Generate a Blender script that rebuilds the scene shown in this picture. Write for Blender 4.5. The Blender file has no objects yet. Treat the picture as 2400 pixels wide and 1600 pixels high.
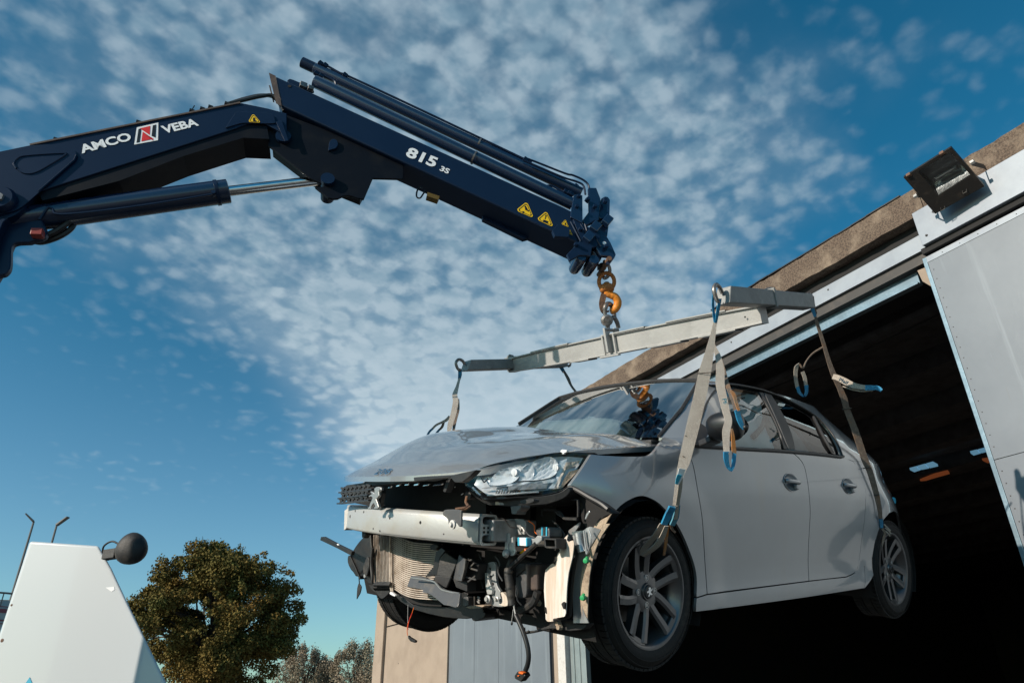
import bpy, bmesh, math, random
from mathutils import Vector, Matrix, noise
from mathutils.geometry import delaunay_2d_cdt
random.seed(7)
D = math.pi/180
SC = bpy.context.scene
COL = SC.collection
V = Vector

# ------------------------------------------------------------------ camera
CAM = V((0, 0, 1.3)); FPX = 1661.0
yaw, pit, rol = 30.58*D, 27.31*D, -0.782*D
_f = V((math.sin(yaw)*math.cos(pit), math.cos(yaw)*math.cos(pit), math.sin(pit)))
_r = V((math.cos(yaw), -math.sin(yaw), 0)); _u = _r.cross(_f)
RR = math.cos(rol)*_r + math.sin(rol)*_u
UU = -math.sin(rol)*_r + math.cos(rol)*_u
FF = _f
cd = bpy.data.cameras.new('camera'); cam = bpy.data.objects.new('camera', cd); COL.objects.link(cam)
cam.matrix_world = Matrix(((RR.x, UU.x, -FF.x, CAM.x), (RR.y, UU.y, -FF.y, CAM.y), (RR.z, UU.z, -FF.z, CAM.z), (0, 0, 0, 1)))
cd.sensor_width = 36; cd.lens = FPX/2400*36; cd.clip_start = .05; cd.clip_end = 2000
SC.camera = cam

# ------------------------------------------------------------------ sun, sky, exposure
SUN_EL = 23*D
SUN_D = V((-math.cos(1.5*D)*math.cos(SUN_EL), -math.sin(1.5*D)*math.cos(SUN_EL), math.sin(SUN_EL)))
sl = bpy.data.lights.new('sun', 'SUN'); sl.energy = 4.8; sl.angle = .5*D; sl.color = (1, .89, .76)
so = bpy.data.objects.new('sun', sl); COL.objects.link(so)
so.rotation_euler = SUN_D.to_track_quat('Z', 'Y').to_euler()
so.location = (-20, -5, 25)
W = bpy.data.worlds.new('World'); SC.world = W; W.use_nodes = True
nt = W.node_tree; N = nt.nodes; L = nt.links; N.clear()
def nd(t, **k):
    n = N.new(t)
    for a, b in k.items(): setattr(n, a, b)
    return n
def mth(op, a, b=None, c=None, clamp=False):
    n = N.new('ShaderNodeMath'); n.operation = op; n.use_clamp = clamp
    for i, v in enumerate((a, b, c)):
        if v is None: continue
        if hasattr(v, 'links'): L.new(v, n.inputs[i])
        else: n.inputs[i].default_value = v
    return n.outputs[0]
def mixc(fac, a, b, mode='MIX'):
    n = N.new('ShaderNodeMix'); n.data_type = 'RGBA'; n.blend_type = mode
    for s, v in ((n.inputs[0], fac), (n.inputs[6], a), (n.inputs[7], b)):
        if hasattr(v, 'links'): L.new(v, s)
        else: s.default_value = v
    return n.outputs[2]
sky = nd('ShaderNodeTexSky', sky_type='NISHITA', sun_disc=False, sun_elevation=SUN_EL,
         sun_rotation=math.atan2(SUN_D.x, SUN_D.y), air_density=1.0, dust_density=.5, ozone_density=2.0)
tc = nd('ShaderNodeTexCoord'); sep = nd('ShaderNodeSeparateXYZ'); L.new(tc.outputs['Generated'], sep.inputs[0])
zc_ = mth('MAXIMUM', sep.outputs[2], .015)
px_ = mth('DIVIDE', sep.outputs[0], zc_); py_ = mth('DIVIDE', sep.outputs[1], zc_)
# a high sheet of broken cloud, lying in a broad band across the sky
q_ = mth('ADD', mth('MULTIPLY', px_, -.62), mth('MULTIPLY', py_, .785))
zc2 = mth('ADD', zc_, .24)
com = nd('ShaderNodeCombineXYZ'); L.new(mth('DIVIDE', sep.outputs[0], zc2), com.inputs[0]); L.new(mth('DIVIDE', sep.outputs[1], zc2), com.inputs[1])
rotm = nd('ShaderNodeMapping'); L.new(com.outputs[0], rotm.inputs[0]); rotm.inputs['Rotation'].default_value = (0, 0, -.4); rotm.inputs['Scale'].default_value = (1.0, 1.06, 1)
def fbm(scale, detail, rough, dist=0, src=None, w=0):
    n = nd('ShaderNodeTexNoise'); n.noise_dimensions = '3D'
    L.new((src or rotm.outputs[0]), n.inputs['Vector'])
    n.inputs['Scale'].default_value = scale; n.inputs['Detail'].default_value = detail
    n.inputs['Roughness'].default_value = rough; n.inputs['Distortion'].default_value = dist
    return n.outputs[0]
big = fbm(1.7, 3, .55)
cell = fbm(23, 3.0, .5, .1)
fine = fbm(64, 4, .62, .2)
wn = nd('ShaderNodeTexNoise'); L.new(rotm.outputs[0], wn.inputs['Vector']); wn.inputs['Scale'].default_value = 14; wn.inputs['Detail'].default_value = 3
vm_ = nd('ShaderNodeVectorMath', operation='MULTIPLY_ADD'); L.new(wn.outputs['Color'], vm_.inputs[0]); vm_.inputs[1].default_value = (.07, .07, .07); L.new(rotm.outputs[0], vm_.inputs[2])
vor = nd('ShaderNodeTexVoronoi', feature='SMOOTH_F1'); L.new(vm_.outputs[0], vor.inputs['Vector']); vor.inputs['Scale'].default_value = 25; vor.inputs['Smoothness'].default_value = .55
def smooth(v, a, b, lo=0, hi=1):
    n = nd('ShaderNodeMapRange', interpolation_type='SMOOTHSTEP'); L.new(v, n.inputs[0])
    for i, x in enumerate((a, b, lo, hi)): n.inputs[i+1].default_value = x
    return n.outputs[0]
qn = mth('ADD', q_, mth('MULTIPLY', mth('SUBTRACT', big, .5), 1.35))
along = mth('ADD', mth('MULTIPLY', px_, .785), mth('MULTIPLY', py_, .62))
qb = mth('SUBTRACT', qn, mth('MULTIPLY', mth('MINIMUM', mth('SUBTRACT', along, .7), 3.5), .24))
band = mth('MULTIPLY', smooth(qn, -.40, .12), smooth(qb, 2.15, .65))
wisp = mth('MULTIPLY', smooth(big, .48, .68), .30)
cov = mth('MAXIMUM', band, wisp)
pat = mth('ADD', mth('MULTIPLY', cell, .50), mth('ADD', mth('MULTIPLY', mth('SUBTRACT', .74, vor.outputs[0]), .92), mth('MULTIPLY', fine, .20)))
thr = mth('SUBTRACT', .98, mth('MULTIPLY', cov, .53))
dens = smooth(mth('SUBTRACT', pat, thr), -.26, .34)
dens = mth('MULTIPLY', mth('ADD', mth('MULTIPLY', dens, .64), mth('MULTIPLY', smooth(cov, .3, 1), mth('ADD', .33, mth('MULTIPLY', smooth(sep.outputs[2], .60, .32), .66)))), cov, None, True)
dens = mth('MULTIPLY', dens, smooth(sep.outputs[2], .10, .26, .12, 1.0))
low = smooth(sep.outputs[2], .62, .22)
ccol = mixc(low, (2.3, 3.6, 4.6, 1), (6.2, 7.4, 8.0, 1))
ccol = mixc(mth('MULTIPLY', smooth(cell, .35, .68), .42), ccol, (6.3, 7.3, 7.9, 1))
tcol = mixc(smooth(sep.outputs[2], .08, .62), (.84, 1.22, 1.27, 1), (.15, .93, 1.06, 1))
tint = mixc(1.0, sky.outputs[0], tcol, 'MULTIPLY')
skyc = mixc(mth('MULTIPLY', dens, .86), tint, ccol)
bg = nd('ShaderNodeBackground'); bg.inputs[1].default_value = .1; L.new(skyc, bg.inputs[0])
wo = nd('ShaderNodeOutputWorld'); L.new(bg.outputs[0], wo.inputs[0])
SC.view_settings.view_transform = 'Standard'; SC.view_settings.look = 'None'
SC.view_settings.exposure = 0.0; SC.view_settings.gamma = 1; SC.view_settings.use_curve_mapping = False
SC.render.engine = 'CYCLES'
SC.cycles.use_denoising = True
SC.cycles.max_bounces = 8; SC.cycles.transparent_max_bounces = 12; SC.cycles.caustics_reflective = False; SC.cycles.caustics_refractive = False

# ------------------------------------------------------------------ geometry of the view: a photo point to a ray
def ray(px, py): return RR*((px-1200)/FPX) + UU*(-(py-800)/FPX) + FF
def at(px, py, depth): return CAM + ray(px, py)*depth
def onplane(px, py, P0, n):
    d = ray(px, py); return CAM + d*((P0-CAM).dot(n)/d.dot(n))
def depth_of(P): return (P-CAM).dot(FF)

# ------------------------------------------------------------------ materials
def M(name, col, rough=.5, metal=0, coat=0, nz=None, nz2=None, bump=None, spec=.5, island=0, coord='Object', streak=None):
    m = bpy.data.materials.new(name); m.use_nodes = True
    t = m.node_tree; b = t.nodes['Principled BSDF']
    b.inputs['Roughness'].default_value = rough; b.inputs['Metallic'].default_value = metal
    b.inputs['Coat Weight'].default_value = coat; b.inputs['Coat Roughness'].default_value = .04
    b.inputs['Specular IOR Level'].default_value = spec
    col = tuple(col)+(1,)
    b.inputs['Base Color'].default_value = col
    cur = None
    tcn = t.nodes.new('ShaderNodeTexCoord')
    def noise_(scale, det=4, ro=.6, stretch=None):
        n = t.nodes.new('ShaderNodeTexNoise'); n.inputs['Scale'].default_value = scale; n.inputs['Detail'].default_value = det; n.inputs['Roughness'].default_value = ro
        if stretch:
            mp = t.nodes.new('ShaderNodeMapping'); mp.inputs['Scale'].default_value = stretch
            t.links.new(tcn.outputs[coord], mp.inputs[0]); t.links.new(mp.outputs[0], n.inputs['Vector'])
        else: t.links.new(tcn.outputs[coord], n.inputs['Vector'])
        return n
    def mixin(cur, fac, c2):
        x = t.nodes.new('ShaderNodeMix'); x.data_type = 'RGBA'
        t.links.new(fac, x.inputs[0])
        if cur is None: x.inputs[6].default_value = col
        else: t.links.new(cur, x.inputs[6])
        x.inputs[7].default_value = tuple(c2)+(1,)
        return x.outputs[2]
    for z in (nz, nz2, streak):
        if not z: continue
        scale, c2, lo, hi = z[:4]
        n = noise_(scale, 5, .62, z[4] if len(z) > 4 else None)
        r = t.nodes.new('ShaderNodeMapRange'); r.inputs[1].default_value = lo; r.inputs[2].default_value = hi
        t.links.new(n.outputs[0], r.inputs[0]); cur = mixin(cur, r.outputs[0], c2)
    if island:
        g = t.nodes.new('ShaderNodeNewGeometry'); h = t.nodes.new('ShaderNodeHueSaturation')
        r = t.nodes.new('ShaderNodeMapRange'); r.inputs[3].default_value = 1-island; r.inputs[4].default_value = 1+island
        t.links.new(g.outputs['Random Per Island'], r.inputs[0]); t.links.new(r.outputs[0], h.inputs['Value'])
        if cur is None: h.inputs['Color'].default_value = col
        else: t.links.new(cur, h.inputs['Color'])
        cur = h.outputs[0]
    if cur is not None: t.links.new(cur, b.inputs['Base Color'])
    if bump:
        n = noise_(bump[0], 5, .65, bump[2] if len(bump) > 2 else None)
        bn = t.nodes.new('ShaderNodeBump'); bn.inputs['Strength'].default_value = bump[1]; bn.inputs['Distance'].default_value = .01
        t.links.new(n.outputs[0], bn.inputs['Height']); t.links.new(bn.outputs[0], b.inputs['Normal'])
    return m
MAT = {}
def glassmat(name, tint, rough=0.0, ior=1.5, base=.0):
    m = bpy.data.materials.new(name); m.use_nodes = True; t = m.node_tree; t.nodes.clear()
    o = t.nodes.new('ShaderNodeOutputMaterial'); tr = t.nodes.new('ShaderNodeBsdfTransparent'); tr.inputs[0].default_value = tuple(tint)+(1,)
    g = t.nodes.new('ShaderNodeBsdfGlossy'); g.inputs['Roughness'].default_value = rough
    fr = t.nodes.new('ShaderNodeFresnel'); ge = t.nodes.new('ShaderNodeNewGeometry'); mr_ = t.nodes.new('ShaderNodeMapRange')
    mr_.inputs[3].default_value = ior; mr_.inputs[4].default_value = 1/ior   # a thin pane: the same from either side
    t.links.new(ge.outputs['Backfacing'], mr_.inputs[0]); t.links.new(mr_.outputs[0], fr.inputs[0])
    mx = t.nodes.new('ShaderNodeMixShader')
    ad = t.nodes.new('ShaderNodeMath'); ad.operation = 'ADD'; ad.use_clamp = True; ad.inputs[1].default_value = base
    t.links.new(fr.outputs[0], ad.inputs[0]); t.links.new(ad.outputs[0], mx.inputs[0])
    t.links.new(tr.outputs[0], mx.inputs[1]); t.links.new(g.outputs[0], mx.inputs[2]); t.links.new(mx.outputs[0], o.inputs[0])
    return m
MAT.update(
 paint=M('silver_grey_car_paint', (.365, .378, .395), .28, .52, 1.0, nz=(1.6, (.34, .35, .365), .45, .7), bump=(240, .005), streak=(5, (.37, .36, .345), .58, .8, (1, 1, .25))),
 black=M('black_plastic', (.012, .012, .013), .45, bump=(40, .15), nz=(14, (.035, .03, .026), .5, .75)),
 dullblack=M('dusty_black_plastic', (.02, .02, .021), .6, nz=(9, (.10, .085, .07), .52, .74), bump=(30, .3)),
 greyplastic=M('grey_engine_plastic', (.085, .085, .088), .42, nz=(11, (.15, .135, .12), .5, .7), bump=(35, .2)),
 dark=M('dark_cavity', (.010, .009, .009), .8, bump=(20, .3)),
 rubber=M('tyre_rubber', (.012, .0115, .0115), .72, nz=(16, (.045, .038, .032), .54, .74), bump=(60, .25)),
 rim=M('graphite_alloy', (.13, .13, .135), .32, .8, .3, nz=(22, (.17, .16, .15), .55, .75)),
 alu=M('cast_aluminium', (.53, .525, .51), .42, .35, nz=(7, (.50, .47, .42), .5, .7), bump=(60, .08), nz2=(26, (.34, .29, .24), .66, .8)),
 zinc=M('grey_primer_steel', (.36, .37, .375), .5, .3, nz=(12, (.24, .23, .22), .5, .72), bump=(50, .1)),
 steelshine=M('bare_sheet_metal', (.42, .43, .44), .38, .7, nz=(4, (.50, .46, .41), .5, .75), bump=(14, .15)),
 liner=M('worn_wheel_liner', (.66, .54, .44), .7, nz=(5, (.82, .76, .70), .45, .6, (6, 6, .5)), nz2=(4, (.48, .37, .28), .60, .80, (9, 9, .5)), bump=(12, .5, (6, 6, 1))),
 mud=M('mud_coated_edge', (.48, .37, .27), .85, nz=(28, (.25, .18, .13), .45, .7), bump=(60, .6)),
 rad=M('radiator_metal', (.62, .53, .45), .6, .1, nz=(14, (.30, .22, .16), .48, .68), nz2=(45, (.6, .52, .44), .6, .75)),
 rust=M('rusty_steel', (.17, .10, .07), .75, .3, nz=(30, (.32, .15, .07), .5, .7), bump=(60, .4)),
 chrome=M('chromed_plastic', (.82, .84, .86), .08, 1.0),
 headchrome=M('lamp_reflector', (.88, .90, .92), .25, .12, bump=(9, .3)),
 ledwhite=M('lamp_light_guide', (.85, .86, .88), .25),
 orange=M('orange_connector', (.85, .16, .02), .4),
 green=M('green_plastic_clip', (.03, .36, .12), .35),
 bluetape=M('blue_tape', (.05, .45, .65), .4),
 airbag=M('airbag_fabric', (.80, .84, .80), .8, nz=(6, (.66, .72, .69), .4, .7), bump=(9, .9)),
 lampsilver=M('satin_lamp_bezel', (.66, .68, .70), .3, .2),
 cloth=M('seat_cloth', (.035, .035, .04), .85, bump=(50, .4)),
 trim=M('satin_black_trim', (.03, .029, .03), .45, nz=(8, (.05, .045, .042), .5, .7)),
 navy=M('navy_crane_paint', (.0055, .017, .046), .38, .0, .10, spec=.22, nz=(2.2, (.008, .021, .052), .4, .7), bump=(6, .035), nz2=(30, (.05, .055, .06), .70, .82)),
 navygloss=M('glossy_navy_paint', (.007, .021, .056), .26, .0, .6, nz=(2.2, (.010, .026, .062), .4, .7), bump=(8, .03)),
 blacknavy=M('shade_darkened_navy', (.004, .006, .011), .5, spec=.15, nz=(6, (.010, .011, .014), .5, .7)),  # navy darkened to near black: deep shade under the booms put in the colour
 rod=M('polished_piston_rod', (.72, .74, .76), .12, 1.0, nz=(20, (.6, .6, .6), .4, .7)),
 hose=M('black_hose', (.012, .012, .013), .4),
 white=M('white_decal', (.92, .93, .94), .5),
 red=M('red_decal', (.75, .03, .03), .45), blackd=M('black_decal', (.01, .012, .015), .4),
 yellow=M('yellow_decal', (.98, .60, .01), .45),
 brown=M('brown_primer', (.07, .05, .045), .7, nz=(18, (.13, .09, .07), .45, .7)),
 hookorange=M('orange_painted_hook', (.80, .27, .03), .42, nz=(26, (.30, .12, .05), .54, .66), bump=(40, .2)),
 hookrust=M('rust_stained_swivel', (.42, .15, .04), .6, nz=(24, (.70, .26, .05), .5, .65), nz2=(38, (.15, .07, .04), .56, .7), bump=(50, .4)),
 galv=M('weathered_galvanised_steel', (.41, .405, .395), .5, .2, nz=(7, (.31, .305, .295), .45, .68), nz2=(3.5, (.48, .47, .455), .5, .7), bump=(34, .14)),
 shackle=M('grey_shackle_steel', (.24, .23, .22), .42, .7, nz=(30, (.15, .11, .09), .5, .7), bump=(50, .2)),
 concrete=M('exposed_aggregate_concrete', (.175, .125, .09), .9, nz=(60, (.08, .056, .042), .42, .58), nz2=(5, (.27, .205, .15), .48, .70), bump=(85, .9)),
 panelc=M('beige_concrete_panel', (.37, .29, .225), .88, nz=(2.2, (.31, .24, .185), .4, .65), nz2=(70, (.48, .40, .33), .66, .75), bump=(45, .25)),
 door=M('pale_grey_door_sheet', (.19, .212, .238), .45, .10, nz=(.9, (.155, .175, .20), .4, .68), bump=(1.6, .3), nz2=(7, (.17, .15, .13), .66, .86, (1, 3, .22)), streak=(4, (.25, .28, .31), .55, .75, (1, 2.5, .12))),
 whitesteel=M('white_painted_steel', (.34, .375, .42), .42, .1, nz=(3, (.27, .30, .345), .42, .7), bump=(7, .06)),
 bluesteel=M('galvanised_blue_rail', (.20, .29, .345), .40, .55, nz=(40, (.27, .36, .42), .45, .65), nz2=(3, (.16, .22, .26), .45, .65)),
 darksteel=M('dark_steel_beam', (.05, .045, .042), .6, nz=(8, (.09, .075, .065), .5, .7)),
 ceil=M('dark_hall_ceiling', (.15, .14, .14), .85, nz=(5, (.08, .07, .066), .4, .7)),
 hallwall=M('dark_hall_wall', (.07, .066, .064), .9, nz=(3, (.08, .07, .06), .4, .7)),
 rust2=M('rust_stained_white_post', (.62, .60, .57), .6, nz=(9, (.40, .22, .12), .64, .76), nz2=(30, (.5, .46, .42), .5, .7)),
 greenpost=M('grey_green_door_leaf', (.30, .345, .345), .42, .3, nz=(5, (.24, .28, .285), .4, .7)),
 truck=M('white_truck_paint', (.61, .645, .665), .30, 0, .4, nz=(1.2, (.62, .65, .67), .4, .7), bump=(1.5, .05)),
 bark=M('oak_bark', (.055, .042, .033), .9, bump=(22, .8), nz=(9, (.09, .07, .055), .4, .7)),
 oakleaf=M('autumn_oak_leaf', (.125, .098, .028), .75, spec=.12, nz=(.35, (.22, .13, .034), .42, .62), nz2=(.7, (.095, .10, .03), .46, .64), island=.35),
 willowleaf=M('silver_willow_leaf', (.26, .235, .17), .75, spec=.12, nz=(.3, (.28, .225, .165), .4, .6), island=.3),
 gravel=M('yard_concrete_ground', (.30, .275, .25), .9, nz=(.45, (.20, .185, .17), .44, .56), nz2=(8, (.30, .28, .26), .62, .8), bump=(30, .4), coord='Object'),  # patch contrast raised to vary what the car's side reflects
 tank=M('grey_tank_skin', (.42, .44, .43), .5, nz=(.8, (.34, .35, .34), .4, .7)),
 maroon=M('maroon_band', (.22, .055, .07), .6),
 lampgrey=M('weathered_lamp_pole', (.12, .115, .11), .6),
 floodbody=M('black_floodlight_housing', (.014, .012, .011), .5, nz=(12, (.045, .035, .028), .55, .75), bump=(30, .2)),
)
MAT['barshade'] = M('shade_darkened_bar_steel', (.27, .275, .27), .55, .2, nz=(7, (.20, .20, .195), .45, .68), nz2=(20, (.36, .35, .33), .55, .75), bump=(34, .14))  # darker copy of the beam steel; shade on the crossbars is in the colour
MAT['strap'] = M('worn_beige_webbing', (.46, .405, .345), .85, nz=(5, (.36, .30, .25), .45, .72), nz2=(90, (.51, .46, .40), .5, .7), bump=(230, .6))
MAT['strapdirty'] = M('oil_stained_webbing', (.17, .125, .095), .85, nz=(8, (.30, .16, .08), .54, .7), nz2=(50, (.24, .19, .15), .5, .7), bump=(230, .6))
MAT['straprust'] = M('rust_stained_webbing', (.62, .24, .06), .8, nz=(9, (.40, .30, .22), .45, .62), bump=(230, .6))
MAT['strapblue'] = M('blue_webbing_sleeve', (.025, .27, .50), .6, nz=(12, (.02, .13, .25), .48, .66), nz2=(26, (.2, .5, .66), .6, .74), bump=(160, .4))
MAT['thread'] = M('dark_stitching', (.09, .075, .06), .9)
MAT['print'] = M('faded_blue_print', (.10, .30, .40), .7)
MAT['wind'] = glassmat('windscreen_glass', (.80, .88, .86), 0, 1.55, .46)
MAT['glass'] = glassmat('side_window_glass', (.62, .68, .68), 0, 1.5, .07)
MAT['tint'] = glassmat('dark_privacy_glass', (.30, .33, .34), 0, 1.5, .02)
MAT['floodglass'] = glassmat('dusty_floodlight_glass', (.75, .76, .76), .08, 1.5, .10)
MAT['lens'] = glassmat('headlight_lens', (.93, .95, .96), .0, 1.45, .01)
def emis(name, col, s):
    m = bpy.data.materials.new(name); m.use_nodes = True; b = m.node_tree.nodes['Principled BSDF']
    b.inputs['Base Color'].default_value = tuple(col)+(1,); b.inputs['Emission Color'].default_value = tuple(col)+(1,); b.inputs['Emission Strength'].default_value = s
    return m
MAT['skylight'] = emis('daylit_roof_pane', (.16, .36, .52), .55)
MAT['purlinglow'] = emis('glowing_orange_purlin', (.45, .12, .04), .22)  # emission stands in for daylight falling on the purlins
# mark on the white metal: a streak of light thrown up by the lamp is left to the sun

# ------------------------------------------------------------------ mesh building
class MB:
    def __init__(s): s.b = bmesh.new()
    def box(s, c, size, rot=None):
        vs = []
        for i in (-1, 1):
            for j in (-1, 1):
                for k in (-1, 1):
                    p = V((i*size[0]/2, j*size[1]/2, k*size[2]/2))
                    if rot is not None: p = rot @ p
                    vs.append(s.b.verts.new(V(c)+p))
        for q in ((0, 1, 3, 2), (4, 6, 7, 5), (0, 4, 5, 1), (2, 3, 7, 6), (0, 2, 6, 4), (1, 5, 7, 3)):
            s.b.faces.new([vs[i] for i in q])
        return s
    def bar(s, a, b, w, h, up=V((0, 0, 1)), w2=None, h2=None):
        a = V(a); b = V(b); d = (b-a).normalized(); side = d.cross(up).normalized(); u = side.cross(d).normalized()
        vs = []
        for p, ww, hh in ((a, w, h), (b, w2 or w, h2 or h)):
            for i, j in ((-1, -1), (1, -1), (1, 1), (-1, 1)):
                vs.append(s.b.verts.new(p+side*i*ww/2+u*j*hh/2))
        for q in ((3, 2, 1, 0), (4, 5, 6, 7), (0, 1, 5, 4), (1, 2, 6, 5), (2, 3, 7, 6), (3, 0, 4, 7)):
            s.b.faces.new([vs[i] for i in q])
        return s
    def prism(s, pts, vec):
        vec = V(vec); n = len(pts)
        a = [s.b.verts.new(V(p)) for p in pts]; b = [s.b.verts.new(V(p)+vec) for p in pts]
        try:
            s.b.faces.new(a); s.b.faces.new(b[::-1])
        except ValueError: pass
        for i in range(n): s.b.faces.new((a[i], b[i], b[(i+1) % n], a[(i+1) % n]))
        return s
    def tube(s, pts, r, n=8, closed=False, caps=True, up=None):
        pts = [V(p) for p in pts]; m = len(pts)
        rs = r if isinstance(r, (list, tuple)) else [r]*m
        rings = []; ref = up
        for i in range(m):
            if closed: d = pts[(i+1) % m]-pts[i-1]
            else: d = pts[min(i+1, m-1)]-pts[max(i-1, 0)]
            d.normalize()
            if ref is None: ref = V((0, 0, 1)) if abs(d.z) < .8 else V((1, 0, 0))
            u = (ref-d*ref.dot(d)).normalized(); ref = u; w = d.cross(u)
            rings.append([s.b.verts.new(pts[i]+(u*math.cos(2*math.pi*k/n)+w*math.sin(2*math.pi*k/n))*rs[i]) for k in range(n)])
        for i in range(m if closed else m-1):
            A, B = rings[i], rings[(i+1) % m]
            for k in range(n): s.b.faces.new((A[k], A[(k+1) % n], B[(k+1) % n], B[k]))
        if caps and not closed:
            s.b.faces.new(rings[0][::-1]); s.b.faces.new(rings[-1])
        return s
    def lathe(s, prof, origin, axis, n=32, close=False):
        axis = V(axis).normalized(); ref = V((0, 0, 1)) if abs(axis.z) < .9 else V((1, 0, 0))
        u = (ref-axis*ref.dot(axis)).normalized(); w = axis.cross(u); o = V(origin)
        rings = []
        for r, h in prof:
            if r < 1e-6: rings.append([s.b.verts.new(o+axis*h)])
            else: rings.append([s.b.verts.new(o+axis*h+(u*math.cos(2*math.pi*k/n)+w*math.sin(2*math.pi*k/n))*r) for k in range(n)])
        R2 = rings+[rings[0]] if close else rings
        for A, B in zip(R2[:-1], R2[1:]):
            if len(A) == 1 and len(B) == 1: continue
            for k in range(n):
                a0, a1 = A[k % len(A)], A[(k+1) % n % len(A)]; b0, b1 = B[k % len(B)], B[(k+1) % n % len(B)]
                f = [a0, a1, b1, b0]; f2 = []
                for v in f:
                    if v not in f2: f2.append(v)
                if len(f2) > 2: s.b.faces.new(f2)
        return s
    def grid(s, rows, flip=False):
        g = [[s.b.verts.new(V(p)) for p in row] for row in rows]
        for i in range(len(g)-1):
            for j in range(len(g[0])-1):
                q = (g[i][j], g[i][j+1], g[i+1][j+1], g[i+1][j])
                s.b.faces.new(q[::-1] if flip else q)
        return s
    def ribbon(s, pts, widths, sides, th=.004):
        rows = []
        m = len(pts)
        for i in range(m):
            d = (V(pts[min(i+1, m-1)])-V(pts[max(i-1, 0)])).normalized()
            sd = V(sides[i] if isinstance(sides, list) else sides); sd = (sd-d*sd.dot(d)).normalized(); nn = d.cross(sd)
            w = widths[i] if isinstance(widths, (list, tuple)) else widths
            p = V(pts[i]); rows.append([p-sd*w/2-nn*th/2, p+sd*w/2-nn*th/2, p+sd*w/2+nn*th/2, p-sd*w/2+nn*th/2])
        g = [[s.b.verts.new(q) for q in r] for r in rows]
        for i in range(m-1):
            for k in range(4): s.b.faces.new((g[i][k], g[i][(k+1) % 4], g[i+1][(k+1) % 4], g[i+1][k]))
        s.b.faces.new(g[0][::-1]); s.b.faces.new(g[-1])
        return s
    def sphere(s, c, r, nu=16, nv=10, sc=(1, 1, 1)):
        rows = []
        prof = [(math.sin(math.pi*i/nv), -math.cos(math.pi*i/nv)) for i in range(nv+1)]
        k0 = len(s.b.verts); s.b.verts.ensure_lookup_table()
        before = set(s.b.verts)
        s.lathe([(r*a, r*b) for a, b in prof], (0, 0, 0), (0, 0, 1), nu)
        for v in s.b.verts:
            if v not in before: v.co = V(c)+V((v.co.x*sc[0], v.co.y*sc[1], v.co.z*sc[2]))
        return s
    def build(s, name, mat, parent=None, smooth=False, ang=40, bevel=0, seg=2, label=None, stuff=False, recalc=True):
        if recalc: bmesh.ops.recalc_face_normals(s.b, faces=s.b.faces[:])
        if smooth:
            for f in s.b.faces: f.smooth = True
            for e in s.b.edges:
                if len(e.link_faces) == 2 and e.calc_face_angle(0) > ang*D: e.smooth = False
        me = bpy.data.meshes.new(name); s.b.to_mesh(me); s.b.free()
        me.materials.append(MAT[mat] if isinstance(mat, str) else mat)
        return link(name, me, parent, bevel, seg, label, stuff)
def link(name, me, parent=None, bevel=0, seg=2, label=None, stuff=False):
    o = bpy.data.objects.new(name, me); COL.objects.link(o)
    if parent is not None:
        o.parent = parent
        if parent.type == 'EMPTY' and not parent.get('_local'): o.matrix_parent_inverse = parent.matrix_basis.inverted()
    if bevel:
        b = o.modifiers.new('bevel', 'BEVEL'); b.width = bevel; b.segments = seg; b.limit_method = 'ANGLE'; b.angle_limit = 35*D
        b.harden_normals = False
    if label: o['label'] = label
    if stuff: o['kind'] = 'stuff'
    return o
def thing(name, label, cat, loc=(0, 0, 0), group=None, mw=None):
    o = bpy.data.objects.new(name, None); COL.objects.link(o); o.empty_display_size = .2
    if mw is not None: o.matrix_world = mw; o['_local'] = 1
    else: o.location = loc
    if mw is None: o.matrix_basis = Matrix.Translation(V(loc))
    o['label'] = label; o['category'] = cat
    if group: o['group'] = group
    return o
def tag(o, label, cat, group=None):
    o['label'] = label; o['category'] = cat
    if group: o['group'] = group
    return o
def struct(o): o['kind'] = 'structure'; return o
def crom(pts, k=6, closed=False):
    pts = [V(p) for p in pts]; n = len(pts); out = []
    rng = n if closed else n-1
    for i in range(rng):
        p0 = pts[(i-1) % n] if (closed or i > 0) else pts[0]*2-pts[1]
        p1 = pts[i]; p2 = pts[(i+1) % n]
        p3 = pts[(i+2) % n] if (closed or i+2 < n) else pts[-1]*2-pts[-2]
        for j in range(k):
            t = j/k
            out.append(.5*((2*p1)+(p2-p0)*t+(2*p0-5*p1+4*p2-p3)*t*t+(3*p1-p0-3*p2+p3)*t**3))
    if not closed: out.append(pts[-1])
    return out
def outline(*segs, k=5):
    """segments of photo points, smooth inside a segment, a corner where two meet"""
    out = []
    for sg in segs:
        c = crom([V((a, b, 0)) for a, b in sg], k) if len(sg) > 2 else [V((a, b, 0)) for a, b in sg]
        if out and (out[-1]-c[0]).length < .01: c = c[1:]
        out += c
    if (out[0]-out[-1]).length < .01: out.pop()
    return [(p.x, p.y) for p in out]
def interp(x, xs, ys):
    if x <= xs[0]: return ys[0]
    for i in range(len(xs)-1):
        if x <= xs[i+1]:
            t = (x-xs[i])/(xs[i+1]-xs[i]); return ys[i]+(ys[i+1]-ys[i])*t
    return ys[-1]
def inpoly(p, poly):
    x, y = p; c = False; j = len(poly)-1
    for i in range(len(poly)):
        xi, yi = poly[i][0], poly[i][1]; xj, yj = poly[j][0], poly[j][1]
        if (yi > y) != (yj > y) and x < (xj-xi)*(y-yi)/(yj-yi)+xi: c = not c
        j = i
    return c
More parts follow.
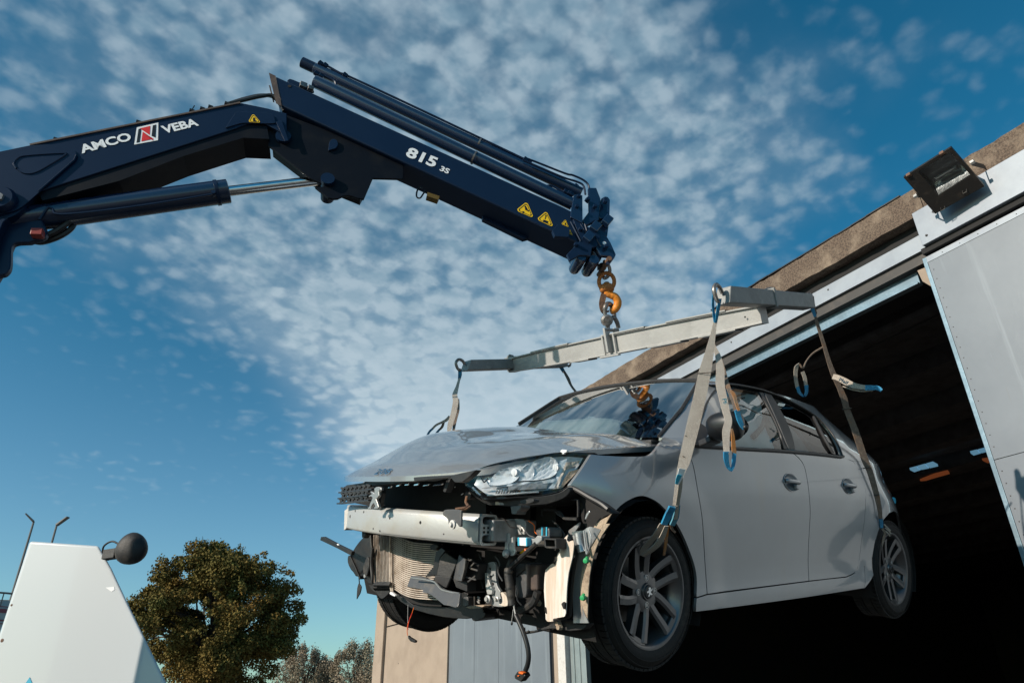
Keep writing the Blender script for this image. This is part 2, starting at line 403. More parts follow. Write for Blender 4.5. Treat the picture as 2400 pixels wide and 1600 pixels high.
def inset(poly, d):
    a = sum(poly[i-1][0]*poly[i][1]-poly[i][0]*poly[i-1][1] for i in range(len(poly)))
    sg = 1 if a > 0 else -1; out = []; n = len(poly)
    for i in range(n):
        p0 = V(poly[i-1]).to_2d(); p1 = V(poly[i]).to_2d(); p2 = V(poly[(i+1) % n]).to_2d()
        e1 = (p1-p0); e2 = (p2-p1)
        if e1.length < 1e-7 or e2.length < 1e-7: out.append(tuple(p1)); continue
        n1 = V((-e1.y, e1.x)).normalized(); n2 = V((-e2.y, e2.x)).normalized(); nn = (n1+n2)
        if nn.length < .2: nn = n1
        nn.normalize(); out.append(tuple(p1+nn*sg*d/max(.4, nn.dot(n1))))
    return out
def textmesh(mb, s, origin, right, up, size, bold=0.0, xs=1.0, sp=1.0, th=.002):
    cu = bpy.data.curves.new('t', 'FONT'); cu.body = s; cu.size = 1; cu.offset = bold; cu.extrude = .0; cu.space_character = sp; cu.resolution_u = 3
    o = bpy.data.objects.new('t', cu); COL.objects.link(o)
    bpy.context.view_layer.update()
    me = bpy.data.meshes.new_from_object(o.evaluated_get(bpy.context.evaluated_depsgraph_get()))
    right = V(right).normalized(); up = V(up).normalized(); nn = right.cross(up)
    vm = [mb.b.verts.new(V(origin)+right*v.co.x*size*xs+up*v.co.y*size) for v in me.vertices]
    fs = []
    for p in me.polygons:
        try: fs.append(mb.b.faces.new([vm[i] for i in p.vertices]))
        except ValueError: pass
    if th:
        r = bmesh.ops.extrude_face_region(mb.b, geom=fs)
        for e in r['geom']:
            if isinstance(e, bmesh.types.BMVert): e.co += nn*th
    bpy.data.objects.remove(o); bpy.data.curves.remove(cu); bpy.data.meshes.remove(me)
# ------------------------------------------------------------------ ground
struct(MB().box((0, 60, -.1), (700, 700, .2)).build('yard_ground', 'gravel'))

MAT['tarmac'] = M('added_dark_tarmac', (.050, .047, .044), .85, nz=(.5, (.085, .08, .075), .45, .65), nz2=(14, (.03, .028, .027), .5, .7), bump=(60, .5))
struct(MB().box((-1.6, 7.5, .006), (14.7, 25, .004)).build('added_tarmac_strip', 'tarmac'))  # unseen strip, added to darken the car's reflections and the bounce from below
# ------------------------------------------------------------------ workshop hall: facade on the plane x = FX
FX = 5.8
def fz(px, py, X=FX):
    p = onplane(px, py, V((X, 0, 0)), V((1, 0, 0))); return p.y, p.z
hall = thing('workshop_hall', 'concrete edged workshop hall with its tall doorway standing open behind the car', 'building', (FX, 8, 0))
YL = 15.75; YR = -4.0
zT = 5.36; zB = 5.10; zW = 4.845; zR = 4.615
def slab(name, mat, x0, x1, y0, y1, z0, z1, bevel=0, parent=hall, label=None):
    return MB().box(((x0+x1)/2, (y0+y1)/2, (z0+z1)/2), (abs(x1-x0), abs(y1-y0), abs(z1-z0))).build(name, mat, parent, bevel=bevel, label=label)
# exposed aggregate edge beam, in cast lengths, slightly uneven along its arrises
def edge_beam(y0, y1):
    m = MB(); n = int((y1-y0)/.06); rows = []
    for i in range(n+1):
        y = y0+(y1-y0)*i/n
        j = lambda a, k: a*(noise.noise(V((y*9, k, 1.3)))+.6*noise.noise(V((y*31, k, 4))))
        x0 = FX-.15
        rows.append([V((x0+j(.006, 1), y, zB+j(.010, 2))), V((x0+j(.006, 3), y, zT+j(.012, 4))), V((x0+.35, y, zT+j(.006, 5))), V((x0+.35, y, zB)), ])
    g = [[m.b.verts.new(p) for p in r] for r in rows]
    for i in range(n):
        for k in range(4): m.b.faces.new((g[i][k], g[i][(k+1) % 4], g[i+1][(k+1) % 4], g[i+1][k]))
    m.b.faces.new(g[0]); m.b.faces.new(g[-1][::-1])
    return m.build('concrete_edge_beam', 'concrete', hall)
for a, b in ((YR, 2.455), (2.462, 8.84), (8.848, YL)): edge_beam(a, b)
# torn strip of roofing felt on top of the beam
m = MB(); 
for i in range(14):
    y = 2.7+i*.17; m.box((FX-.10+.01*noise.noise(V((y, 0, 0))), y, zT+.014+.010*noise.noise(V((y*3, 1, 0)))), (.12, .172, .012))
m.build('roofing_felt', 'black', hall)
slab('roof_deck', 'ceil', FX+.21, 30, YR, YL, zT-.06, zT+.02)
slab('soffit_shade_board', 'dark', FX-.02, FX+.05, YR, YL, zB-.10, zB-.001)  # near-black strip stands in for the edge beam's shadow below it
# white steel band above the opening, door track further right
slab('white_lintel_band', 'whitesteel', FX-.015, FX+.10, 2.575, 8.86, zW, zB-.04)
slab('white_track_cover', 'whitesteel', FX-.17, FX+.02, YR, 2.56, 4.79, 5.13, bevel=.004)
m = MB()
for y in (2.50, 1.2, -.3): m.lathe([(0, .012), (.008, .010), (.012, 0)], (FX-.17, y, 4.86), (-1, 0, 0), 8)
for y in (3.6, 4.9, 6.2, 7.5): m.lathe([(0, .010), (.006, .008), (.010, 0)], (FX-.015, y, 4.95), (-1, 0, 0), 8)
m.build('bolt', 'darksteel', hall)
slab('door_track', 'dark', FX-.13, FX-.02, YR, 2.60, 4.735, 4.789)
slab('lintel_flange', 'darksteel', FX+.02, FX+.20, 2.6, 8.6, zW-.10, zW-.001)
slab('inner_lintel_board', 'brown', FX+.12, FX+.16, 2.75, 8.5, zR+.12, zW-.101)
slab('galvanised_head_rail', 'bluesteel', FX+.10, FX+.14, 2.80, 8.5, zR, zR+.13)
slab('head_rail_lip', 'bluesteel', FX+.06, FX+.10, 2.80, 8.5, zR-.004, zR+.012)
slab('head_rail_shade', 'dark', FX+.16, FX+.40, 2.8, 8.5, zR+.02, zR+.14)  # dark slab standing in for the shadow gap behind the rail
slab('cable_tray', 'ceil', FX+.75, FX+.87, 2.9, 8.6, zR+.06, zR+.12)
# plywood wedge beside the door head
a = [onplane(x, y, V((FX-.02, 0, 0)), V((1, 0, 0))) for x, y in ((2150, 634), (2168, 627), (2184, 672), (2162, 659))]
MB().prism(a, (.05, 0, 0)).build('plywood_wedge', 'panelc', hall)
# inside: walls, floor, ceiling ribs that run along the hall
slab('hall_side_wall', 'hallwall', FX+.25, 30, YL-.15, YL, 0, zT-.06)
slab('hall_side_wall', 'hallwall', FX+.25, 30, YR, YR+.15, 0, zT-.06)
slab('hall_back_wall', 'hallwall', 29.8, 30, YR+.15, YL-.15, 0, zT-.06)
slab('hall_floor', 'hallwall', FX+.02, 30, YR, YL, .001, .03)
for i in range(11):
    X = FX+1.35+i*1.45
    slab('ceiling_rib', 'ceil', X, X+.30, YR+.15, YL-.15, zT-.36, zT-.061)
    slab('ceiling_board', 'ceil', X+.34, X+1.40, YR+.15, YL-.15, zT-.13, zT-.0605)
m = MB()
for y in (4.0, 6.3): m.tube([V((FX+.8, y-1.3, zR+.02)), V((FX+.82, y, zR-.015)), V((FX+.8, y+1.2, zR+.03))], .009, 6)
m.build('loose_cable', 'hose', hall)
# small rooflights far inside, with orange purlins given a glow for the daylight on them
def zpl(px, py, z): return onplane(px, py, V((0, 0, z)), V((0, 0, 1)))
zz = zT-.40
def farpoly(name, mat, pts, z):
    MB().prism([zpl(x, y, z) for x, y in pts], (0, 0, .04)).build(name, mat, hall)
for q in (((2133, 1101), (2150, 1096.5), (2158, 1101), (2143, 1106)), ((2151.5, 1096), (2170, 1091), (2178, 1097), (2160, 1100.5)), ((2172, 1090.5), (2188, 1086), (2199, 1092), (2180, 1096.5)),
          ((2275, 1062), (2292, 1058), (2299, 1062), (2282, 1067)), ((2294, 1057.5), (2312, 1053), (2314, 1058), (2301, 1061.5))):
    farpoly('rooflight_pane', 'skylight', q, zz)
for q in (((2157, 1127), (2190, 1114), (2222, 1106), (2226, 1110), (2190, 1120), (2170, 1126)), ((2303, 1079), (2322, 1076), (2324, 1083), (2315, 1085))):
    farpoly('glowing_purlin', 'purlinglow', q, zz)
# sliding door leaf, right of the opening
yd, zd = fz(2165, 606, FX-.09)
door = slab('sliding_door', 'door', FX-.09, FX-.045, YR, yd-.022, 2.905, zd-.055, label='pale grey riveted sheet door leaf slid aside')
slab('lower_sheet', 'door', FX-.0885, FX-.046, YR, yd-.022, .12, 2.90, parent=door)
def dsub(o): o.matrix_parent_inverse = Matrix.Identity(4); return o
slab('top_rail', 'whitesteel', FX-.094, FX-.04, YR, yd, zd-.053, zd+.0, parent=door)
slab('edge_trim', 'bluesteel', FX-.097, FX-.03, yd-.021, yd+.012, .10, zd, parent=door, bevel=.003)
m = MB()
z = .3
while z < zd-.1:
    m.lathe([(0, .004), (.0035, .003), (.005, 0)], (FX-.09, yd-.05, z), (-1, 0, 0), 6); z += .093
y = yd-.16
while y > YR+.1:
    m.lathe([(0, .004), (.0035, .003), (.005, 0)], (FX-.094, y, zd-.03), (-1, 0, 0), 6); y -= .15
m.build('rivet', 'darksteel', door, stuff=True)
# left of the opening
slab('doorway_leaf', 'greenpost', FX-.01, FX+.06, 8.06, 8.40, 0, zW-.12, bevel=.004)
slab('leaf_rib', 'greenpost', FX-.022, FX-.0105, 8.17, 8.19, 0, zW-.12)
slab('leaf_rib', 'greenpost', FX-.022, FX-.0105, 8.30, 8.32, 0, zW-.12)
slab('white_door_post', 'rust2', FX-.08, FX+.06, 8.42, 8.60, 0, zW-.10, bevel=.004)
slab('beige_door_post', 'panelc', FX-.05, FX+.06, 8.603, 8.74, 0, zW-.10, bevel=.004)
slab('door_gap_strip', 'dark', FX+.0, FX+.05, 8.745, 8.86, 0, zW)
ys = [8.865, 9.62, 10.3, 11.1, 12.04]
for a, b in zip(ys[:-1], ys[1:]):
    slab('wall_sheet', 'door', FX-.03, FX+.05, a+.004, b-.004, 0, zB-.11, bevel=.003)
    slab('sheet_joint', 'darksteel', FX-.015, FX+.02, b-.0038, b+.0038, 0, zB-.11)
zj = 2.83
slab('concrete_wall_panel', 'panelc', FX-.06, FX+.1, 12.05, 15.0, 0, zj-.012, bevel=.006)
slab('concrete_wall_panel', 'panelc', FX-.06, FX+.1, 12.05, 15.0, zj+.012, zB-.11, bevel=.006)
slab('panel_joint_filler', 'darksteel', FX-.03, FX+.05, 12.05, 15.0, zj-.011, zj+.011)
slab('corner_column', 'panelc', FX-.12, FX+.25, 15.03, 15.52, 0, zB-.01, bevel=.012)
m = MB()
for z, y in ((1.55, 14.2), (2.1, 14.25), (2.5, 13.6), (1.2, 13.4)): m.lathe([(0, .004), (.012, .003), (.012, 0)], (FX-.06, y, z), (-1, 0, 0), 8)
m.build('plugged_hole', 'darksteel', hall)

# ------------------------------------------------------------------ floodlight on the eaves
nF = V((-.62, -.10, -.77)).normalized()
P0 = onplane(2250, 470, V((FX-.28, 0, 0)), V((1, 0, 0)))
fl = thing('floodlight', 'large square black floodlight tilted down from the edge of the roof', 'floodlight', P0)
fp = lambda x, y, o=0: onplane(x, y, P0-nF*o, nF)
c4 = [fp(2117, 416), fp(2229, 345), fp(2308, 437), fp(2192, 502)]
g4 = [fp(2152, 402), fp(2227, 357), fp(2275, 411), fp(2199, 458)]
cc = sum(c4, V())/4
back = [cc+(p-cc)*.72-nF*.16 for p in c4]; mid = [p-nF*.035 for p in c4]
m = MB(); 
A = [m.b.verts.new(p+nF*.0) for p in c4]; G = [m.b.verts.new(p) for p in g4]; Md = [m.b.verts.new(p) for p in mid]; B = [m.b.verts.new(p) for p in back]; GI = [m.b.verts.new(p-nF*.05) for p in g4]
for i in range(4):
    j = (i+1) % 4
    for a, b in ((A, G), (A, Md), (Md, B), (G, GI)): m.b.faces.new((a[i], a[j], b[j], b[i]))
m.b.faces.new(B)
body = m.build('housing', 'floodbody', fl, bevel=.004)
# reflector bowl inside
m = MB(); rows = []
e1 = g4[1]-g4[0]; e2 = g4[3]-g4[0]
for i in range(9):
    u = i/8
    rows.append([g4[0]+e1*u+e2*v-nF*(.012+.10*(1-(2*v-1)**2)) for v in [k/10 for k in range(11)]])
m.grid(rows).build('reflector', M('floodlight_reflector', (.50, .52, .54), .3, .8, bump=(9, .4)), fl, smooth=True)
m = MB(); m.tube([g4[0]+e1*.2+e2*.55-nF*.05, g4[0]+e1*.85+e2*.55-nF*.05], .013, 10); m.build('lamp_tube', M('frosted_lamp', (.6, .62, .63), .25), fl, smooth=True)
m = MB(); m.prism([p+nF*.001 for p in g4], -nF*.004); m.build('front_glass', 'floodglass', fl)
m = MB()
for x, y in ((2262, 452), (2211, 492)): m.tube([fp(x-6, y-5, -.004), fp(x-5, y+2, -.012), fp(x+4, y-3, -.012), fp(x+3, y-9, -.004)], .004, 6)
m.build('clip', 'darksteel', fl)
m = MB()
for x, y in ((2130, 410), (2208, 359)): m.box(fp(x, y, .0), (.03, .035, .025))
m.build('hinge', 'rust', fl, bevel=.003)
m = MB()
a0 = cc+(c4[1]-c4[0]).normalized()*.0
pa = (c4[0]+c4[3])/2-nF*.05; pb = (c4[1]+c4[2])/2-nF*.05
dirx = (c4[1]-c4[0]).normalized()
for p, sg in ((pa, -1), (pb, 1)):
    m.bar(p+dirx*sg*.022, V((FX-.16, p.y+dirx.y*sg*.02, 5.18)), .008, .045)
m.build('bracket', 'darksteel', fl, bevel=.002)
m = MB()
for p, sg in ((pa, -1), (pb, 1)): m.lathe([(0, .03), (.018, .028), (.02, 0)], p+dirx*sg*.02, dirx*sg, 6)
m.build('clamp_bolt', 'galv', fl, smooth=False)
m = MB(); q = fp(2195, 498, .02); m.tube(crom([q, q+V((.05, .05, .06)), q+V((.12, .02, .13)), V((FX-.17, q.y+.05, 5.12))], 5), .006, 6); m.build('supply_cable', 'shackle', fl, smooth=True)

# ------------------------------------------------------------------ trees
def leaf_mesh(blobs, size, name, mat, parent, flat=.5, shell=.55):
    vs = []; fs = []
    R_ = random.random; G_ = random.gauss
    for c, r, n, sq in blobs:
        for _ in range(n):
            d = V((G_(0, 1), G_(0, 1), G_(0, 1))).normalized()
            p = V(c)+V((d.x*r, d.y*r, d.z*r*sq))*(shell+(1-shell)*R_()**.6)*(1+.20*G_(0, 1))
            s = size*(.55+.9*R_())
            a = V((G_(0, 1), G_(0, 1), G_(0, 1))).normalized(); nn = (d*flat+V((G_(0, 1), G_(0, 1), G_(0, 1)+.5))).normalized()
            a = (a-nn*a.dot(nn)).normalized(); b = nn.cross(a)
            k = len(vs)
            vs += [p-a*s*.5, p+b*s*.32+nn*s*.06, p+a*s*.5, p-b*s*.32+nn*s*.06]
            fs.append((k, k+1, k+2, k+3))
    me = bpy.data.meshes.new(name); me.from_pydata(vs, [], fs); me.materials.append(MAT[mat]); me.update()
    return link(name, me, parent)
DO = 44
oc = at(512, 1432, DO); pr = lambda px: px/FPX*DO
base = V((at(505, 1600, DO).x, at(505, 1600, DO).y, 0))
oak = thing('oak_tree', 'broad oak in brown autumn leaf between the white truck and the hall', 'tree', base)
blobs = []; limbs = []
tips = []
for i in range(185):
    while True:
        a, b, c = random.uniform(-1, 1), random.uniform(-1, 1), random.uniform(-1, 1)
        rr0_ = 1+.55*noise.noise(V((a*1.9, b*1.9, c*1.9+5)))
        if .30 < a*a+b*b+c*c < rr0_*rr0_: break
    sx = pr(176); szz = pr(142)
    rr_ = 1-.16*max(0, c)-.0
    p = oc+RR*a*sx*(1 if c > -.35 else .96)+V((RR.y, -RR.x, 0)).normalized()*b*sx*.9+V((0, 0, 1))*c*szz
    r = random.uniform(.42, .82)
    blobs.append((p, r, int(620*r*r/.36), .8)); tips.append(p)
for x, y, r in ((520, 1300, .7), (470, 1330, .7), (590, 1330, .7), (400, 1355, .7), (650, 1372, .7), (355, 1400, .7), (690, 1420, .6), (700, 1450, .5), (338, 1450, .7), (660, 1520, .6), (370, 1530, .7), (400, 1575, .7), (450, 1598, .8), (560, 1600, .8), (630, 1570, .7), (600, 1545, .8), (345, 1495, .6), (425, 1585, .7), (675, 1490, .6), (530, 1612, .7), (480, 1612, .7), (600, 1600, .6), (470, 1570, .8), (540, 1560, .8), (500, 1530, .9), (440, 1540, .8), (570, 1520, .9)):
    p = at(x, y, DO+random.uniform(-2, 2)); blobs.append((p, r, int(900*r), .75)); tips.append(p)
for _ in range(110):
    d = V((random.gauss(0, 1), random.gauss(0, 1), random.gauss(0, 1))).normalized()
    if d.z < -.5: continue
    p = oc+RR*d.x*pr(188)+V((RR.y, -RR.x, 0))*d.y*pr(180)+V((0, 0, 1))*d.z*pr(150)
    blobs.append((p+V((0, 0, random.uniform(-.1, .25))), random.uniform(.16, .34), 55, 1.1))
leaf_mesh(blobs, .155, 'crown', 'oakleaf', oak)
m = MB(); fork = at(500, 1545, DO)
m.tube(crom([base, base+V((.1, 0, 1.5)), fork], 4), [.42]*4+[.36]*4+[.30], 10)
for p in tips[::3]:
    q = fork.lerp(p, .5)+V((random.uniform(-.5, .5), random.uniform(-.5, .5), random.uniform(.1, .7)))
    st = fork+V((random.uniform(-.2, .2), random.uniform(-.2, .2), random.uniform(-.3, .6)))
    m.tube(crom([st, q, p], 4), [.12-.011*i for i in range(9)], 5)
m.build('trunk', 'bark', oak, smooth=True)
def willow(px, py, hpx, wpx, dep, lab, n=26):
    b0 = at(px, 1640, dep); b0.z = 0
    t = thing('willow_tree', lab, 'tree', b0, 'silvery willows beyond the yard')
    bl = []
    for i in range(n):
        a = random.uniform(-1, 1); zt = random.uniform(0, 1)
        top = 1-abs(a)**2*.55
        p = at(px+a*wpx, py+hpx*(1-top)+(1-zt)*150*top*.9+12, dep+random.uniform(-2, 2))
        bl.append((p, random.uniform(.45, .85), 210, 1.7))
    for i in range(16):
        a = random.uniform(-1, 1); p = at(px+a*wpx*.9, py+hpx*(abs(a)**2*.55)+random.uniform(-2, 10), dep+random.uniform(-1, 1))
        bl.append((p, random.uniform(.18, .34), 60, 2.6))
    leaf_mesh([(p, r, int(n*3.6), q) for p, r, n, q in bl], .13, 'crown', 'willowleaf', t, shell=.3)
    m = MB(); cpt = at(px, py+60, dep)
    m.tube([b0, cpt], [.3, .15], 8)
    for a in range(7): m.tube([b0.lerp(cpt, .4), at(px+random.uniform(-1, 1)*wpx*.6, py+40, dep)], [.12, .03], 5)
    m.build('trunk', 'bark', t, smooth=True)
willow(712, 1524, 60, 55, 58, 'silvery willow just right of the brown oak')
willow(765, 1556, 40, 24, 60, 'small silvery willow between its two taller neighbours')
willow(838, 1516, 60, 58, 56, 'silvery willow hard against the concrete corner of the hall')

# ------------------------------------------------------------------ street lamps
for pts, lab in ((((70, 1300), (79, 1222), (60, 1203)), 'grey street lamp whose head leans left above the white truck'), (((120, 1300), (133, 1230), (160, 1211)), 'grey street lamp whose head leans right above the white truck')):
    dl = 34
    foot = at(pts[0][0], pts[0][1], dl); foot = V((at(pts[1][0], pts[1][1], dl).x, at(pts[1][0], pts[1][1], dl).y, 0))
    k = at(*pts[1], dl); e = at(*pts[2], dl)
    t = thing('street_lamp', lab, 'street lamp', foot, 'street lamps behind the truck')
    MB().tube([foot, k], [.075, .045], 8).build('pole', 'lampgrey', t, smooth=True)
    MB().bar(k, e, .16, .10, w2=.20, h2=.06).build('lamp_head', 'lampgrey', t, bevel=.02)

# ------------------------------------------------------------------ big tank with a railing, far left
dt = 26
tb = at(-42, 1500, dt); tb.z = 0
tk = thing('storage_tank', 'grey tank with maroon bands and a railing, cut by the left edge', 'tank', tb)
ax = V((tb.x, tb.y, 0)); zt_ = at(20, 1402, dt).z; rt = (at(40, 1450, dt)-at(-42, 1450, dt)).length
MB().lathe([(0, 0), (rt, 0), (rt, zt_-.35), (rt*.82, zt_-.05), (0, zt_+.05)], ax, (0, 0, 1), 40).build('tank_shell', 'tank', tk, smooth=True, ang=30)
def bandz(y0, y1, mat, nm):
    z0 = at(20, y1, dt).z; z1 = at(20, y0, dt).z
    MB().lathe([(rt+.012, z0), (rt+.02, z0), (rt+.02, z1), (rt+.012, z1)], ax, (0, 0, 1), 40).build(nm, mat, tk, smooth=True, ang=30)
    return z0, z1
z0, z1 = bandz(1428, 1438, 'maroon', 'painted_band'); bandz(1422, 1424, 'maroon', 'painted_band'); bandz(1454, 1458, 'maroon', 'painted_band'); bandz(1463, 1465, 'maroon', 'painted_band')
m = MB()
cv = (CAM-ax); cv.z = 0; cv.normalize(); sd = V((-cv.y, cv.x, 0))
o_ = ax+cv*(rt+.03)+sd*rt*.34; o_.z = z0+.05
p1 = onplane(0, 1437, ax+cv*(rt*.84), cv); p2 = onplane(18, 1437, ax+cv*(rt*.84), cv)
textmesh(m, 'HER', p1, p2-p1, (0, 0, 1), (at(0, 1429, dt)-at(0, 1437, dt)).length*1.3, .01, th=.0)
m.build('lettering', 'white', tk, recalc=False)
m = MB(); zr_ = at(20, 1389, dt).z
for i in range(24):
    a = 2*math.pi*i/24; q = ax+V((math.cos(a)*rt*.95, math.sin(a)*rt*.95, 0)); m.tube([q+V((0, 0, zt_-.3)), q+V((0, 0, zr_))], .022, 5)
m.tube([ax+V((math.cos(a)*rt*.95, math.sin(a)*rt*.95, zr_)) for a in [2*math.pi*i/40 for i in range(40)]], .035, 6, closed=True)
m.build('railing', 'lampgrey', tk)

# ------------------------------------------------------------------ white truck cab at the lower left
uT = V((.8, -.6, 0)); nT = V((.6, .8, 0))
PT = at(150, 1430, 4.1)
tp = lambda x, y, o=0: onplane(x, y, PT+nT*o, nT)
tr = thing('truck', 'white truck cab with a slanting front edge and a black mirror, lower left corner', 'truck', V((PT.x, PT.y, 0)))
pts = [tp(70, 1266), tp(231, 1277), tp(262, 1331), tp(300, 1412), tp(392, 1601)]
low = tp(392, 1601)+uT*.22; low.z = .75
l0 = tp(70, 1266).copy(); l0 = tp(-3, 1490); l1 = V((l0.x, l0.y, .75))
pts += [low, l1, l0]
dT = ray(200, 1400); dT.z = 0; dT.normalize()
MB().prism(pts, dT*.35).build('cab_shell', 'truck', tr, bevel=.018, seg=4)
m = MB()
a = [tp(58, 1604), tp(70, 1586), tp(78, 1604), tp(84, 1625), tp(52, 1625)]
m.prism([p-nT*.003 for p in a], nT*.002).build('blue_lettering', M('blue_decal', (.02, .42, .62), .5), tr)
m = MB(); m.prism([p-nT*.002 for p in (tp(248, 1376), tp(268, 1374), tp(269, 1381), tp(262, 1386))], nT*.001).build('scratch_mark', 'white', tr)
for x_, y_, s_ in ((27, 1417, .006), (5, 1500, .009)):
    q_ = tp(x_, y_); MB().lathe([(0, -.002), (s_, -.0015), (s_*1.2, 0)], q_, nT, 8).build('rust_spot', 'rust', tr)
# mirror on the slanting edge
mc = tp(311, 1284, -.05)
mm = MB(); rows = []
prof = []
for i in range(15):
    a = math.pi*i/14; rows.append((math.sin(a), -math.cos(a)))
sxp, syp = (tp(341, 1284)-tp(275, 1284)).length*.5, (tp(308, 1250)-tp(308, 1320)).length*.5
mr = MB()
for k in range(1): mr.lathe([(max(0, s_)**.8, c_) for s_, c_ in rows], (0, 0, 0), (0, 1, 0), 28)
for v in mr.b.verts:
    x, y, z = v.co
    q = uT*(x*sxp*(1-.13*z))+V((0, 0, 1))*(z*syp*1.02)+nT*(y*.055+.03*max(0, y))
    v.co = mc+q-uT*.01+V((0, 0, 1))*.0
mr.build('mirror', 'dullblack', tr, smooth=True)
m = MB()
m.tube(crom([tp(240, 1302, .02), tp(243, 1280, .0), tp(262, 1268, -.02), tp(280, 1275, -.03)], 5), .006, 8)
m.tube(crom([tp(252, 1308, .03), tp(266, 1296, .0), tp(285, 1290, -.02)], 5), .016, 8)
m.bar(tp(248, 1300, .02), tp(276, 1296, -.01), .05, .055)
m.build('mirror_arm', 'dullblack', tr, bevel=.004)
# ------------------------------------------------------------------ loader crane: its booms lie in one upright plane
uC = V((.958, -.286, 0)); nC = V((.286, .958, 0)); ZZ = V((0, 0, 1))
PC = V((2.77, 3.31, 4.2))-nC*.13
def K(x, y, o=0): return onplane(x, y, PC+nC*o, nC)
crane = thing('loader_crane', 'navy blue folding loader crane reaching in from the left with its booms bent', 'crane', V((K(-200, 600).x, K(-200, 600).y, 0)))
def cpl(name, pts, o, th, mat='navy', bev=.004, parent=None, label=None):
    return MB().prism([K(x, y, o) for x, y in pts], nC*th).build(name, mat, parent or crane, bevel=bev, label=label)
WB = .22
z1 = lambda *a: [(x/2.614, y/2.614+100) for x, y in a]
z2 = lambda *a: [(x/2.6133+600, y/2.6133+100) for x, y in a]
zt = lambda *a: [(x/4.354+1280, y/4.354+440) for x, y in a]
# first boom
b1 = outline([(-260, 440), (-60, 360), (0, 355)], [(0, 355), (76, 339), (344, 284), (566, 241.5)], [(566, 241.5), (627, 254)], [(627, 254), (672, 266)], [(672, 266), (672, 318)], [(672, 318), (640, 300), (612, 288), (592, 289), (574, 292), (553, 301)], [(553, 301), (88, 450)], [(88, 450), (38, 492), (8, 520)], [(8, 520), (-60, 640), (-260, 700)])
boom1 = cpl('first_boom', b1, 0, WB, label='inner boom lettered AMCO VEBA')
# deep web below it toward the elbow
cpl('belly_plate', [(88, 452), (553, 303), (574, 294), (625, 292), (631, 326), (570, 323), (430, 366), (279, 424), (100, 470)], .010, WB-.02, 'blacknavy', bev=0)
# cover plate and pressed panels on its side
def sideplate(name, pts, th=.006, mat='navy', parent=None, o=0, bev=.0025):
    return MB().prism([K(x, y, o-th) for x, y in pts], nC*(th-.0005)).build(name, mat, parent or crane, bevel=bev)
sideplate('elbow_doubler', outline(z1((1380, 523), (1440, 430)), z1((1440, 430), (1465, 421), (1500, 424)), z1((1500, 424), (1660, 436), (1690, 492)), z1((1690, 492), (1640, 496), (1500, 492), (1440, 504)), z1((1440, 504), (1380, 523))), .008, parent=boom1)
sideplate('base_doubler', outline([(-120, 380), (76, 340)], z1((200, 628), (330, 625), (430, 645), (468, 680), (462, 712)), z1((462, 712), (240, 915), (110, 1020), (0, 1050)), [(0, 502), (-120, 560)]), .009, parent=boom1)
# pressed slot
ring = outline(z1((100, 770), (85, 740), (105, 710), (160, 692), (380, 678), (395, 690), (300, 750), (215, 795), (150, 800), (100, 770)))
m = MB(); m.tube([K(x, y, -.010) for x, y in ring], .006, 6, closed=True); m.build('pressed_slot', 'navy', boom1, smooth=True)
m = MB(); m.tube([K(x, y, -.010) for x, y in z1((468, 690), (455, 720), (235, 912))], .006, 6); m.build('weld_bead', 'navy', boom1, smooth=True)
# top flange, rusty dust and little bolts along it
m = MB(); m.bar(K(70, 339.5, -.004), K(563, 240.8, -.004), .012, .008, up=nC); m.build('top_flange', 'brown', boom1)
m = MB()
for x, y in z1((345, 594), (850, 488), (1175, 418), (1240, 406), (1290, 395), (1390, 374)): MB().box(K(x, y, .02), (.03, .02, .016)).build('flange_bolt', 'darksteel', boom1)
m = MB(); m.tube([K(*p, .02) for p in z1((1172, 418), (1192, 386))], .0035, 5); m.build('whip_wire', 'hose', boom1)
m = MB()
for k in range(3): m.tube(crom([K(*p, .04+.035*k) for p in z1((1400, 375), (1500, 352-4*k), (1600, 330-3*k), (1680, 330+4*k), (1740, 420))], 5), .013, 8)
m.build('hydraulic_hose', 'hose', crane, smooth=True)
# lettering and badge
def ctext(s, xy0, xy1, size, par, bold=.02, xs=1.0, sp=1.0, up=None):
    m = MB(); a = K(*xy0, -.003); b = K(*xy1, -.003); r = (b-a).normalized()
    u = r.cross(nC)*-1
    if u.z < 0: u = -u
    if up: r2 = r; u = up(r, u)
    textmesh(m, s, a, r, u, size, bold, xs, sp, th=0)
    me = m.b
    for f in me.faces:
        f.normal_update()
        if f.normal.dot(nC) > 0: f.normal_flip()
    return m.build('lettering', 'white', par, recalc=False)
ctext('AMCO', (193.5, 358.5), (306, 328), .088, boom1, .035, 1.12)
ctext('VEBA', (386, 312.5), (478, 290.5), .088, boom1, .035, 1.03)
def flat(name, pts, mat, o, par):
    m = MB(); m.b.faces.new([m.b.verts.new(K(x, y, o)) for x, y in pts])
    for f in m.b.faces:
        f.normal_update()
        if f.normal.dot(nC) > 0: f.normal_flip()
    return m.build(name, mat, par, recalc=False)
bd = z1((822, 625), (838, 520), (970, 490), (968, 598))
badge = flat('badge', bd, 'white', -.002, boom1)
flat('badge_field', z1((836, 614), (848, 530), (866, 526), (856, 609)), 'blackd', -.0032, boom1)
flat('badge_field', z1((866, 604), (874, 548), (935, 600), (940, 589)), 'red', -.0034, boom1)
flat('badge_field', z1((866, 606), (875, 546), (938, 590)), 'red', -.0032, boom1)
flat('badge_field', z1((856, 526), (921, 510), (917, 566)), 'red', -.0032, boom1)
flat('badge_field', z1((936, 507), (957, 502), (953, 582), (928, 572)), 'blackd', -.0032, boom1)
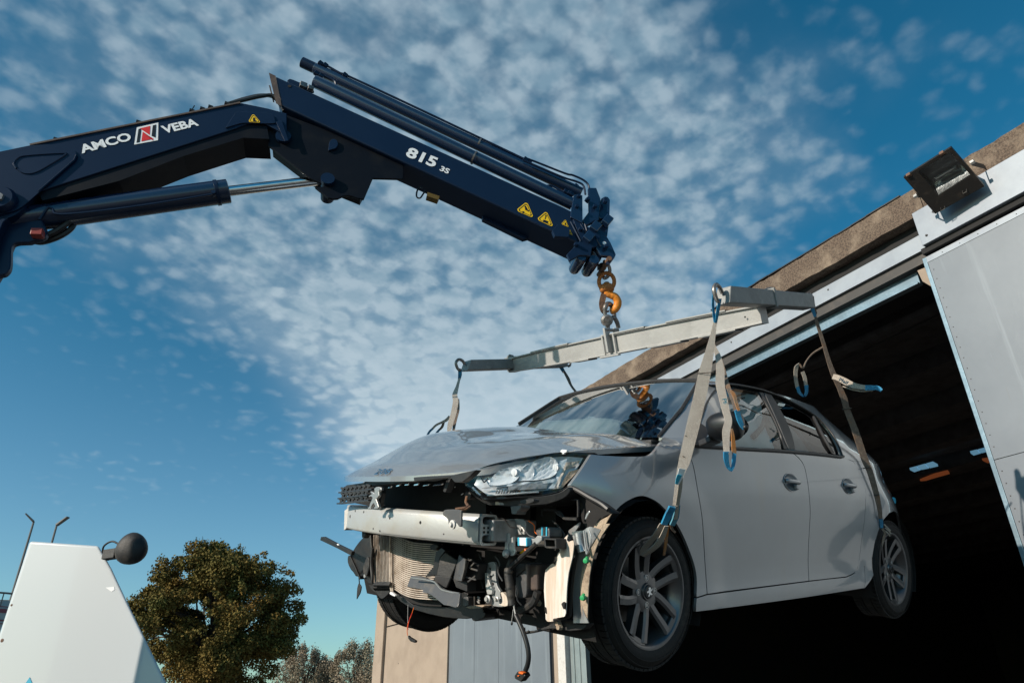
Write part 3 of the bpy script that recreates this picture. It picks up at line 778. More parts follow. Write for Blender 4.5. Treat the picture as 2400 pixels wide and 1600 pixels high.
def warn(tri, par, kind=0, dz=0):
    c = (sum(p[0] for p in tri)/3, sum(p[1] for p in tri)/3)
    sc_ = lambda k: [(c[0]+(x-c[0])*k, c[1]+(y-c[1])*k) for x, y in tri]
    def rnd(pts, r=.16):
        out = []
        for i in range(3):
            p = V(pts[i]+(0,)); a = V(pts[i-1]+(0,)); b = V(pts[(i+1) % 3]+(0,))
            out += [p.lerp(a, r), p.lerp(a, r*.4).lerp(b, r*.4), p.lerp(b, r)]
        return [(q.x, q.y) for q in out]
    s = flat('warning_sticker', rnd(sc_(1.0)), 'yellow', -.002-dz, par)
    o1 = rnd(sc_(.84)); o2 = rnd(sc_(.72))
    for i in range(len(o1)):
        pass
    m = MB(); A = [m.b.verts.new(K(x, y, -.0028-dz)) for x, y in o1]; B = [m.b.verts.new(K(x, y, -.0028-dz)) for x, y in o2]
    for i in range(len(A)):
        j = (i+1) % len(A)
        f = m.b.faces.new((A[i], A[j], B[j], B[i])); f.normal_update()
        if f.normal.dot(nC) > 0: f.normal_flip()
    m.build('sticker_border', 'blackd', par, recalc=False)
    w = abs(tri[2][0]-tri[1][0])
    def rect(cx, cy, rw, rh, a=0):
        ca, sa = math.cos(a), math.sin(a)
        return [(c[0]+w*(cx+u*ca*rw-v*sa*rh), c[1]+w*(cy+u*sa*rw+v*ca*rh)) for u, v in ((-.5, -.5), (.5, -.5), (.5, .5), (-.5, .5))]
    shp = {0: [rect(.02, -.12, .09, .22, -.5), rect(.08, .0, .24, .07, .5), rect(-.12, .12, .10, .10)],
           1: [rect(.0, .14, .30, .14, .35), rect(.0, -.10, .05, .22, .35), rect(.02, -.2, .09, .07, .35)],
           2: [rect(.0, -.02, .16, .22), rect(.06, .12, .24, .08)]}[kind]
    for r in shp: flat('pictogram', r, 'blackd', -.0030-dz, par)
    return s
warn([(593, 266), (581, 286), (612, 288)], boom1, 2, .008)
# pivot at the far left
m = MB(); m.lathe([(0, -.05), (.07, -.05), (.085, -.03), (.085, .0), (.12, .0), (.12, WB)], K(3, 473, 0), nC, 28); m.build('pivot_pin', 'navy', crane, smooth=True)
m = MB(); m.lathe([(0, -.062), (.03, -.062), (.035, -.05)], K(3, 475, 0), nC, 6); m.build('pivot_bolt', 'shackle', crane)
# column head and its leg
cpl('column_head', outline([(-260, 520), (8, 512)], [(8, 512), (40, 500), (90, 500)], [(90, 500), (110, 548), (70, 567)], [(70, 567), (38, 569), (27, 578), (25.5, 590)], [(25.5, 590), (25, 615), (22, 630), (12, 641), (-2, 645)], [(-2, 645), (-260, 760)]), .06, .04, bev=.006)
# column down to the truck bed, left of the frame
m = MB(); q0 = K(-190, 640, .11); m.bar(V((q0.x, q0.y, .9)), q0, .42, .42, up=nC); m.build('column', 'navy', crane, bevel=.02)
m = MB(); m.box((q0.x, q0.y, .55), (1.1, 1.1, .8)); m.build('crane_base', 'navy', crane, bevel=.03)
# main lift cylinder under the first boom
ca, cb = K(10, 521, .11), K(537, 448, .11)
cylr = .078
m = MB(); ax_ = (cb-ca); ln = ax_.length
m.lathe([(0, 0), (cylr*1.0, 0), (cylr, ln-.30), (cylr, ln-.004), (cylr*.9, ln), (.040, ln), (.040, ln-.01)], ca, ax_, 36)
lift = m.build('lift_cylinder', 'navygloss', crane, smooth=True, ang=30)
m = MB(); m.lathe([(cylr+.002, 0), (cylr+.005, .002), (cylr+.005, .022), (cylr+.002, .024)], cb-ax_.normalized()*.085, ax_, 36); m.build('gland_ring', 'navy', lift, smooth=True)
rb = K(772, 420, .11)
m = MB(); m.lathe([(.0335, 0), (.0335, (rb-cb).length+.1)], cb-ax_.normalized()*.02, rb-cb, 28); m.build('piston_rod', 'rod', lift, smooth=True)
m = MB(); m.tube(crom([K(*p, .03) for p in z1((240, 1085), (290, 1015), (320, 1018), (385, 1052), (800, 1008), (1275, 933), (1305, 920))], 6), .007, 8); m.build('rigid_pipe', 'navy', lift, smooth=True)
m = MB(); m.lathe([(0, -.016), (.014, -.016), (.017, 0), (.017, .02)], K(*z1((1308, 922))[0], .032), nC, 6); m.build('pipe_union', 'navy', lift)
m = MB()
for k, pts in enumerate((((150, 1085), (205, 1120), (195, 1160), (270, 1180), (330, 1160), (400, 1115), (440, 1080)), ((190, 1215), (260, 1222), (360, 1190), (430, 1145), (460, 1100)), ((180, 1190), (250, 1205), (340, 1175), (400, 1130)))):
    m.tube(crom([K(*p, .10+.04*k) for p in z1(*pts)], 5), .017, 8)
m.build('hydraulic_hose', 'hose', crane, smooth=True)
m = MB(); m.bar(K(*z1((195, 1168))[0], .04), K(*z1((268, 1170))[0], .04), .05, .045); m.build('red_fitting', M('red_fitting', (.30, .03, .02), .5), crane, bevel=.004)
# elbow bracket below the second boom
brk = z2((66, 470), (75, 560), (75, 630), (330, 830), (440, 880), (360, 885), (440, 950), (475, 957), (500, 955), (535, 938), (570, 935), (600, 943), (620, 951), (660, 958), (715, 830), (900, 835), (905, 750), (500, 560), (180, 440))
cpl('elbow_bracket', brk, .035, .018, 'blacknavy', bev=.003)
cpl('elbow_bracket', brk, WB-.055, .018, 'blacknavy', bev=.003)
m = MB(); m.lathe([(0, -.015), (.045, -.015), (.045, WB-.02)], K(768, 421, .02), nC, 24); m.build('elbow_pin', 'navy', crane, smooth=True)
m = MB(); m.lathe([(0, -.01), (.05, -.01), (.05, WB-.02)], K(664, 320, .02), nC, 24); m.build('elbow_pin', 'navy', crane, smooth=True)
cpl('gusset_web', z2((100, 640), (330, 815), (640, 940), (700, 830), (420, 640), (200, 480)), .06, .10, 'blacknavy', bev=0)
sideplate('boom_gusset', z2((122, 485), (160, 478), (200, 600), (176, 604)), .008)
sideplate('lifting_eye', outline(z2((443, 650), (450, 608), (470, 590), (495, 598), (502, 625), (490, 645)), z2((490, 645), (443, 660))), .016, o=.036)
# second boom
top0, bot0 = (646, 178.5), (659.5, 247.5)
b2 = [top0, (1322, 486), (1349, 500), (1356, 570), bot0]
boom2 = cpl('second_boom', b2, 0, WB, bev=.010, label='outer boom lettered 815 3S')
# the flared rough-cut mouth at its upper end
m = MB()
o4 = [K(646, 178, -.004), K(660, 249, -.004), K(660, 249, WB+.004), K(646, 178, WB+.004)]
drl = (K(646, 178)-K(700, 203)).normalized()
f4 = [p+drl*(.050 if i in (0, 3) else .040)*(1 if i in (0, 1) else 1.1) for i, p in enumerate(o4)]
A = [m.b.verts.new(p) for p in o4]; B = [m.b.verts.new(p) for p in f4]; A2 = [m.b.verts.new(p.lerp(sum(o4, V())/4, .07)) for p in o4]; B2 = [m.b.verts.new(p.lerp(sum(f4, V())/4, .07)) for p in f4]
for i in range(4):
    j = (i+1) % 4
    m.b.faces.new((A[i], A[j], B[j], B[i])); m.b.faces.new((A2[i], B2[i], B2[j], A2[j])); m.b.faces.new((B[i], B[j], B2[j], B2[i])); m.b.faces.new((A[i], A2[i], A2[j], A[j]))
m.build('boom_mouth', 'brown', boom2)
m = MB(); m.prism([K(630, 200, .05), K(640, 240, .05), K(640, 240, WB-.04), K(630, 200, WB-.04)], uC*.01); m.build('inner_section_end', 'brown', boom2)
ctext('815', (949.5, 364.5), (1029, 396.5), .125, boom2, .035, 1.18, 1.0)
ctext('3S', (1029, 398.5), (1052, 408), .062, boom2, .03, 1.15)
w1 = warn([(1235, 472), (1208.5, 493), (1251.5, 511.5)], boom2, 0)
warn([(1281, 494), (1257, 514), (1298, 533)], boom2, 1)
warn([(1325.5, 514), (1315, 525), (1333.5, 533)], boom2, 2)
warn([(1334.5, 535.5), (1331, 547), (1342.5, 551.5)], boom2, 2)
# hole, lugs at the upper end
m = MB(); m.lathe([(0, -.003), (.012, -.003), (.012, .002)], K(*z2((205, 268))[0], 0), nC, 12); m.build('drain_hole', 'dark', boom2)
cpl('rear_lug', outline(z2((190, 232), (205, 222), (225, 226)), z2((225, 226), (345, 275)), z2((345, 275), (345, 300), (200, 250))), .06, .02)
m = MB(); m.box(K(*z2((290, 262))[0], .05), (.05, .03, .045)); m.box(K(*z2((335, 280))[0], .03), (.04, .03, .035)); m.build('cylinder_clamp', 'shackle', boom2, bevel=.005)
# lower wear plate, cable eye and yellow tag underneath
m = MB(); m.prism([K(x, y, .17) for x, y in z2((1385, 1040), (1665, 1170), (1680, 1190), (1640, 1200), (1390, 1078))], nC*.04); m.build('wear_plate', 'navy', boom2)
m = MB(); m.tube(crom([K(*p, .1) for p in z2((1020, 890), (1000, 885), (985, 915), (985, 945), (1005, 952), (1025, 925), (1040, 905))], 5), .006, 6); m.build('cable_loop', 'hose', boom2, smooth=True)
m = MB(); m.prism([K(x, y, .07) for x, y in z2((1050, 915), (1125, 940), (1115, 962), (1045, 938))], nC*.05); m.build('yellow_tag', M('dark_yellow_tag', (.12, .075, .01), .6), boom2)
# extension cylinders
def cyl(pa, pb, r, o, nm, cap=None):
    a, b = K(*pa, o), K(*pb, o); d = b-a; l_ = d.length
    m = MB(); m.lathe([(0, 0), (r*.92, .0), (r, .012), (r, l_), (0, l_)], a, d, 28); c = m.build(nm, 'navygloss', crane, smooth=True, ang=30)
    if cap:
        m = MB(); m.lathe([(0, -.10), (r*cap, -.10), (r*cap, -.0), (r*.9, .002)], a, d, 24); m.build('end_cap', 'navy', c, smooth=True, ang=30)
    return c, d.normalized()
cy1, dcy = cyl((737, 191), (1342, 479), .046, .045, 'extension_cylinder')
cy2, _ = cyl((737, 160), (1362, 453), .043, .14, 'extension_cylinder', .93)
for c, pa, o, nm in ((cy1, (1116, 352), .045, 0), (cy2, (1128, 330), .14, 1)):
    p = K(*((1111, 370) if nm == 0 else (1123, 343)), o)
    m = MB(); m.lathe([(.049, -.006), (.051, -.006), (.051, .006), (.049, .006)], onplane(*((1111, 370) if nm == 0 else (1123, 338)), PC+nC*o, nC), dcy, 24); m.build('band_clamp', 'shackle', c, smooth=True)
def pipe(pts, r, o, mat='navy', f=z2, par=None, nm='rigid_pipe'):
    m = MB(); m.tube(crom([K(*p, o) for p in f(*pts)], 4), r, 7); return m.build(nm, mat, par or crane, smooth=True)
pipe(((395, 128), (430, 140), (520, 190), (570, 208), (1000, 408), (1640, 712), (1660, 722)), .0085, .10)
pipe(((1645, 716), (1665, 712), (1890, 800), (1940, 812), (2010, 845), (2040, 885), (2038, 960)), .008, .10)
pipe(((1640, 722), (1700, 748), (1880, 825), (1960, 850), (2005, 875), (2018, 930)), .008, .07)
pipe(((1765, 880), (1800, 876), (1835, 888), (1880, 915), (1935, 938)), .008, .02)
pipe(((375, 195), (430, 212), (480, 235), (492, 270)), .009, .09)
m = MB()
for x, y, o in ((395, 128, .10), (425, 140, .10), (545, 200, .10), (370, 190, .08), (400, 205, .08), (1650, 716, .10), (1895, 915, .02), (1930, 930, .02), (1918, 925, .02), (1960, 880, .12), (2030, 965, .10)):
    MB().box(K(*z2((x, y))[0], o), (.035, .03, .032), Matrix.Rotation(.45, 3, 'Y')).build('pipe_union', 'navy', crane, bevel=.005)
# head of the boom: side plates, sheave cheeks, square stops and rollers
def hp(pts, o, th, nm='head_plate', bev=.004, f=zt): return cpl(nm, f(*pts), o, th, 'navygloss', bev=bev, parent=head)
head = cpl('boom_head', zt((262, 290), (400, 385), (520, 440), (560, 500), (520, 600), (470, 610), (455, 700), (420, 690), (340, 690), (240, 745), (210, 680), (330, 560), (352, 520)), -.012, .022, bev=.005)
hp(((262, 290), (400, 385), (520, 440), (560, 500), (520, 600), (470, 610), (440, 640), (420, 640), (340, 640), (300, 560)), .012, WB-.02, 'head_block')
hp(((285, 72), (300, 66), (372, 74), (374, 362), (250, 300), (256, 232)), -.02, .02)
hp(((285, 72), (300, 66), (372, 74), (374, 362), (250, 300), (256, 232)), .16, .02)
hp(((432, 0), (512, 0), (556, 112), (536, 332), (405, 392), (372, 330), (440, 240)), .0, .024)
hp(((432, 0), (512, 0), (556, 112), (536, 332), (405, 392), (440, 240)), .15, .024)
hp(((565, 108), (602, 88), (632, 94), (652, 122), (648, 292), (560, 318), (535, 300)), .02, .05)
hp(((565, 108), (602, 88), (632, 94), (652, 122), (648, 292), (560, 318), (535, 300)), .14, .03)
hp(((640, 380), (625, 494), (540, 480), (505, 430), (560, 330)), .03, .10)
for cx, cy, w, hh, o in ((634, 318, 62, 60, -.02), (512, 384, 66, 58, -.035), (442, 486, 66, 64, -.04)):
    a = K(*zt((cx, cy))[0], o); 
    hp(((cx-w, cy+8), (cx-6, cy-hh), (cx+w, cy-8), (cx+6, cy+hh)), o, .09, 'square_stop', .006)
hp(((380, 380), (620, 495), (660, 560), (714, 680), (700, 712), (648, 782), (618, 760), (640, 700), (560, 690), (470, 560), (380, 520)), .0, .03, 'nose_plate', .006)
hp(((380, 380), (620, 495), (660, 560), (714, 680), (700, 712), (648, 782), (618, 760), (640, 700), (560, 690), (470, 560), (380, 520)), .17, .03, 'nose_plate', .006)
hp(((540, 560), (600, 640), (560, 735), (540, 740), (470, 640)), .03, .14, 'nose_block', .006)
m = MB()
for cx, cy, r in ((362, 700, 62), (492, 728, 62)):
    p = K(*zt((cx, cy))[0], .0); rr_ = r/4.354/FPX*depth_of(p)
    m.lathe([(0, .0), (rr_*.8, 0), (rr_, .02), (rr_, .16), (rr_*.8, .18), (0, .18)], p, nC, 22)
m.build('guide_roller', 'navygloss', head, smooth=True, ang=30)
m = MB()
for cx, cy in ((600, 145), (600, 125), (497, 192), (310, 195), (350, 425), (612, 598), (330, 90), (425, 120), (305, 580)):
    m.lathe([(0, -.018), (.013, -.018), (.016, -.004), (.016, .01)], K(*zt((cx, cy))[0], -.02), nC, 6)
m.build('bolt_head', 'navy', head)
m = MB(); m.lathe([(0, -.0021), (.014, -.0021), (.014, -.001)], K(*zt((594, 566))[0], .0), nC, 12); m.build('grease_port', 'white', head)
m = MB()
for a, b in (((250, 348), (352, 545)), ((352, 372), (405, 460)), ((395, 372), (415, 440)), ((500, 500), (560, 600)), ((405, 380), (500, 330))):
    m.tube([K(*zt(a)[0], -.012), K(*zt(b)[0], -.012)], .006, 6)
m.build('weld_bead', 'navy', head, smooth=True)
# clamp bracket on the side by the small stickers
sideplate('guard_bracket', z2((1815, 1150), (1850, 1110), (1925, 1135), (1915, 1190), (1830, 1185)), .03)
m = MB(); m.lathe([(0, -.02), (.018, -.02), (.018, .2)], K(*zt((637, 735))[0], .0), nC, 14); m.build('hook_pin', 'rust', head, smooth=True)

# ------------------------------------------------------------------ hook chain: shackle, swivel hook, lower shackle
HD = depth_of(V((2.77, 3.31, 4.0)))
def h(x, y, o=0): return at(*zt((x, y))[0], HD+o)
sx = 1/4.354/FPX*HD
sh = thing('upper_shackle', 'grey steel shackle hanging from the nose of the navy crane', 'shackle', h(620, 740))
MB().tube(crom([h(588, 748, -.02), h(612, 765, -.03), (h(640, 800, -.02)), h(650, 850), h(632, 900, .01), h(598, 922, .01), h(580, 900, .03), h(575, 840, .05), h(570, 780, .05)], 5), .0125, 10).build('bow', 'shackle', sh, smooth=True)
m = MB(); m.sphere(h(572, 808, .03), .032, 12, 8); m.bar(h(560, 780, .03), h(560, 840, .03), .05, .045); m.build('pin_nut', 'black', sh, smooth=True)
sw = thing('swivel_hook', 'rusty orange swivel hook between two grey shackles', 'hook', h(620, 960))
loop = [(617+78*math.cos(a)*(1.0 if math.sin(a) < 0 else 1.0), 958-88*math.sin(a)) for a in [2*math.pi*i/28 for i in range(28)]]
loop = [(x, min(y, 1022)) for x, y in loop]
MB().tube([h(x, y) for x, y in loop], .0145, 12, closed=True).build('eye', 'hookrust', sw, smooth=True)
m = MB(); m.lathe([(0, .0), (.036, .0), (.050, .016), (.054, .034), (.044, .052), (.026, .060), (0, .062)], h(622, 1066), ZZ, 22, ); m.build('swivel_body', 'hookrust', sw, smooth=True, ang=50)
m = MB(); m.lathe([(0, 0), (.025, 0), (.026, .022), (.020, .032), (0, .034)], h(620, 1010), ZZ, 9); m.build('castle_nut', 'rust', sw)
MB().tube(crom([h(618, 1055), h(632, 1085), h(668, 1098), h(705, 1115), h(730, 1160), h(722, 1212), h(690, 1248), h(652, 1262)], 6), [.024]*6+[.025]*6+[.027]*6+[.028]*6+[.029]*6+[.028]*6+[.024]*6+[.014], 12).build('hook_body', 'hookorange', sw, smooth=True)
m = MB(); m.ribbon(crom([h(592, 1082, -.01), h(578, 1130, -.01), h(570, 1190, -.01), h(588, 1255, -.01), h(630, 1262)], 5), .042, RR, .012); m.build('latch', 'rust', sw)
ls = thing('lower_shackle', 'pair of linked grey shackles joining the orange hook to the lifting beam', 'shackle', h(640, 1300))
MB().tube(crom([h(606, 1330, -.02), h(600, 1270, -.02), h(605, 1215, -.02), h(630, 1185), h(665, 1200, .03), h(690, 1260, .05), h(700, 1330, .05)], 5), [.014]*8+[.018]*18+[.014]*5, 10).build('bow', 'shackle', ls, smooth=True)
m = MB(); m.lathe([(0, -.02), (.028, -.02), (.042, -.012), (.042, .02), (.03, .03), (0, .03)], h(620, 1352, -.03), FF, 20); m.lathe([(0, -.026), (.014, -.026), (.014, -.02)], h(620, 1352, -.03), FF, 12); m.build('pin_boss', 'shackle', ls, smooth=True, ang=30)
MB().tube(crom([h(628, 1450, -.01), h(630, 1400, -.01), h(652, 1345, 0), h(690, 1325, .02), h(722, 1370, .04), h(738, 1430, .05)], 5), .016, 10).build('bow', 'shackle', ls, smooth=True)
MB().tube([h(606, 1330, -.02), h(700, 1330, .05)], .013, 8).build('pin', 'shackle', ls, smooth=True)
# ------------------------------------------------------------------ lifting frame (a beam with a crossbar at each end)
def carR(y, p, r):
    cy, sy, cp, sp, cr, sr = math.cos(y), math.sin(y), math.cos(p), math.sin(p), math.cos(r), math.sin(r)
    return Matrix(((cy, -sy, 0), (sy, cy, 0), (0, 0, 1))) @ Matrix(((cp, 0, -sp), (0, 1, 0), (sp, 0, cp))) @ Matrix(((1, 0, 0), (0, cr, -sr), (0, sr, cr)))
RFm = carR(11.34*D, 19.0*D, 9.15*D); TFm = V((2.77, 3.31, 3.52))
def F3(x, y, z): return RFm @ V((x, y, z))+TFm
ex, ey, ez = [RFm @ V(v) for v in ((1, 0, 0), (0, 1, 0), (0, 0, 1))]
fr = thing('spreader_beam', 'weathered steel lifting beam with a crossbar at each end, hung from the orange hook', 'lifting beam', F3(0, 0, 0))
LC, RC = F3(0, 1.05, 0), F3(0, -1.05, 0)
A_ = at(1203, 855, depth_of(LC)); B_ = at(1790, 736, depth_of(RC))
dm = (B_-A_).normalized()
def mainp(t, x=0, z=0):
    return A_.lerp(B_, t)+ex*x+ez*z
m = MB(); hb = .062
# I section: web, flanges, with slight swell in the middle
def hh(t): return hb*(.86+.22*math.sin(math.pi*min(1, max(0, t)))**.8)
n = 16; T = [i/n for i in range(n+1)]
for sgn in (1, -1):
    rows = []
    for t in T:
        z = sgn*hh(t); c = [mainp(t, -.045, z), mainp(t, .045, z), mainp(t, .045, z-sgn*.010), mainp(t, -.045, z-sgn*.010)]
        rows.append(c+[c[0]])
    m.grid(rows)
rows = []
for t in T:
    z = hh(t)-.010; c = [mainp(t, -.030, z), mainp(t, .030, z), mainp(t, .030, -z), mainp(t, -.030, -z)]; rows.append(c+[c[0]])
m.grid(rows)
for t in (0, 1):
    z = hh(t); m.b.faces.new([m.b.verts.new(mainp(t, a*.045, b*z)) for a, b in ((-1, -1), (1, -1), (1, 1), (-1, 1))])
main = m.build('main_beam', 'galv', fr, bevel=.0025)
m = MB()
for t0, t1, s_ in ((.12, .30, 1), (.45, .62, 1), (.70, .9, 1), (.30, .38, -1), (.62, .74, -1), (.80, .92, -1)):
    rows = []
    for i in range(6):
        t = t0+(t1-t0)*i/5; z = s_*(hh(t)+.003); c = [mainp(t, -.052, z+.004), mainp(t, .05, z+.004), mainp(t, .05, z-.004), mainp(t, -.052, z-.004)]; rows.append(c+[c[0]])
    m.grid(rows)
m.build('cover_strip', 'galv', main)
tc_ = .475
m = MB()
c0 = mainp(tc_)
for off in (-.05, .045): m.bar(mainp(tc_)+dm*off-ex*.048-ez*.07, mainp(tc_)+dm*off-ex*.048+ez*.075, .012, .014, up=dm)
m.bar(mainp(tc_)-ex*.055-ez*.055, mainp(tc_)-ex*.055+ez*.115, .055, .018, up=dm)
m.bar(mainp(tc_)+ex*.055-ez*.055, mainp(tc_)+ex*.055+ez*.115, .055, .018, up=dm)
m.bar(mainp(tc_)-ex*.06-ez*.078+dm*.0-dm*.08, mainp(tc_)-ex*.06-ez*.078+dm*.08, .03, .012, up=ez)
m.build('lifting_lug', 'galv', main, bevel=.003)
m = MB(); m.tube([mainp(tc_, -.075, .10), mainp(tc_, .075, .10)], .012, 8); m.build('lug_pin', 'shackle', main, smooth=True)
m = MB(); m.lathe([(0, 0), (.006, 0)], mainp(.955, -.0455, .0), -ex, 8); m.build('drilled_hole', 'dark', main)
# crossbars
bars = []
for (pn, pf, ref, nm) in (((1694, 693), (1893, 708), -1, 'r'), ((1090, 857), (1322, 850), 1, 'l')):
    a = at(*pn, depth_of(F3(-.49, ref*1.05, 0))); b = at(*pf, depth_of(F3(.65, ref*1.05, 0)))
    d = (b-a).normalized()
    m = MB(); hz = .046 if nm == 'r' else .038
    s_ = d.cross(ez).normalized(); u_ = s_.cross(d)
    rows = []
    for t, c_ in ((0, .045), (.01, 0), (1, 0)):
        pass
    P = lambda t, i, j: a.lerp(b, t)+s_*i*.042+u_*j*hz
    # bevelled near end
    for t in (0, .5, 1):
        rows.append([P(t, -1, -1)-(d*.02 if t == 0 else V()), P(t, 1, -1)-(d*.02 if t == 0 else V()), P(t, 1, 1)+(d*.03 if t == 0 else V()), P(t, -1, 1)+(d*.03 if t == 0 else V())])
    g = [[m.b.verts.new(p) for p in r] for r in rows]
    for i in range(2):
        for k in range(4): m.b.faces.new((g[i][k], g[i][(k+1) % 4], g[i+1][(k+1) % 4], g[i+1][k]))
    m.b.faces.new(g[0]); m.b.faces.new(g[-1][::-1])
    cb_ = m.build('crossbar', 'barshade', fr, bevel=.005, seg=2)
    tcl = .47 if nm == 'r' else .45
    m = MB(); q = a.lerp(b, tcl)
    for k in ((-1, 1) if nm == 'l' else (1,)):
        m.bar(q+d*k*.020-u_*(hz+.01)-s_*.0, q+d*k*.020+u_*(hz+.012), .014, .098, up=d.cross(u_))
    if nm == 'l':
        m.bar(q+u_*(hz+.01)-d*.045, q+u_*(hz+.01)+d*.045, .09, .02, up=u_); m.bar(q-u_*(hz+.014)-d*.02, q-u_*(hz+.014)+d*.06, .09, .012, up=u_)
        m.box(q+u_*(hz+.025)-d*.02, (.04, .04, .016))
    m.build('clamp_plate', 'barshade', cb_, bevel=.003)
    # strap hooks at both ends
    for e, dd in ((a, -d), (b, d)):
        m = MB(); m.tube(crom([e+u_*(hz*.3)+dd*.0, e+u_*(hz*1.0)+dd*.02, e+u_*(hz*1.25)+dd*.055, e+u_*(hz*.6)+dd*.085, e-u_*(hz*.5)+dd*.075, e-u_*(hz*.8)+dd*.05], 5), .011, 8)
        m.build('strap_hook', 'shackle', cb_, smooth=True)
    bars.append((a, b, d, u_))
if True:
    m = MB(); a, b, d, u_ = bars[0]
    m.tube(crom([a.lerp(b, .45)+u_*.05, a.lerp(b, .5)+u_*.062, a.lerp(b, .56)+u_*.07, a.lerp(b, .60)+u_*.052], 4), .007, 6); m.build('tie_wire', 'shackle', fr, smooth=True)
# ------------------------------------------------------------------ the car: x runs rearward from the front axle, left side at -y, z up from its own ground line
CR = carR(11.0053*D, 7.8993*D, 12.3061*D); CT = V((1.9012, 3.2376, 1.5919))
CM = Matrix.Translation(CT) @ CR.to_4x4(); CRi = CR.transposed()
car = thing('wrecked_car', 'silver grey hatchback without its front bumper, hanging in slings from the lifting beam', 'car', mw=CM)
def cray(px, py): return CRi @ (CAM-CT), CRi @ ray(px, py)
def CI(px, py, ax_, v):
    o, d = cray(px, py); return o+d*((v-o[ax_])/d[ax_])
def C2W(p): return CM @ V(p)
def clamp(a, lo=0., hi=1.): return max(lo, min(hi, a))
def ss(a): a = clamp(a); return a*a*(3-2*a)
RX = [.7, .80, .9, 1.1, 1.4, 1.8, 2.1, 2.25, 2.45, 2.67, 2.91, 3.1]; RZ = [1.372, 1.385, 1.398, 1.42, 1.432, 1.425, 1.405, 1.38, 1.28, 1.175, 1.06, .955]
LX = [.7, .9, 1.1, 1.4, 1.8, 2.08, 2.24, 2.45, 2.67, 2.91, 3.0]; LZ = [1.297, 1.323, 1.345, 1.357, 1.35, 1.33, 1.275, 1.185, 1.095, 1.0, .985]
def zrl(x): return interp(x, LX, LZ)
def tailcut(x, z):
    x0 = interp(z, [.3, .5, .66, .88], [2.70, 2.67, 2.60, 2.44]); d = x-x0
    return .38*.5*(d+math.sqrt(d*d+.012))-.0 if d > -.5 else 0
def zrc(x): return interp(x, RX, RZ)
SZ = [.12, .165, .20, .25, .28, .32, .38, .46, .58, .68, .735, .78, .86, .95, .975, 1.2]; SW = [.79, .828, .848, .854, .850, .843, .843, .852, .866, .874, .876, .872, .859, .845, .838, .838]
_sb = [sum(interp(.10+k*.004+o*.004, SZ, SW)*w for o, w in zip(range(-6, 7), (1, 2, 4, 6, 8, 9, 10, 9, 8, 6, 4, 2, 1)))/70 for k in range(240)]
def sbase(z):
    t = clamp((z-.10)/.004, 0, 238.9); i = int(t); return _sb[i]+(_sb[i+1]-_sb[i])*(t-i)
def HW(x, z):
    base = sbase(z)
    base -= max(0, tailcut(x, z)-.004)
    if x < .62 and z > .66: base -= .075*ss((.62-x)/.5)*((min(z, 1.0)-.66)/.30)**2
    if z > .975:
        zr = max(zrl(max(x, .9)), 1.0); t = clamp((z-.975)/(zr-.975), 0, 1.15)
        base -= max(0, base-.60)*t**1.35
    if z > .93 and x < 1.2:
        xe = .30+1.55*(z-1.03)+.08
        if x < xe+.16: base -= .16*clamp(1-(x-xe)/.16, 0, 1.0)**2*ss((z-.93)/.07)
    if x < -.05: base -= .10*((-.05-x)/.45)**2.2*(1 if z > .5 else .8)
    for cx in (0, 2.54):
        r = math.hypot(x-cx, z-.31)
        if r < .66: base += (.009 if cx == 0 else .004)*ss((.56-r)/.17)*ss((.84-z)/.14)
    # waist crease and a hollow along the lower doors
    return base
def sidept(px, py):
    y = -.84
    for _ in range(14):
        p = CI(px, py, 1, y); y = .5*y+.5*-HW(p.x, p.z)
    return (p.x, p.z)
def sidepoly(pts): return [sidept(*p) for p in pts]
S_side = lambda a, b: V((a, -HW(a, b), b))
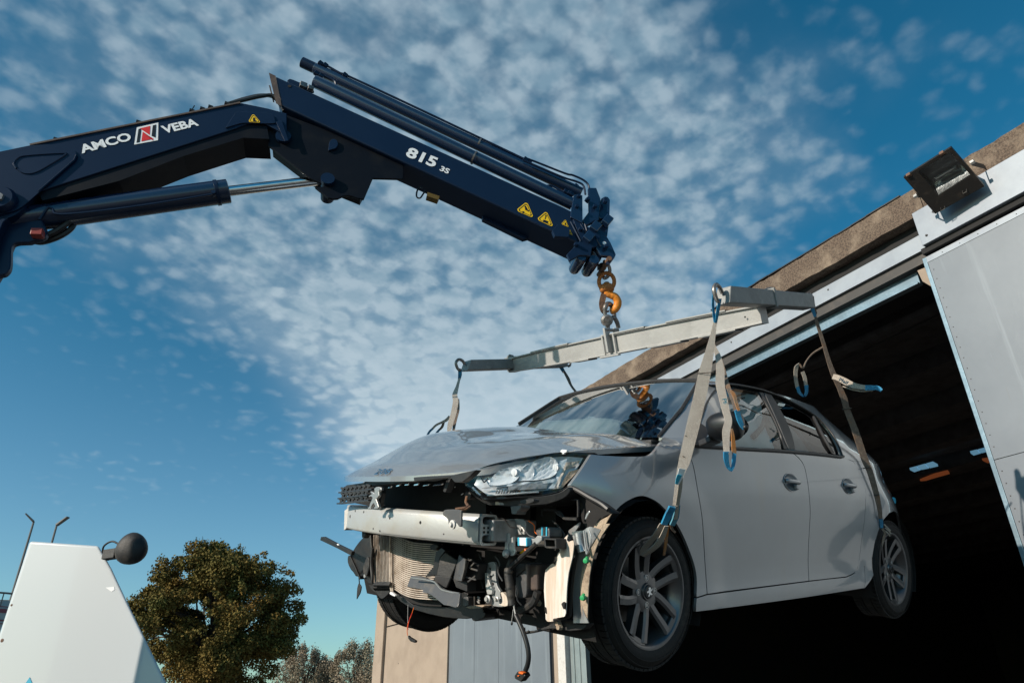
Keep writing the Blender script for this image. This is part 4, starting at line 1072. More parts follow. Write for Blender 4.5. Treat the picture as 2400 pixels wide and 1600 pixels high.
def panel(name, poly, surf, mat, parent, grid=.028, ins=.0028, rim=.014, rimv=V((0, 1, 0)), holes=(), mirror=False, label=None, smooth=True, offs=V()):
    if mirror: grid = max(grid, .06)
    loops = [inset(poly, ins) if ins else list(poly)]+[inset(h, -ins) if ins else list(h) for h in holes]
    def dens(lp):
        out = []
        for i in range(len(lp)):
            a = V(lp[i]).to_2d(); b = V(lp[(i+1) % len(lp)]).to_2d(); n = max(1, int((b-a).length/grid))
            out += [tuple(a.lerp(b, k/n)) for k in range(n)]
        return out
    loops = [dens(l) for l in loops]
    vs = []; es = []
    for l in loops:
        k = len(vs); vs += [V(p) for p in l]; es += [(k+i, k+(i+1) % len(l)) for i in range(len(l))]
    xs = [v.x for v in vs]; zs = [v.y for v in vs]
    gx = min(xs)+grid/2; row = 0
    def mind(p): return min((v-p).length for v in bnd)
    bnd = list(vs)
    while gx < max(xs):
        gz = min(zs)+(grid/2 if row % 2 else 0)
        while gz < max(zs):
            p = (gx, gz)
            c = sum(inpoly(p, l) for l in loops) % 2
            if c and mind(V(p)) > grid*.45: vs.append(V(p))
            gz += grid
        gx += grid*.87; row += 1
    r = delaunay_2d_cdt(vs, es, [], 0, 1e-6)
    nv, nf = r[0], r[2]
    m = MB(); mv = []
    for v in nv:
        p = surf(v.x, v.y)+offs
        if mirror: p = V((p.x, -p.y, p.z))
        mv.append(m.b.verts.new(p))
    for f in nf:
        c = sum((nv[i] for i in f), V((0, 0)))/len(f)
        if len(f) == 3 and abs((nv[f[1]]-nv[f[0]]).cross(nv[f[2]]-nv[f[0]])) < 1.5e-6: continue
        if sum(inpoly((c.x, c.y), l) for l in loops) % 2:
            try: m.b.faces.new([mv[i] for i in f])
            except ValueError: pass
    bmesh.ops.recalc_face_normals(m.b, faces=m.b.faces[:])
    # make the sheet face outward
    ref = -V(rimv)
    if mirror: ref = V((ref.x, -ref.y, ref.z))
    tot = sum((f.normal*f.calc_area() for f in m.b.faces), V())
    if tot.dot(ref) < 0: bmesh.ops.reverse_faces(m.b, faces=m.b.faces[:])
    for f in m.b.faces: f.smooth = smooth
    if rim:
        rv = V(rimv)*rim
        if mirror: rv.y = -rv.y
        for l in loops:
            A = []
            for p in l:
                q = surf(p[0], p[1])+offs
                if mirror: q = V((q.x, -q.y, q.z))
                A.append(q)
            a = [m.b.verts.new(q) for q in A]; b = [m.b.verts.new(q+rv) for q in A]
            for i in range(len(A)):
                j = (i+1) % len(A); m.b.faces.new((a[i], a[j], b[j], b[i]))
    loose = [v for v in m.b.verts if not v.link_faces]
    for v in loose: m.b.verts.remove(v)
    m.b.normal_update(); m.b.verts.index_update()
    nn_ = [tuple(v.normal) for v in m.b.verts]
    if smooth:
        alive = {v.index for v in m.b.verts}
        for k_, v in enumerate(mv):
            if not v.is_valid: continue
            a, b = nv[k_].x, nv[k_].y; e = .005
            t1 = surf(a+e, b)-surf(a-e, b); t2 = surf(a, b+e)-surf(a, b-e); n3 = t1.cross(t2)
            if mirror: n3.y = -n3.y
            if n3.length < 1e-9: continue
            n3.normalize()
            if n3.dot(ref) < 0: n3 = -n3
            nn_[v.index] = tuple(n3)
    o = m.build(name, mat, parent, recalc=False, label=label)
    if smooth: o.data.normals_split_custom_set_from_vertices(nn_)
    return o

# --- left side panels, read off along their shut lines
z5 = lambda *a: [(x/3.92+1100, y/3.92+860) for x, y in a]
zz2 = lambda *a: [(x/2.24+1100, y/2.24+860) for x, y in a]
zA = lambda *a: [(x/4.3556+1580, y/4.3556+860) for x, y in a]
hinge = [(1614, 1062), (1625, 1092), (1636, 1153), (1646, 1217), (1651, 1297), (1657.5, 1392)]
archF = [(1632, 1400), (1631, 1342), (1613, 1284), (1587, 1230), (1551, 1186), (1524, 1168), (1502, 1163), (1479, 1170), (1457, 1184), (1440, 1201)]
fender = outline([(1384, 1063), (1420, 1066), (1470, 1068), (1518, 1066), (1538, 1050), (1549, 1030), (1556, 1012)], [(1556, 1012), (1600, 1016), (1614, 1030), (1614, 1062)], hinge, [(1657.5, 1392), (1632, 1400)], archF, [(1440, 1201), (1393, 1166), (1355, 1147), (1333, 1138)], [(1333, 1138), (1358, 1104), (1376, 1076), (1384, 1063)])
fp_ = sidepoly(fender)
panel('front_fender', fp_, S_side, 'paint', car, label='front fender beside the slung wheel, torn at its lower front edge')
panel('front_fender', fp_, S_side, 'paint', car, mirror=True)
seam = [(1853, 1056), (1875, 1076), (1886, 1096), (1893, 1130), (1897, 1163.5), (1899, 1200), (1897, 1239), (1894, 1306), (1896, 1361)]
fd = outline([(1614, 1046), (1640, 1043), (1727, 1049), (1832, 1055), (1853, 1056)], seam, [(1896, 1361), (1657.5, 1392)], hinge[::-1], [(1614, 1062), (1614, 1046)])
fd_ = sidepoly(fd)
def oval(px_, py_, k=.93): c_ = sidept(px_, py_); return [(c_[0]+.078*k*math.cos(a), c_[1]+.046*k*math.sin(a)) for a in [2*math.pi*i/24 for i in range(24)]]
fdoor = panel('front_door', fd_, S_side, 'paint', car, holes=[oval(1854, 1130)])
panel('front_door', fd_, S_side, 'paint', car, mirror=True)
rseam = [(1999, 1080), (2019.6, 1105.5), (2029, 1150), (2029, 1172.5), (2026, 1220), (2019.6, 1262), (2014, 1310), (2010, 1330), (2002, 1342), (1984, 1351)]
rd = outline([(1853, 1056), (1915, 1062), (1970, 1069), (1999, 1080)], rseam, [(1984, 1351), (1896, 1361)], seam[::-1])
rd_ = sidepoly(rd)
rdoor = panel('rear_door', rd_, S_side, 'paint', car, holes=[oval(1988, 1139)])
panel('rear_door', rd_, S_side, 'paint', car, mirror=True)
archR = [(2026, 1378), (2028.6, 1328.7), (2035, 1275), (2046, 1230), (2060, 1206), (2075, 1199), (2089, 1213)]
sillp = outline([(1632, 1400), (1657.5, 1392)], [(1657.5, 1392), (1896, 1361), (1984, 1351)], [(1984, 1351), (2002, 1342), (2012, 1328), (2027, 1326)], [(2027, 1326), (2026, 1378)], [(2026, 1378), (1900, 1398), (1770, 1416), (1630, 1434)], [(1630, 1434), (1632, 1400)])
sp_ = sidepoly(sillp)
panel('sill', sp_, S_side, 'paint', car, ins=.0028); panel('sill', sp_, S_side, 'paint', car, mirror=True)
# rear quarter in car measures
rs_ = sidepoly(rseam)
cxr, czr, rr0 = 2.54, .31, .365
q = []
q += [rs_[0], (2.72, .985), (2.95, .985), (3.05, .955), (3.19, .86), (3.27, .74), (3.33, .60), (3.34, .45), (3.28, .30), (3.05, .29), (cxr+.352, .30)]
for i in range(13):
    a = (-3+i*(186)/12)*D; q.append((cxr+rr0*math.cos(a), czr+rr0*math.sin(a)))
q += [sidept(2026, 1378)]
q += [sidept(2027, 1326)]+rs_[::-1][1:-1]
panel('rear_quarter', q, S_side, 'paint', car, ins=.0005); panel('rear_quarter', q, S_side, 'paint', car, mirror=True)
# upper body frame with the window opening
dlo = outline([(1621, 1041), (1640, 985), (1655, 945), (1672, 918)], [(1672, 918), (1690, 903), (1709, 900), (1741, 904), (1775, 911), (1805, 920), (1844, 936), (1890, 961), (1920, 983), (1947, 1014), (1963, 1042), (1973, 1068)], [(1973, 1068), (1915, 1062), (1832, 1055), (1727, 1049), (1650, 1044), (1621, 1041)])
dlo_ = sidepoly(dlo)
apl = sidepoly([(1553, 1010), (1585, 965), (1615, 926)])
fr_ = apl+[(x, zrl(x)+.004) for x in (.86, .95, 1.1, 1.3, 1.5, 1.7, 1.9, 2.08, 2.16, 2.24, 2.35, 2.45, 2.56, 2.67, 2.8, 2.91)]+[(2.95, .987), (2.72, .987)]+sidepoly([(1999, 1080), (1970, 1069), (1915, 1062), (1832, 1055), (1727, 1049), (1640, 1043), (1614, 1030), (1600, 1016), (1557, 1012)])
panel('window_frame', fr_, S_side, 'paint', car, holes=[dlo_], grid=.04, ins=.0005); panel('window_frame', fr_, S_side, 'paint', car, holes=[dlo_], mirror=True, grid=.05)
inw = V((0, .012, 0))
bpl = zA((905, 245), (1135, 838)); bpr = zA((1000, 275), (1270, 848))
g1 = outline([(1625, 1040), (1643, 985), (1658, 945), (1674, 921)], [(1674, 921), (1692, 907), (1709, 904), (1741, 908), (1780, 917)], [(1780, 917), (1837, 1052)], [(1837, 1052), (1727, 1046), (1625, 1040)])
g2 = outline([(1811, 925), (1844, 939), (1888, 964), (1905, 975)], [(1905, 975), (1950, 1063)], [(1950, 1063), (1915, 1059), (1868, 1054)], [(1868, 1054), (1811, 925)])
g3 = outline([(1912, 980), (1945, 1016), (1960, 1042), (1969, 1064)], [(1969, 1064), (1957, 1063)], [(1957, 1063), (1912, 980)])
bp = outline([(1781, 918), (1809, 924)], [(1809, 924), (1866, 1053)], [(1866, 1053), (1839, 1051)], [(1839, 1051), (1781, 918)])
for g, nm, mt, of in ((g1, 'door_glass', 'glass', inw), (g2, 'door_glass', 'tint', inw), (g3, 'quarter_glass', 'tint', inw), (bp, 'pillar_trim', 'trim', V((0, .004, 0)))):
    gp = sidepoly(g)
    panel(nm, gp, S_side, mt, car, ins=0, rim=0 if 'glass' in nm else .01, offs=of, grid=.08)
    panel(nm, gp, S_side, mt, car, ins=0, rim=0, offs=of, mirror=True, grid=.08)
# quarter window bar, seals and mouldings
def strip(pts, w, nm, mat='trim', off=-.004, r=None, par=None, mirror=False):
    m = MB(); P = []
    for p in crom([V((a, b, 0)) for a, b in pts], 5):
        x, z = sidept(p.x, p.y); P.append(V((x, -HW(x, z)+off, z)))
    m.tube(P, r or w, 7); return m.build(nm, mat, par or car, smooth=True)
strip([(1618, 1043), (1650, 1046), (1727, 1051), (1832, 1057), (1915, 1064), (1966, 1070), (1975, 1069)], .009, 'belt_moulding')
strip([(1621, 1041), (1640, 985), (1655, 945), (1672, 918), (1690, 903), (1709, 900), (1741, 904), (1775, 911), (1805, 920), (1844, 936), (1890, 961), (1920, 983), (1947, 1014), (1963, 1042), (1973, 1068)], .006, 'window_seal')
strip([(1908, 977), (1930, 1020), (1953, 1062)], .010, 'quarter_bar', off=.004)
strip([(1793, 921), (1822, 985), (1850, 1052)], .0035, 'pillar_joint', mat='greyplastic', off=.003)
# sail panel at the mirror
sp2 = sidepoly([(1626, 1041), (1641, 992), (1652, 1000), (1662, 1046)])
panel('mirror_base', sp2, S_side, 'trim', car, ins=0, rim=.02, offs=V((0, -.006, 0)), grid=.1)
# --- door mirror
mp = CI(1697, 998, 1, -.985)
mr = MB()
mr.lathe([(max(0, math.sin(math.pi*i/14))**.45, -math.copysign(abs(math.cos(math.pi*i/14))**.8, math.cos(math.pi*i/14))) for i in range(15)], (0, 0, 0), (0, 1, 0), 28)
for v in mr.b.verts:
    a, b, c = v.co; v.co = mp+V((a*.052*(1+.15*c)+.01, b*.086, c*.068*(1-.08*b)))
mirr = mr.build('door_mirror', M('gloss_black_shell', (.005, .0055, .007), .38, 0, .12), car, smooth=True)
m = MB(); m.bar(mp+V((.02, .06, -.055)), CI(1650, 1040, 1, -.85), .07, .03); m.build('mirror_arm', 'trim', mirr, bevel=.006)
m = MB(); m.lathe([(0, .0), (.9, 0), (1, -.05)], (0, 0, 0), (1, 0, 0), 22)
for v in m.b.verts:
    a, b, c = v.co; v.co = mp+V((.062+a*.01, b*.088, c*.054))
m.build('mirror_glass', 'chrome', mirr, smooth=True)
# --- door handles
for (cx, cy), par, rs in (((1854, 1130), fdoor, 1.0), ((1988, 1139), rdoor, .98)):
    x, z = sidept(cx, cy); c = V((x, -HW(x, z), z))
    m = MB(); m.lathe([(0, .0), (.45, .12), (.75, .42), (.92, .80), (1.0, 1.0), (1.04, 1.02), (1.06, .9)], (0, 0, 0), (0, -1, 0), 32)
    for v in m.b.verts:
        a, b, cc_ = v.co; t_ = -b; v.co = V((x+a*.078, 0, z+cc_*.046)); v.co.y = -HW(v.co.x, v.co.z)+.020*(1-t_)-.004
    m.build('handle_cup', 'paint', par, smooth=True, ang=70)
    m = MB(); m.tube(crom([c+V((-.066, -.001, .006)), c+V((-.045, -.012, .006)), c+V((.03, -.014, .004)), c+V((.066, -.010, .002)), c+V((.074, .002, .002))], 5), .0125, 10)
    m.build('door_handle', 'paint', par, smooth=True)
    m = MB(); m.box(c+V((.045, -.006, -.022)), (.03, .02, .026)); m.build('lock_cap', 'paint', par, bevel=.006, seg=3)
# --- roof
ys_ = [-.60+1.2*i/24 for i in range(25)]
def xw(y, z): return .30+1.55*(z-1.03)+.2*y*y
rows = []
for i in range(31):
    t = i/30; row = []
    for y in ys_:
        x0 = xw(y, 1.372-.03*abs(y/.6)**2)+.01; x = x0+(2.25-x0)*t
        row.append(V((x, y, zrc(x)-(zrc(x)-zrl(x))*abs(y/.6)**3)))
    rows.append(row)
MB().grid(rows).build('roof', 'paint', car, smooth=True, ang=80)
m = MB(); m.grid([[V((x, y, zrc(x)+.012-(zrc(x)-zrl(x))*abs(y/.58)**3)) for y in [-.56+1.12*i/14 for i in range(15)]] for x in (2.16, 2.22, 2.28, 2.33)]); m.build('roof_spoiler', 'paint', car, smooth=True)
m = MB(); m.tube([V((2.1, 0, 1.41)), V((2.22, 0, 1.53))], .004, 6); m.tube([V((2.08, 0, 1.40)), V((2.12, 0, 1.425))], .014, 8)
m.build('aerial', 'trim', car, smooth=True)
# --- windscreen
wo_ = [(-.655, .985), (.655, .985), (.62, 1.15), (.56, 1.30), (.535, 1.345), (.4, 1.362), (.2, 1.374), (0, 1.378), (-.2, 1.374), (-.4, 1.362), (-.535, 1.345), (-.56, 1.30), (-.62, 1.15)]
S_ws = lambda y, z: V((xw(y, z), y, z))
panel('windscreen', wo_, S_ws, 'wind', car, ins=0, rim=0, rimv=V((1, 0, -.6)), grid=.05)
m = MB(); m.tube([S_ws(y, z)+V((-.004, 0, .003)) for y, z in wo_[2:]+wo_[:1]], .009, 6); m.build('windscreen_seal', 'trim', car, smooth=True)
def rightpillar():
    rows = []
    for z in (.98, 1.08, 1.18, 1.28, 1.345):
        yy = interp(z, [.985, 1.15, 1.30, 1.345], [.655, .62, .56, .535]); rows.append([V((xw(yy, z), s*yy, z)) for s in (1,)]+[V((xw(yy, z)+.09, HW(xw(yy, z)+.16, z)-.03, z))]+[V((xw(yy, z)+.16, HW(xw(yy, z)+.16, z), z))])
    return rows
MB().grid(rightpillar()).build('right_pillar', 'paint', car, smooth=True)
MB().grid([[V((p.x, -p.y, p.z-.0)) for p in r] for r in rightpillar()]).build('left_pillar', 'paint', car, smooth=True)
# --- bonnet, buckled upward
def xf(y): return -.80+.42*abs(y)**2.2
HX = [-.80, -.785, -.755, -.70, -.6, -.5, -.4, -.2, 0, .2, .32, .5]; HZ = [.745, .77, .803, .828, .880, .918, .945, .985, 1.015, 1.035, 1.04, 1.04]
def smoothed(xs, ys, w):
    def f(v): return sum(interp(v+w*k/4, xs, ys)*(5-abs(k)) for k in range(-4, 5))/25
    tab = [f(-1+.004*i) for i in range(700)]
    def g(v):
        t = clamp((v+1)/.004, 0, 698.9); i = int(t); return tab[i]+(tab[i+1]-tab[i])*(t-i)
    return g
HX = [-1.2]+HX; HZ = [.60]+HZ
hprof = smoothed(HX, HZ, .035); eprof = smoothed([-.2, 0, .04, .12, .235, .39, .63, .85, 1.0], [.75, .800, .806, .830, .858, .882, .910, .936, .95], .07)
def S_hood(x, y):
    s = x-xf(y); z = hprof(-.8+s); s = max(0, s)
    e = eprof(s)-(.03 if y > 0 else 0)*ss(y/.4)*(1-clamp(s/.6))
    w_ = clamp(abs(y)/.68)**2.4; z = z*(1-w_)+e*w_
    z += .055*ss((y+.15)/.5)*ss((s-.12)/.35)
    z += .004*math.sin(3.1*x+5*y)*ss(s/.4)
    z += .006*math.exp(-((abs(y)-.42)/.09)**2)*ss(s/.2)
    return V((x, y, z))
ho = []
for i in range(25):
    y = -.575+1.16*i/24; ho.append((xf(y), y))
ho += [(-.50, .63), (-.30, .67), (0, .70), (.25, .705), (.30, .69), (.24, .5), (.20, .25), (.18, 0), (.20, -.25), (.25, -.5), (.33, -.66), (.345, -.70), (.30, -.715), (.1, -.712), (-.15, -.70), (-.35, -.678), (-.50, -.645), (-.62, -.605)]
hood = panel('bonnet', ho, S_hood, 'paint', car, rim=.022, rimv=V((0, 0, -1)), grid=.032, ins=0, label='buckled grey bonnet marked 208')
# underside skin of the bonnet
panel('bonnet_underside', [(x*.97+.0, y*.97) for x, y in ho], S_hood, 'trim', hood, rim=0, rimv=V((0, 0, 1)), grid=.08, ins=0, offs=V((.01, 0, -.02)))
m = MB()
P208 = CI(880, 1113, 0, -.812); 
o_ = V((-.808, .075, .762))
textmesh(m, '208', (0, 0, 0), (1, 0, 0), (0, 1, 0), .046, .012, 1.75, 1.1, th=.004)
for v in m.b.verts:
    a, b, c = v.co
    y = .10-a; s = .008+b*.75; x = xf(y)+s; p = S_hood(x, y); v.co = p+V((-.0025-c*.6, 0, .001+c*.5))
m.build('number_208', 'chrome', hood)
# wiper cowl, dark aprons standing in for the shadow under the bonnet edges
m = MB(); m.box((.36, 0, .955), (.20, 1.30, .03)); m.build('wiper_cowl', 'black', car, bevel=.01)
for s in (-1, 1):
    m = MB(); m.prism([V((-.42, s*.60, .70)), V((.42, s*.64, .74)), V((.42, s*.64, .93)), V((0, s*.63, .90)), V((-.42, s*.60, .84))], (0, s*.02, 0)); m.build('bonnet_shade_apron', 'dark', car)
m = MB(); m.box((.02, 0, .50), (.60, 1.10, .50)); m.box((-.24, .05, .60), (.14, .95, .30)); m.box((.45, 0, .62), (.04, 1.36, .70))
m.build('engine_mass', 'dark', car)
# cabin: floor, dash, seats, wheel, airbags
m = MB(); m.box((1.6, 0, .26), (2.9, 1.56, .05)); m.box((1.2, 0, .185), (3.1, 1.2, .04)); m.build('floor_pan', 'dark', car)
m = MB(); m.box((.75, 0, .84), (.55, 1.40, .22)); m.build('dashboard', 'trim', car, bevel=.04, seg=3)
for s in (-.36, .36):
    m = MB(); m.box((1.35, s, .52), (.50, .48, .16)); m.bar((1.58, s, .55), (1.75, s, 1.10), .46, .11, up=V((1, 0, 0))); m.box((1.80, s, 1.21), (.09, .25, .16)); m.build('front_seat', 'cloth', car, bevel=.03, seg=3)
m = MB(); m.box((2.15, 0, .55), (.48, 1.25, .16)); m.bar((2.42, 0, .58), (2.58, 0, 1.06), 1.25, .12, up=V((1, 0, 0))); m.build('rear_bench', 'cloth', car, bevel=.03, seg=3)
m = MB(); m.tube([V((1.02+.06*math.sin(a), -.36+.18*math.cos(a), .95+.17*math.sin(a))) for a in [2*math.pi*i/24 for i in range(24)]], .014, 8, closed=True); m.build('steering_wheel', 'black', car, smooth=True)
def pillow(c, sx_, sy_, sz_, nm, seed):
    m = MB(); m.sphere((0, 0, 0), 1, 28, 18)
    for v in m.b.verts:
        n_ = 1+.10*noise.noise(v.co*2.2+V((seed, 0, 0)))+.05*noise.noise(v.co*6+V((seed, 0, 0)))
        a, b, c_ = v.co; e = lambda t: math.copysign(abs(t)**.75, t)
        v.co = V(c)+V((e(a)*sx_, e(b)*sy_, e(c_)*sz_))*n_
    return m.build(nm, 'airbag', car, smooth=True)
pillow((.70, .26, 1.065), .20, .42, .10, 'passenger_airbag', 3)
pillow((.98, -.36, 1.0), .10, .17, .13, 'driver_airbag', 8)
cb = sidepoly(outline([(1648, 1030), (1665, 950), (1690, 915)], [(1690, 915), (1740, 915), (1785, 925)], [(1785, 925), (1835, 1050)], [(1835, 1050), (1740, 1047), (1648, 1043)]))
panel('curtain_airbag', cb, lambda a, b: V((a, -HW(a, b)+.055+.012*math.sin(a*22)+.012*math.sin(b*17+a*6), b)), 'airbag', car, ins=0, rim=0, grid=.04)
cb2 = sidepoly(outline([(1818, 965), (1850, 985), (1890, 1015), (1925, 1061)], [(1925, 1061), (1870, 1054)], [(1870, 1054), (1818, 965)]))
panel('curtain_airbag', cb2, lambda a, b: V((a, -HW(a, b)+.06+.01*math.sin(a*20), b)), 'airbag', car, ins=0, rim=0, grid=.04)  # pale sheet stands in for the curtain's reflection in the rear window
m = MB()
for a, b, r in (((1728, 935), (1812, 978), .003), ((1735, 928), (1790, 912), .004), ((1645, 960), (1700, 944), .005), ((1708, 942), (1760, 930), .004)):
    x0, z0 = sidept(*a); x1, z1_ = sidept(*b); m.tube([V((x0, -HW(x0, z0)+.04, z0)), V((x1, -HW(x1, z1_)+.04, z1_))], r, 6)
m.build('airbag_tether', 'black', car)
x0, z0 = sidept(1780, 1022); x1, z1_ = sidept(1800, 1000); x2, z2_ = sidept(1803, 975)
m = MB(); m.tube([V((x0, -HW(x0, z0)+.035, z0)), V((x1, -HW(x1, z1_)+.035, z1_)), V((x2, -HW(x2, z2_)+.035, z2_))], [.016, .014, .005], 8); m.build('belt_buckle', 'black', car, smooth=True)
strip([(1818, 962), (1850, 980), (1890, 1010), (1930, 1060)], .008, 'curtain_reflection_line', mat='bluesteel', off=.05)  # blue line of that reflection, built as a thin tube
m = MB(); m.grid([[V((x, y, zrc(x)-.10-.06*abs(y/.56)**3)) for y in (-.56, -.4, -.2, 0, .2, .4, .56)] for x in (.9, 1.3, 1.7, 2.1, 2.4)]); m.build('headliner', 'greyplastic', car, smooth=True)
# tail: hatch, lamp, bumper
rows = []
for i in range(12):
    x = 2.24+(3.05-2.24)*i/11; wt_ = .60-.02*i/11; rows.append([V((x, wt_*t, zrc(x)-(zrc(x)-zrl(x))*abs(t)**3)) for t in [-1+k/8 for k in range(17)]])
for x, z in ((3.12, .93), (3.19, .86), (3.27, .74), (3.33, .60), (3.34, .45), (3.28, .30)):
    rows.append([V((x+.03*(1-abs(t)**2), t*HW(x, z), z)) for t in [-1+k/8 for k in range(17)]])
MB().grid(rows).build('tailgate', 'paint', car, smooth=True, ang=60)
lp = sidepoly([(2041, 1090), (2052, 1094), (2066, 1120), (2068, 1136), (2062, 1130), (2046, 1108)])
lp = [(2.84, .90), (3.02, .93), (3.12, .88), (3.20, .80), (3.05, .78), (2.90, .80)]
panel('tail_lamp', lp, S_side, M('smoked_tail_lamp', (.06, .03, .03), .12, 0, 1), car, ins=0, rim=.01, offs=V((0, -.006, 0)))
m = MB(); x, z = 3.03, .75; m.lathe([(0, .012), (.022, .010), (.026, 0)], (x, -HW(x, z), z), (0, -1, 0), 14); m.build('blue_tape_patch', 'bluetape', car, smooth=True)
# wheelhouse liners
for cx, s in ((0, -1), (2.54, -1), (0, 1), (2.54, 1)):
    rows = []
    for i in range(17):
        a = (-25+230*i/16)*D; rows.append([V((cx+.375*math.cos(a), s*y, .31+.375*math.sin(a))) for y in (.835, .70, .52)])
    g = MB().grid(rows); g.prism([V((cx+.375*math.cos(a), s*.52, .31+.375*math.sin(a))) for a in [(-25+230*i/16)*D for i in range(17)]], (0, -s*.01, 0)); g.build('wheel_liner', 'dark', car, smooth=True)
# --- wheels
def make_wheel():
    """built round the origin, outer face toward -y"""
    R0, R1, Wd = .299, .220, .195
    prof = [(R1-.004, -.085), (R1+.006, -.094), (R1+.020, -.098), (R1+.040, -.101), (R0-.032, -.097), (R0-.015, -.087), (R0-.005, -.073), (R0, -.055)]
    full = prof+[(R0, -.030), (R0-.007, -.029), (R0-.007, -.024), (R0, -.023), (R0, .023), (R0-.007, .024), (R0-.007, .029), (R0, .030)]+[(r, -h_) for r, h_ in prof[::-1]]+[(R1-.02, .05), (R1-.02, -.05)]
    b = MB().lathe([(R1-.012, .085), (R1-.020, .06), (R1-.045, .02), (R1-.040, -.045), (R1-.020, -.070), (R1-.012, -.088), (R1-.002, -.095), (R1+.004, -.094), (R1+.003, -.088)], (0, 0, 0), (0, 1, 0), 56)
    wheel = b.build('wheel', 'rim', None, smooth=True, ang=50)
    ty = MB().lathe(full, (0, 0, 0), (0, 1, 0), 72, close=True)
    # tread blocks across the shoulder
    ty.build('tyre', 'rubber', wheel, smooth=True, ang=40)
    m = MB()
    for i in range(64):
        a = 2*math.pi*i/64
        for sy in (-1, 1):
            c = V((math.cos(a)*(R0-.0005), sy*.062, math.sin(a)*(R0-.0005))); m.box(c, (.010, .034, .0245), Matrix.Rotation(-a, 3, 'Y'))
    m.build('tread_block', 'rubber', wheel, stuff=True)
    m = MB(); m.tube([V((math.cos(a)*.262, -.1008, math.sin(a)*.262)) for a in [2*math.pi*i/60 for i in range(60)]], .0022, 5, closed=True); m.tube([V((math.cos(a)*.285, -.0992, math.sin(a)*.285)) for a in [2*math.pi*i/60 for i in range(60)]], .0016, 5, closed=True); m.build('sidewall_rib', 'rubber', wheel, smooth=True)
    yo = -.062
    for k in range(5):
        for sgn in (-1, 1):
            a0 = (90+18+72*k)*D+sgn*.20; a1 = (90+18+72*k)*D+sgn*.215-.13
            mm_ = MB(); rows = []
            for i in range(7):
                t = i/6; r = .052+(R1-.022-.052)*t
                a = a0+sgn*.22*(1-t)**1.5+(a1-a0)*t; w = .031+.007*t+.006*(1-t)**3
                rad = V((math.cos(a), 0, math.sin(a))); tan = V((-math.sin(a), 0, math.cos(a)))
                yy = yo-.022*t**1.5+.004*(1-t); c = rad*r+V((0, yy, 0)); d_ = .030+.012*(1-t)
                rows.append([c-tan*w*.5, c-tan*w*.15+V((0, -.004, 0)), c+tan*w*.5, c+tan*w*.42+V((0, d_, 0)), c-tan*w*.42+V((0, d_, 0)), c-tan*w*.5])
            mm_.grid(rows); mm_.build('spoke', 'rim', wheel, smooth=True, ang=25)
        a = (90+18+72*k)*D-.13
        rad = V((math.cos(a), 0, math.sin(a))); tan = V((-math.sin(a), 0, math.cos(a)))
        mm_ = MB(); mm_.prism([rad*(R1-.035)-tan*.046+V((0, yo-.018, 0)), rad*(R1-.012)-tan*.062+V((0, yo-.026, 0)), rad*(R1-.010)+tan*.062+V((0, yo-.026, 0)), rad*(R1-.035)+tan*.046+V((0, yo-.018, 0))], (0, .02, 0)); mm_.build('spoke_bridge', 'rim', wheel, bevel=.003)
    MB().lathe([(0, yo+.030), (.085, yo+.026), (.082, yo+.004), (.055, yo-.003), (.036, yo-.004), (.033, yo-.012), (0, yo-.013)], (0, 0, 0), (0, 1, 0), 40).build('hub', 'rim', wheel, smooth=True, ang=30)
    MB().lathe([(0, -.019), (.025, -.018), (.029, -.012), (.029, 0)], (0, yo, 0), (0, 1, 0), 28).build('centre_cap', 'trim', wheel, smooth=True, ang=30)
    # small lion shape on the cap
    lion = [(-.006, .018), (.004, .020), (.009, .013), (.004, .008), (.012, .010), (.018, .016), (.016, .007), (.006, .001), (.010, -.006), (.017, -.008), (.014, -.014), (.004, -.010), (-.002, -.018), (-.010, -.017), (-.004, -.010), (-.005, -.002), (-.014, -.004), (-.017, .003), (-.008, .004), (-.004, .010)]
    MB().prism([V((a*1.1, yo-.0195, b*.95)) for a, b in lion], (0, .0012, 0)).build('cap_emblem', 'chrome', wheel)
    for k in range(4):
        a = (90*k)*D; c = V((math.cos(a)*.054, yo-.001, math.sin(a)*.054))
        MB().lathe([(.0135, 0), (.0135, -.0035), (.010, -.004), (.010, .004), (.0075, .004), (.007, -.003), (0, -.004)], c, (0, 1, 0), 12).build('wheel_nut', 'steelshine', wheel, smooth=True, ang=30)
    MB().lathe([(0, .05), (.125, .05), (.13, .042), (.13, .03), (.05, .025), (0, .02)], (0, 0, 0), (0, 1, 0), 32).build('brake_disc', 'shackle', wheel, smooth=True, ang=30)
    return wheel
def kids(o): return [c for c in bpy.data.objects if c.parent == o]
w0 = make_wheel(); parts = kids(w0); first = True
for (cx, cy, cz, rz) in ((0, -.745, .312, 0), (2.54, -.745, .312, 0), (0, .75, .250, math.pi), (2.54, .75, .312, math.pi)):
    o = w0 if first else w0.copy()
    if not first: COL.objects.link(o)
    o.parent = car; o.location = (cx, cy, cz); o.rotation_euler = (0, .35*cx, rz)
    if not first:
        for p in parts: c = p.copy(); COL.objects.link(c); c.parent = o
    first = False
m = MB()
for cx in (0, 2.54): m.tube([V((cx, -.70, .31)), V((cx, .70, .28 if cx == 0 else .31))], .035, 10)
m.bar((0, -.55, .20), (.2, -.25, .22), .08, .04); m.bar((0, .55, .18), (.2, .25, .22), .08, .04); m.box((.1, 0, .20), (.35, .7, .06))
m.build('axle', 'dark', car, smooth=True)
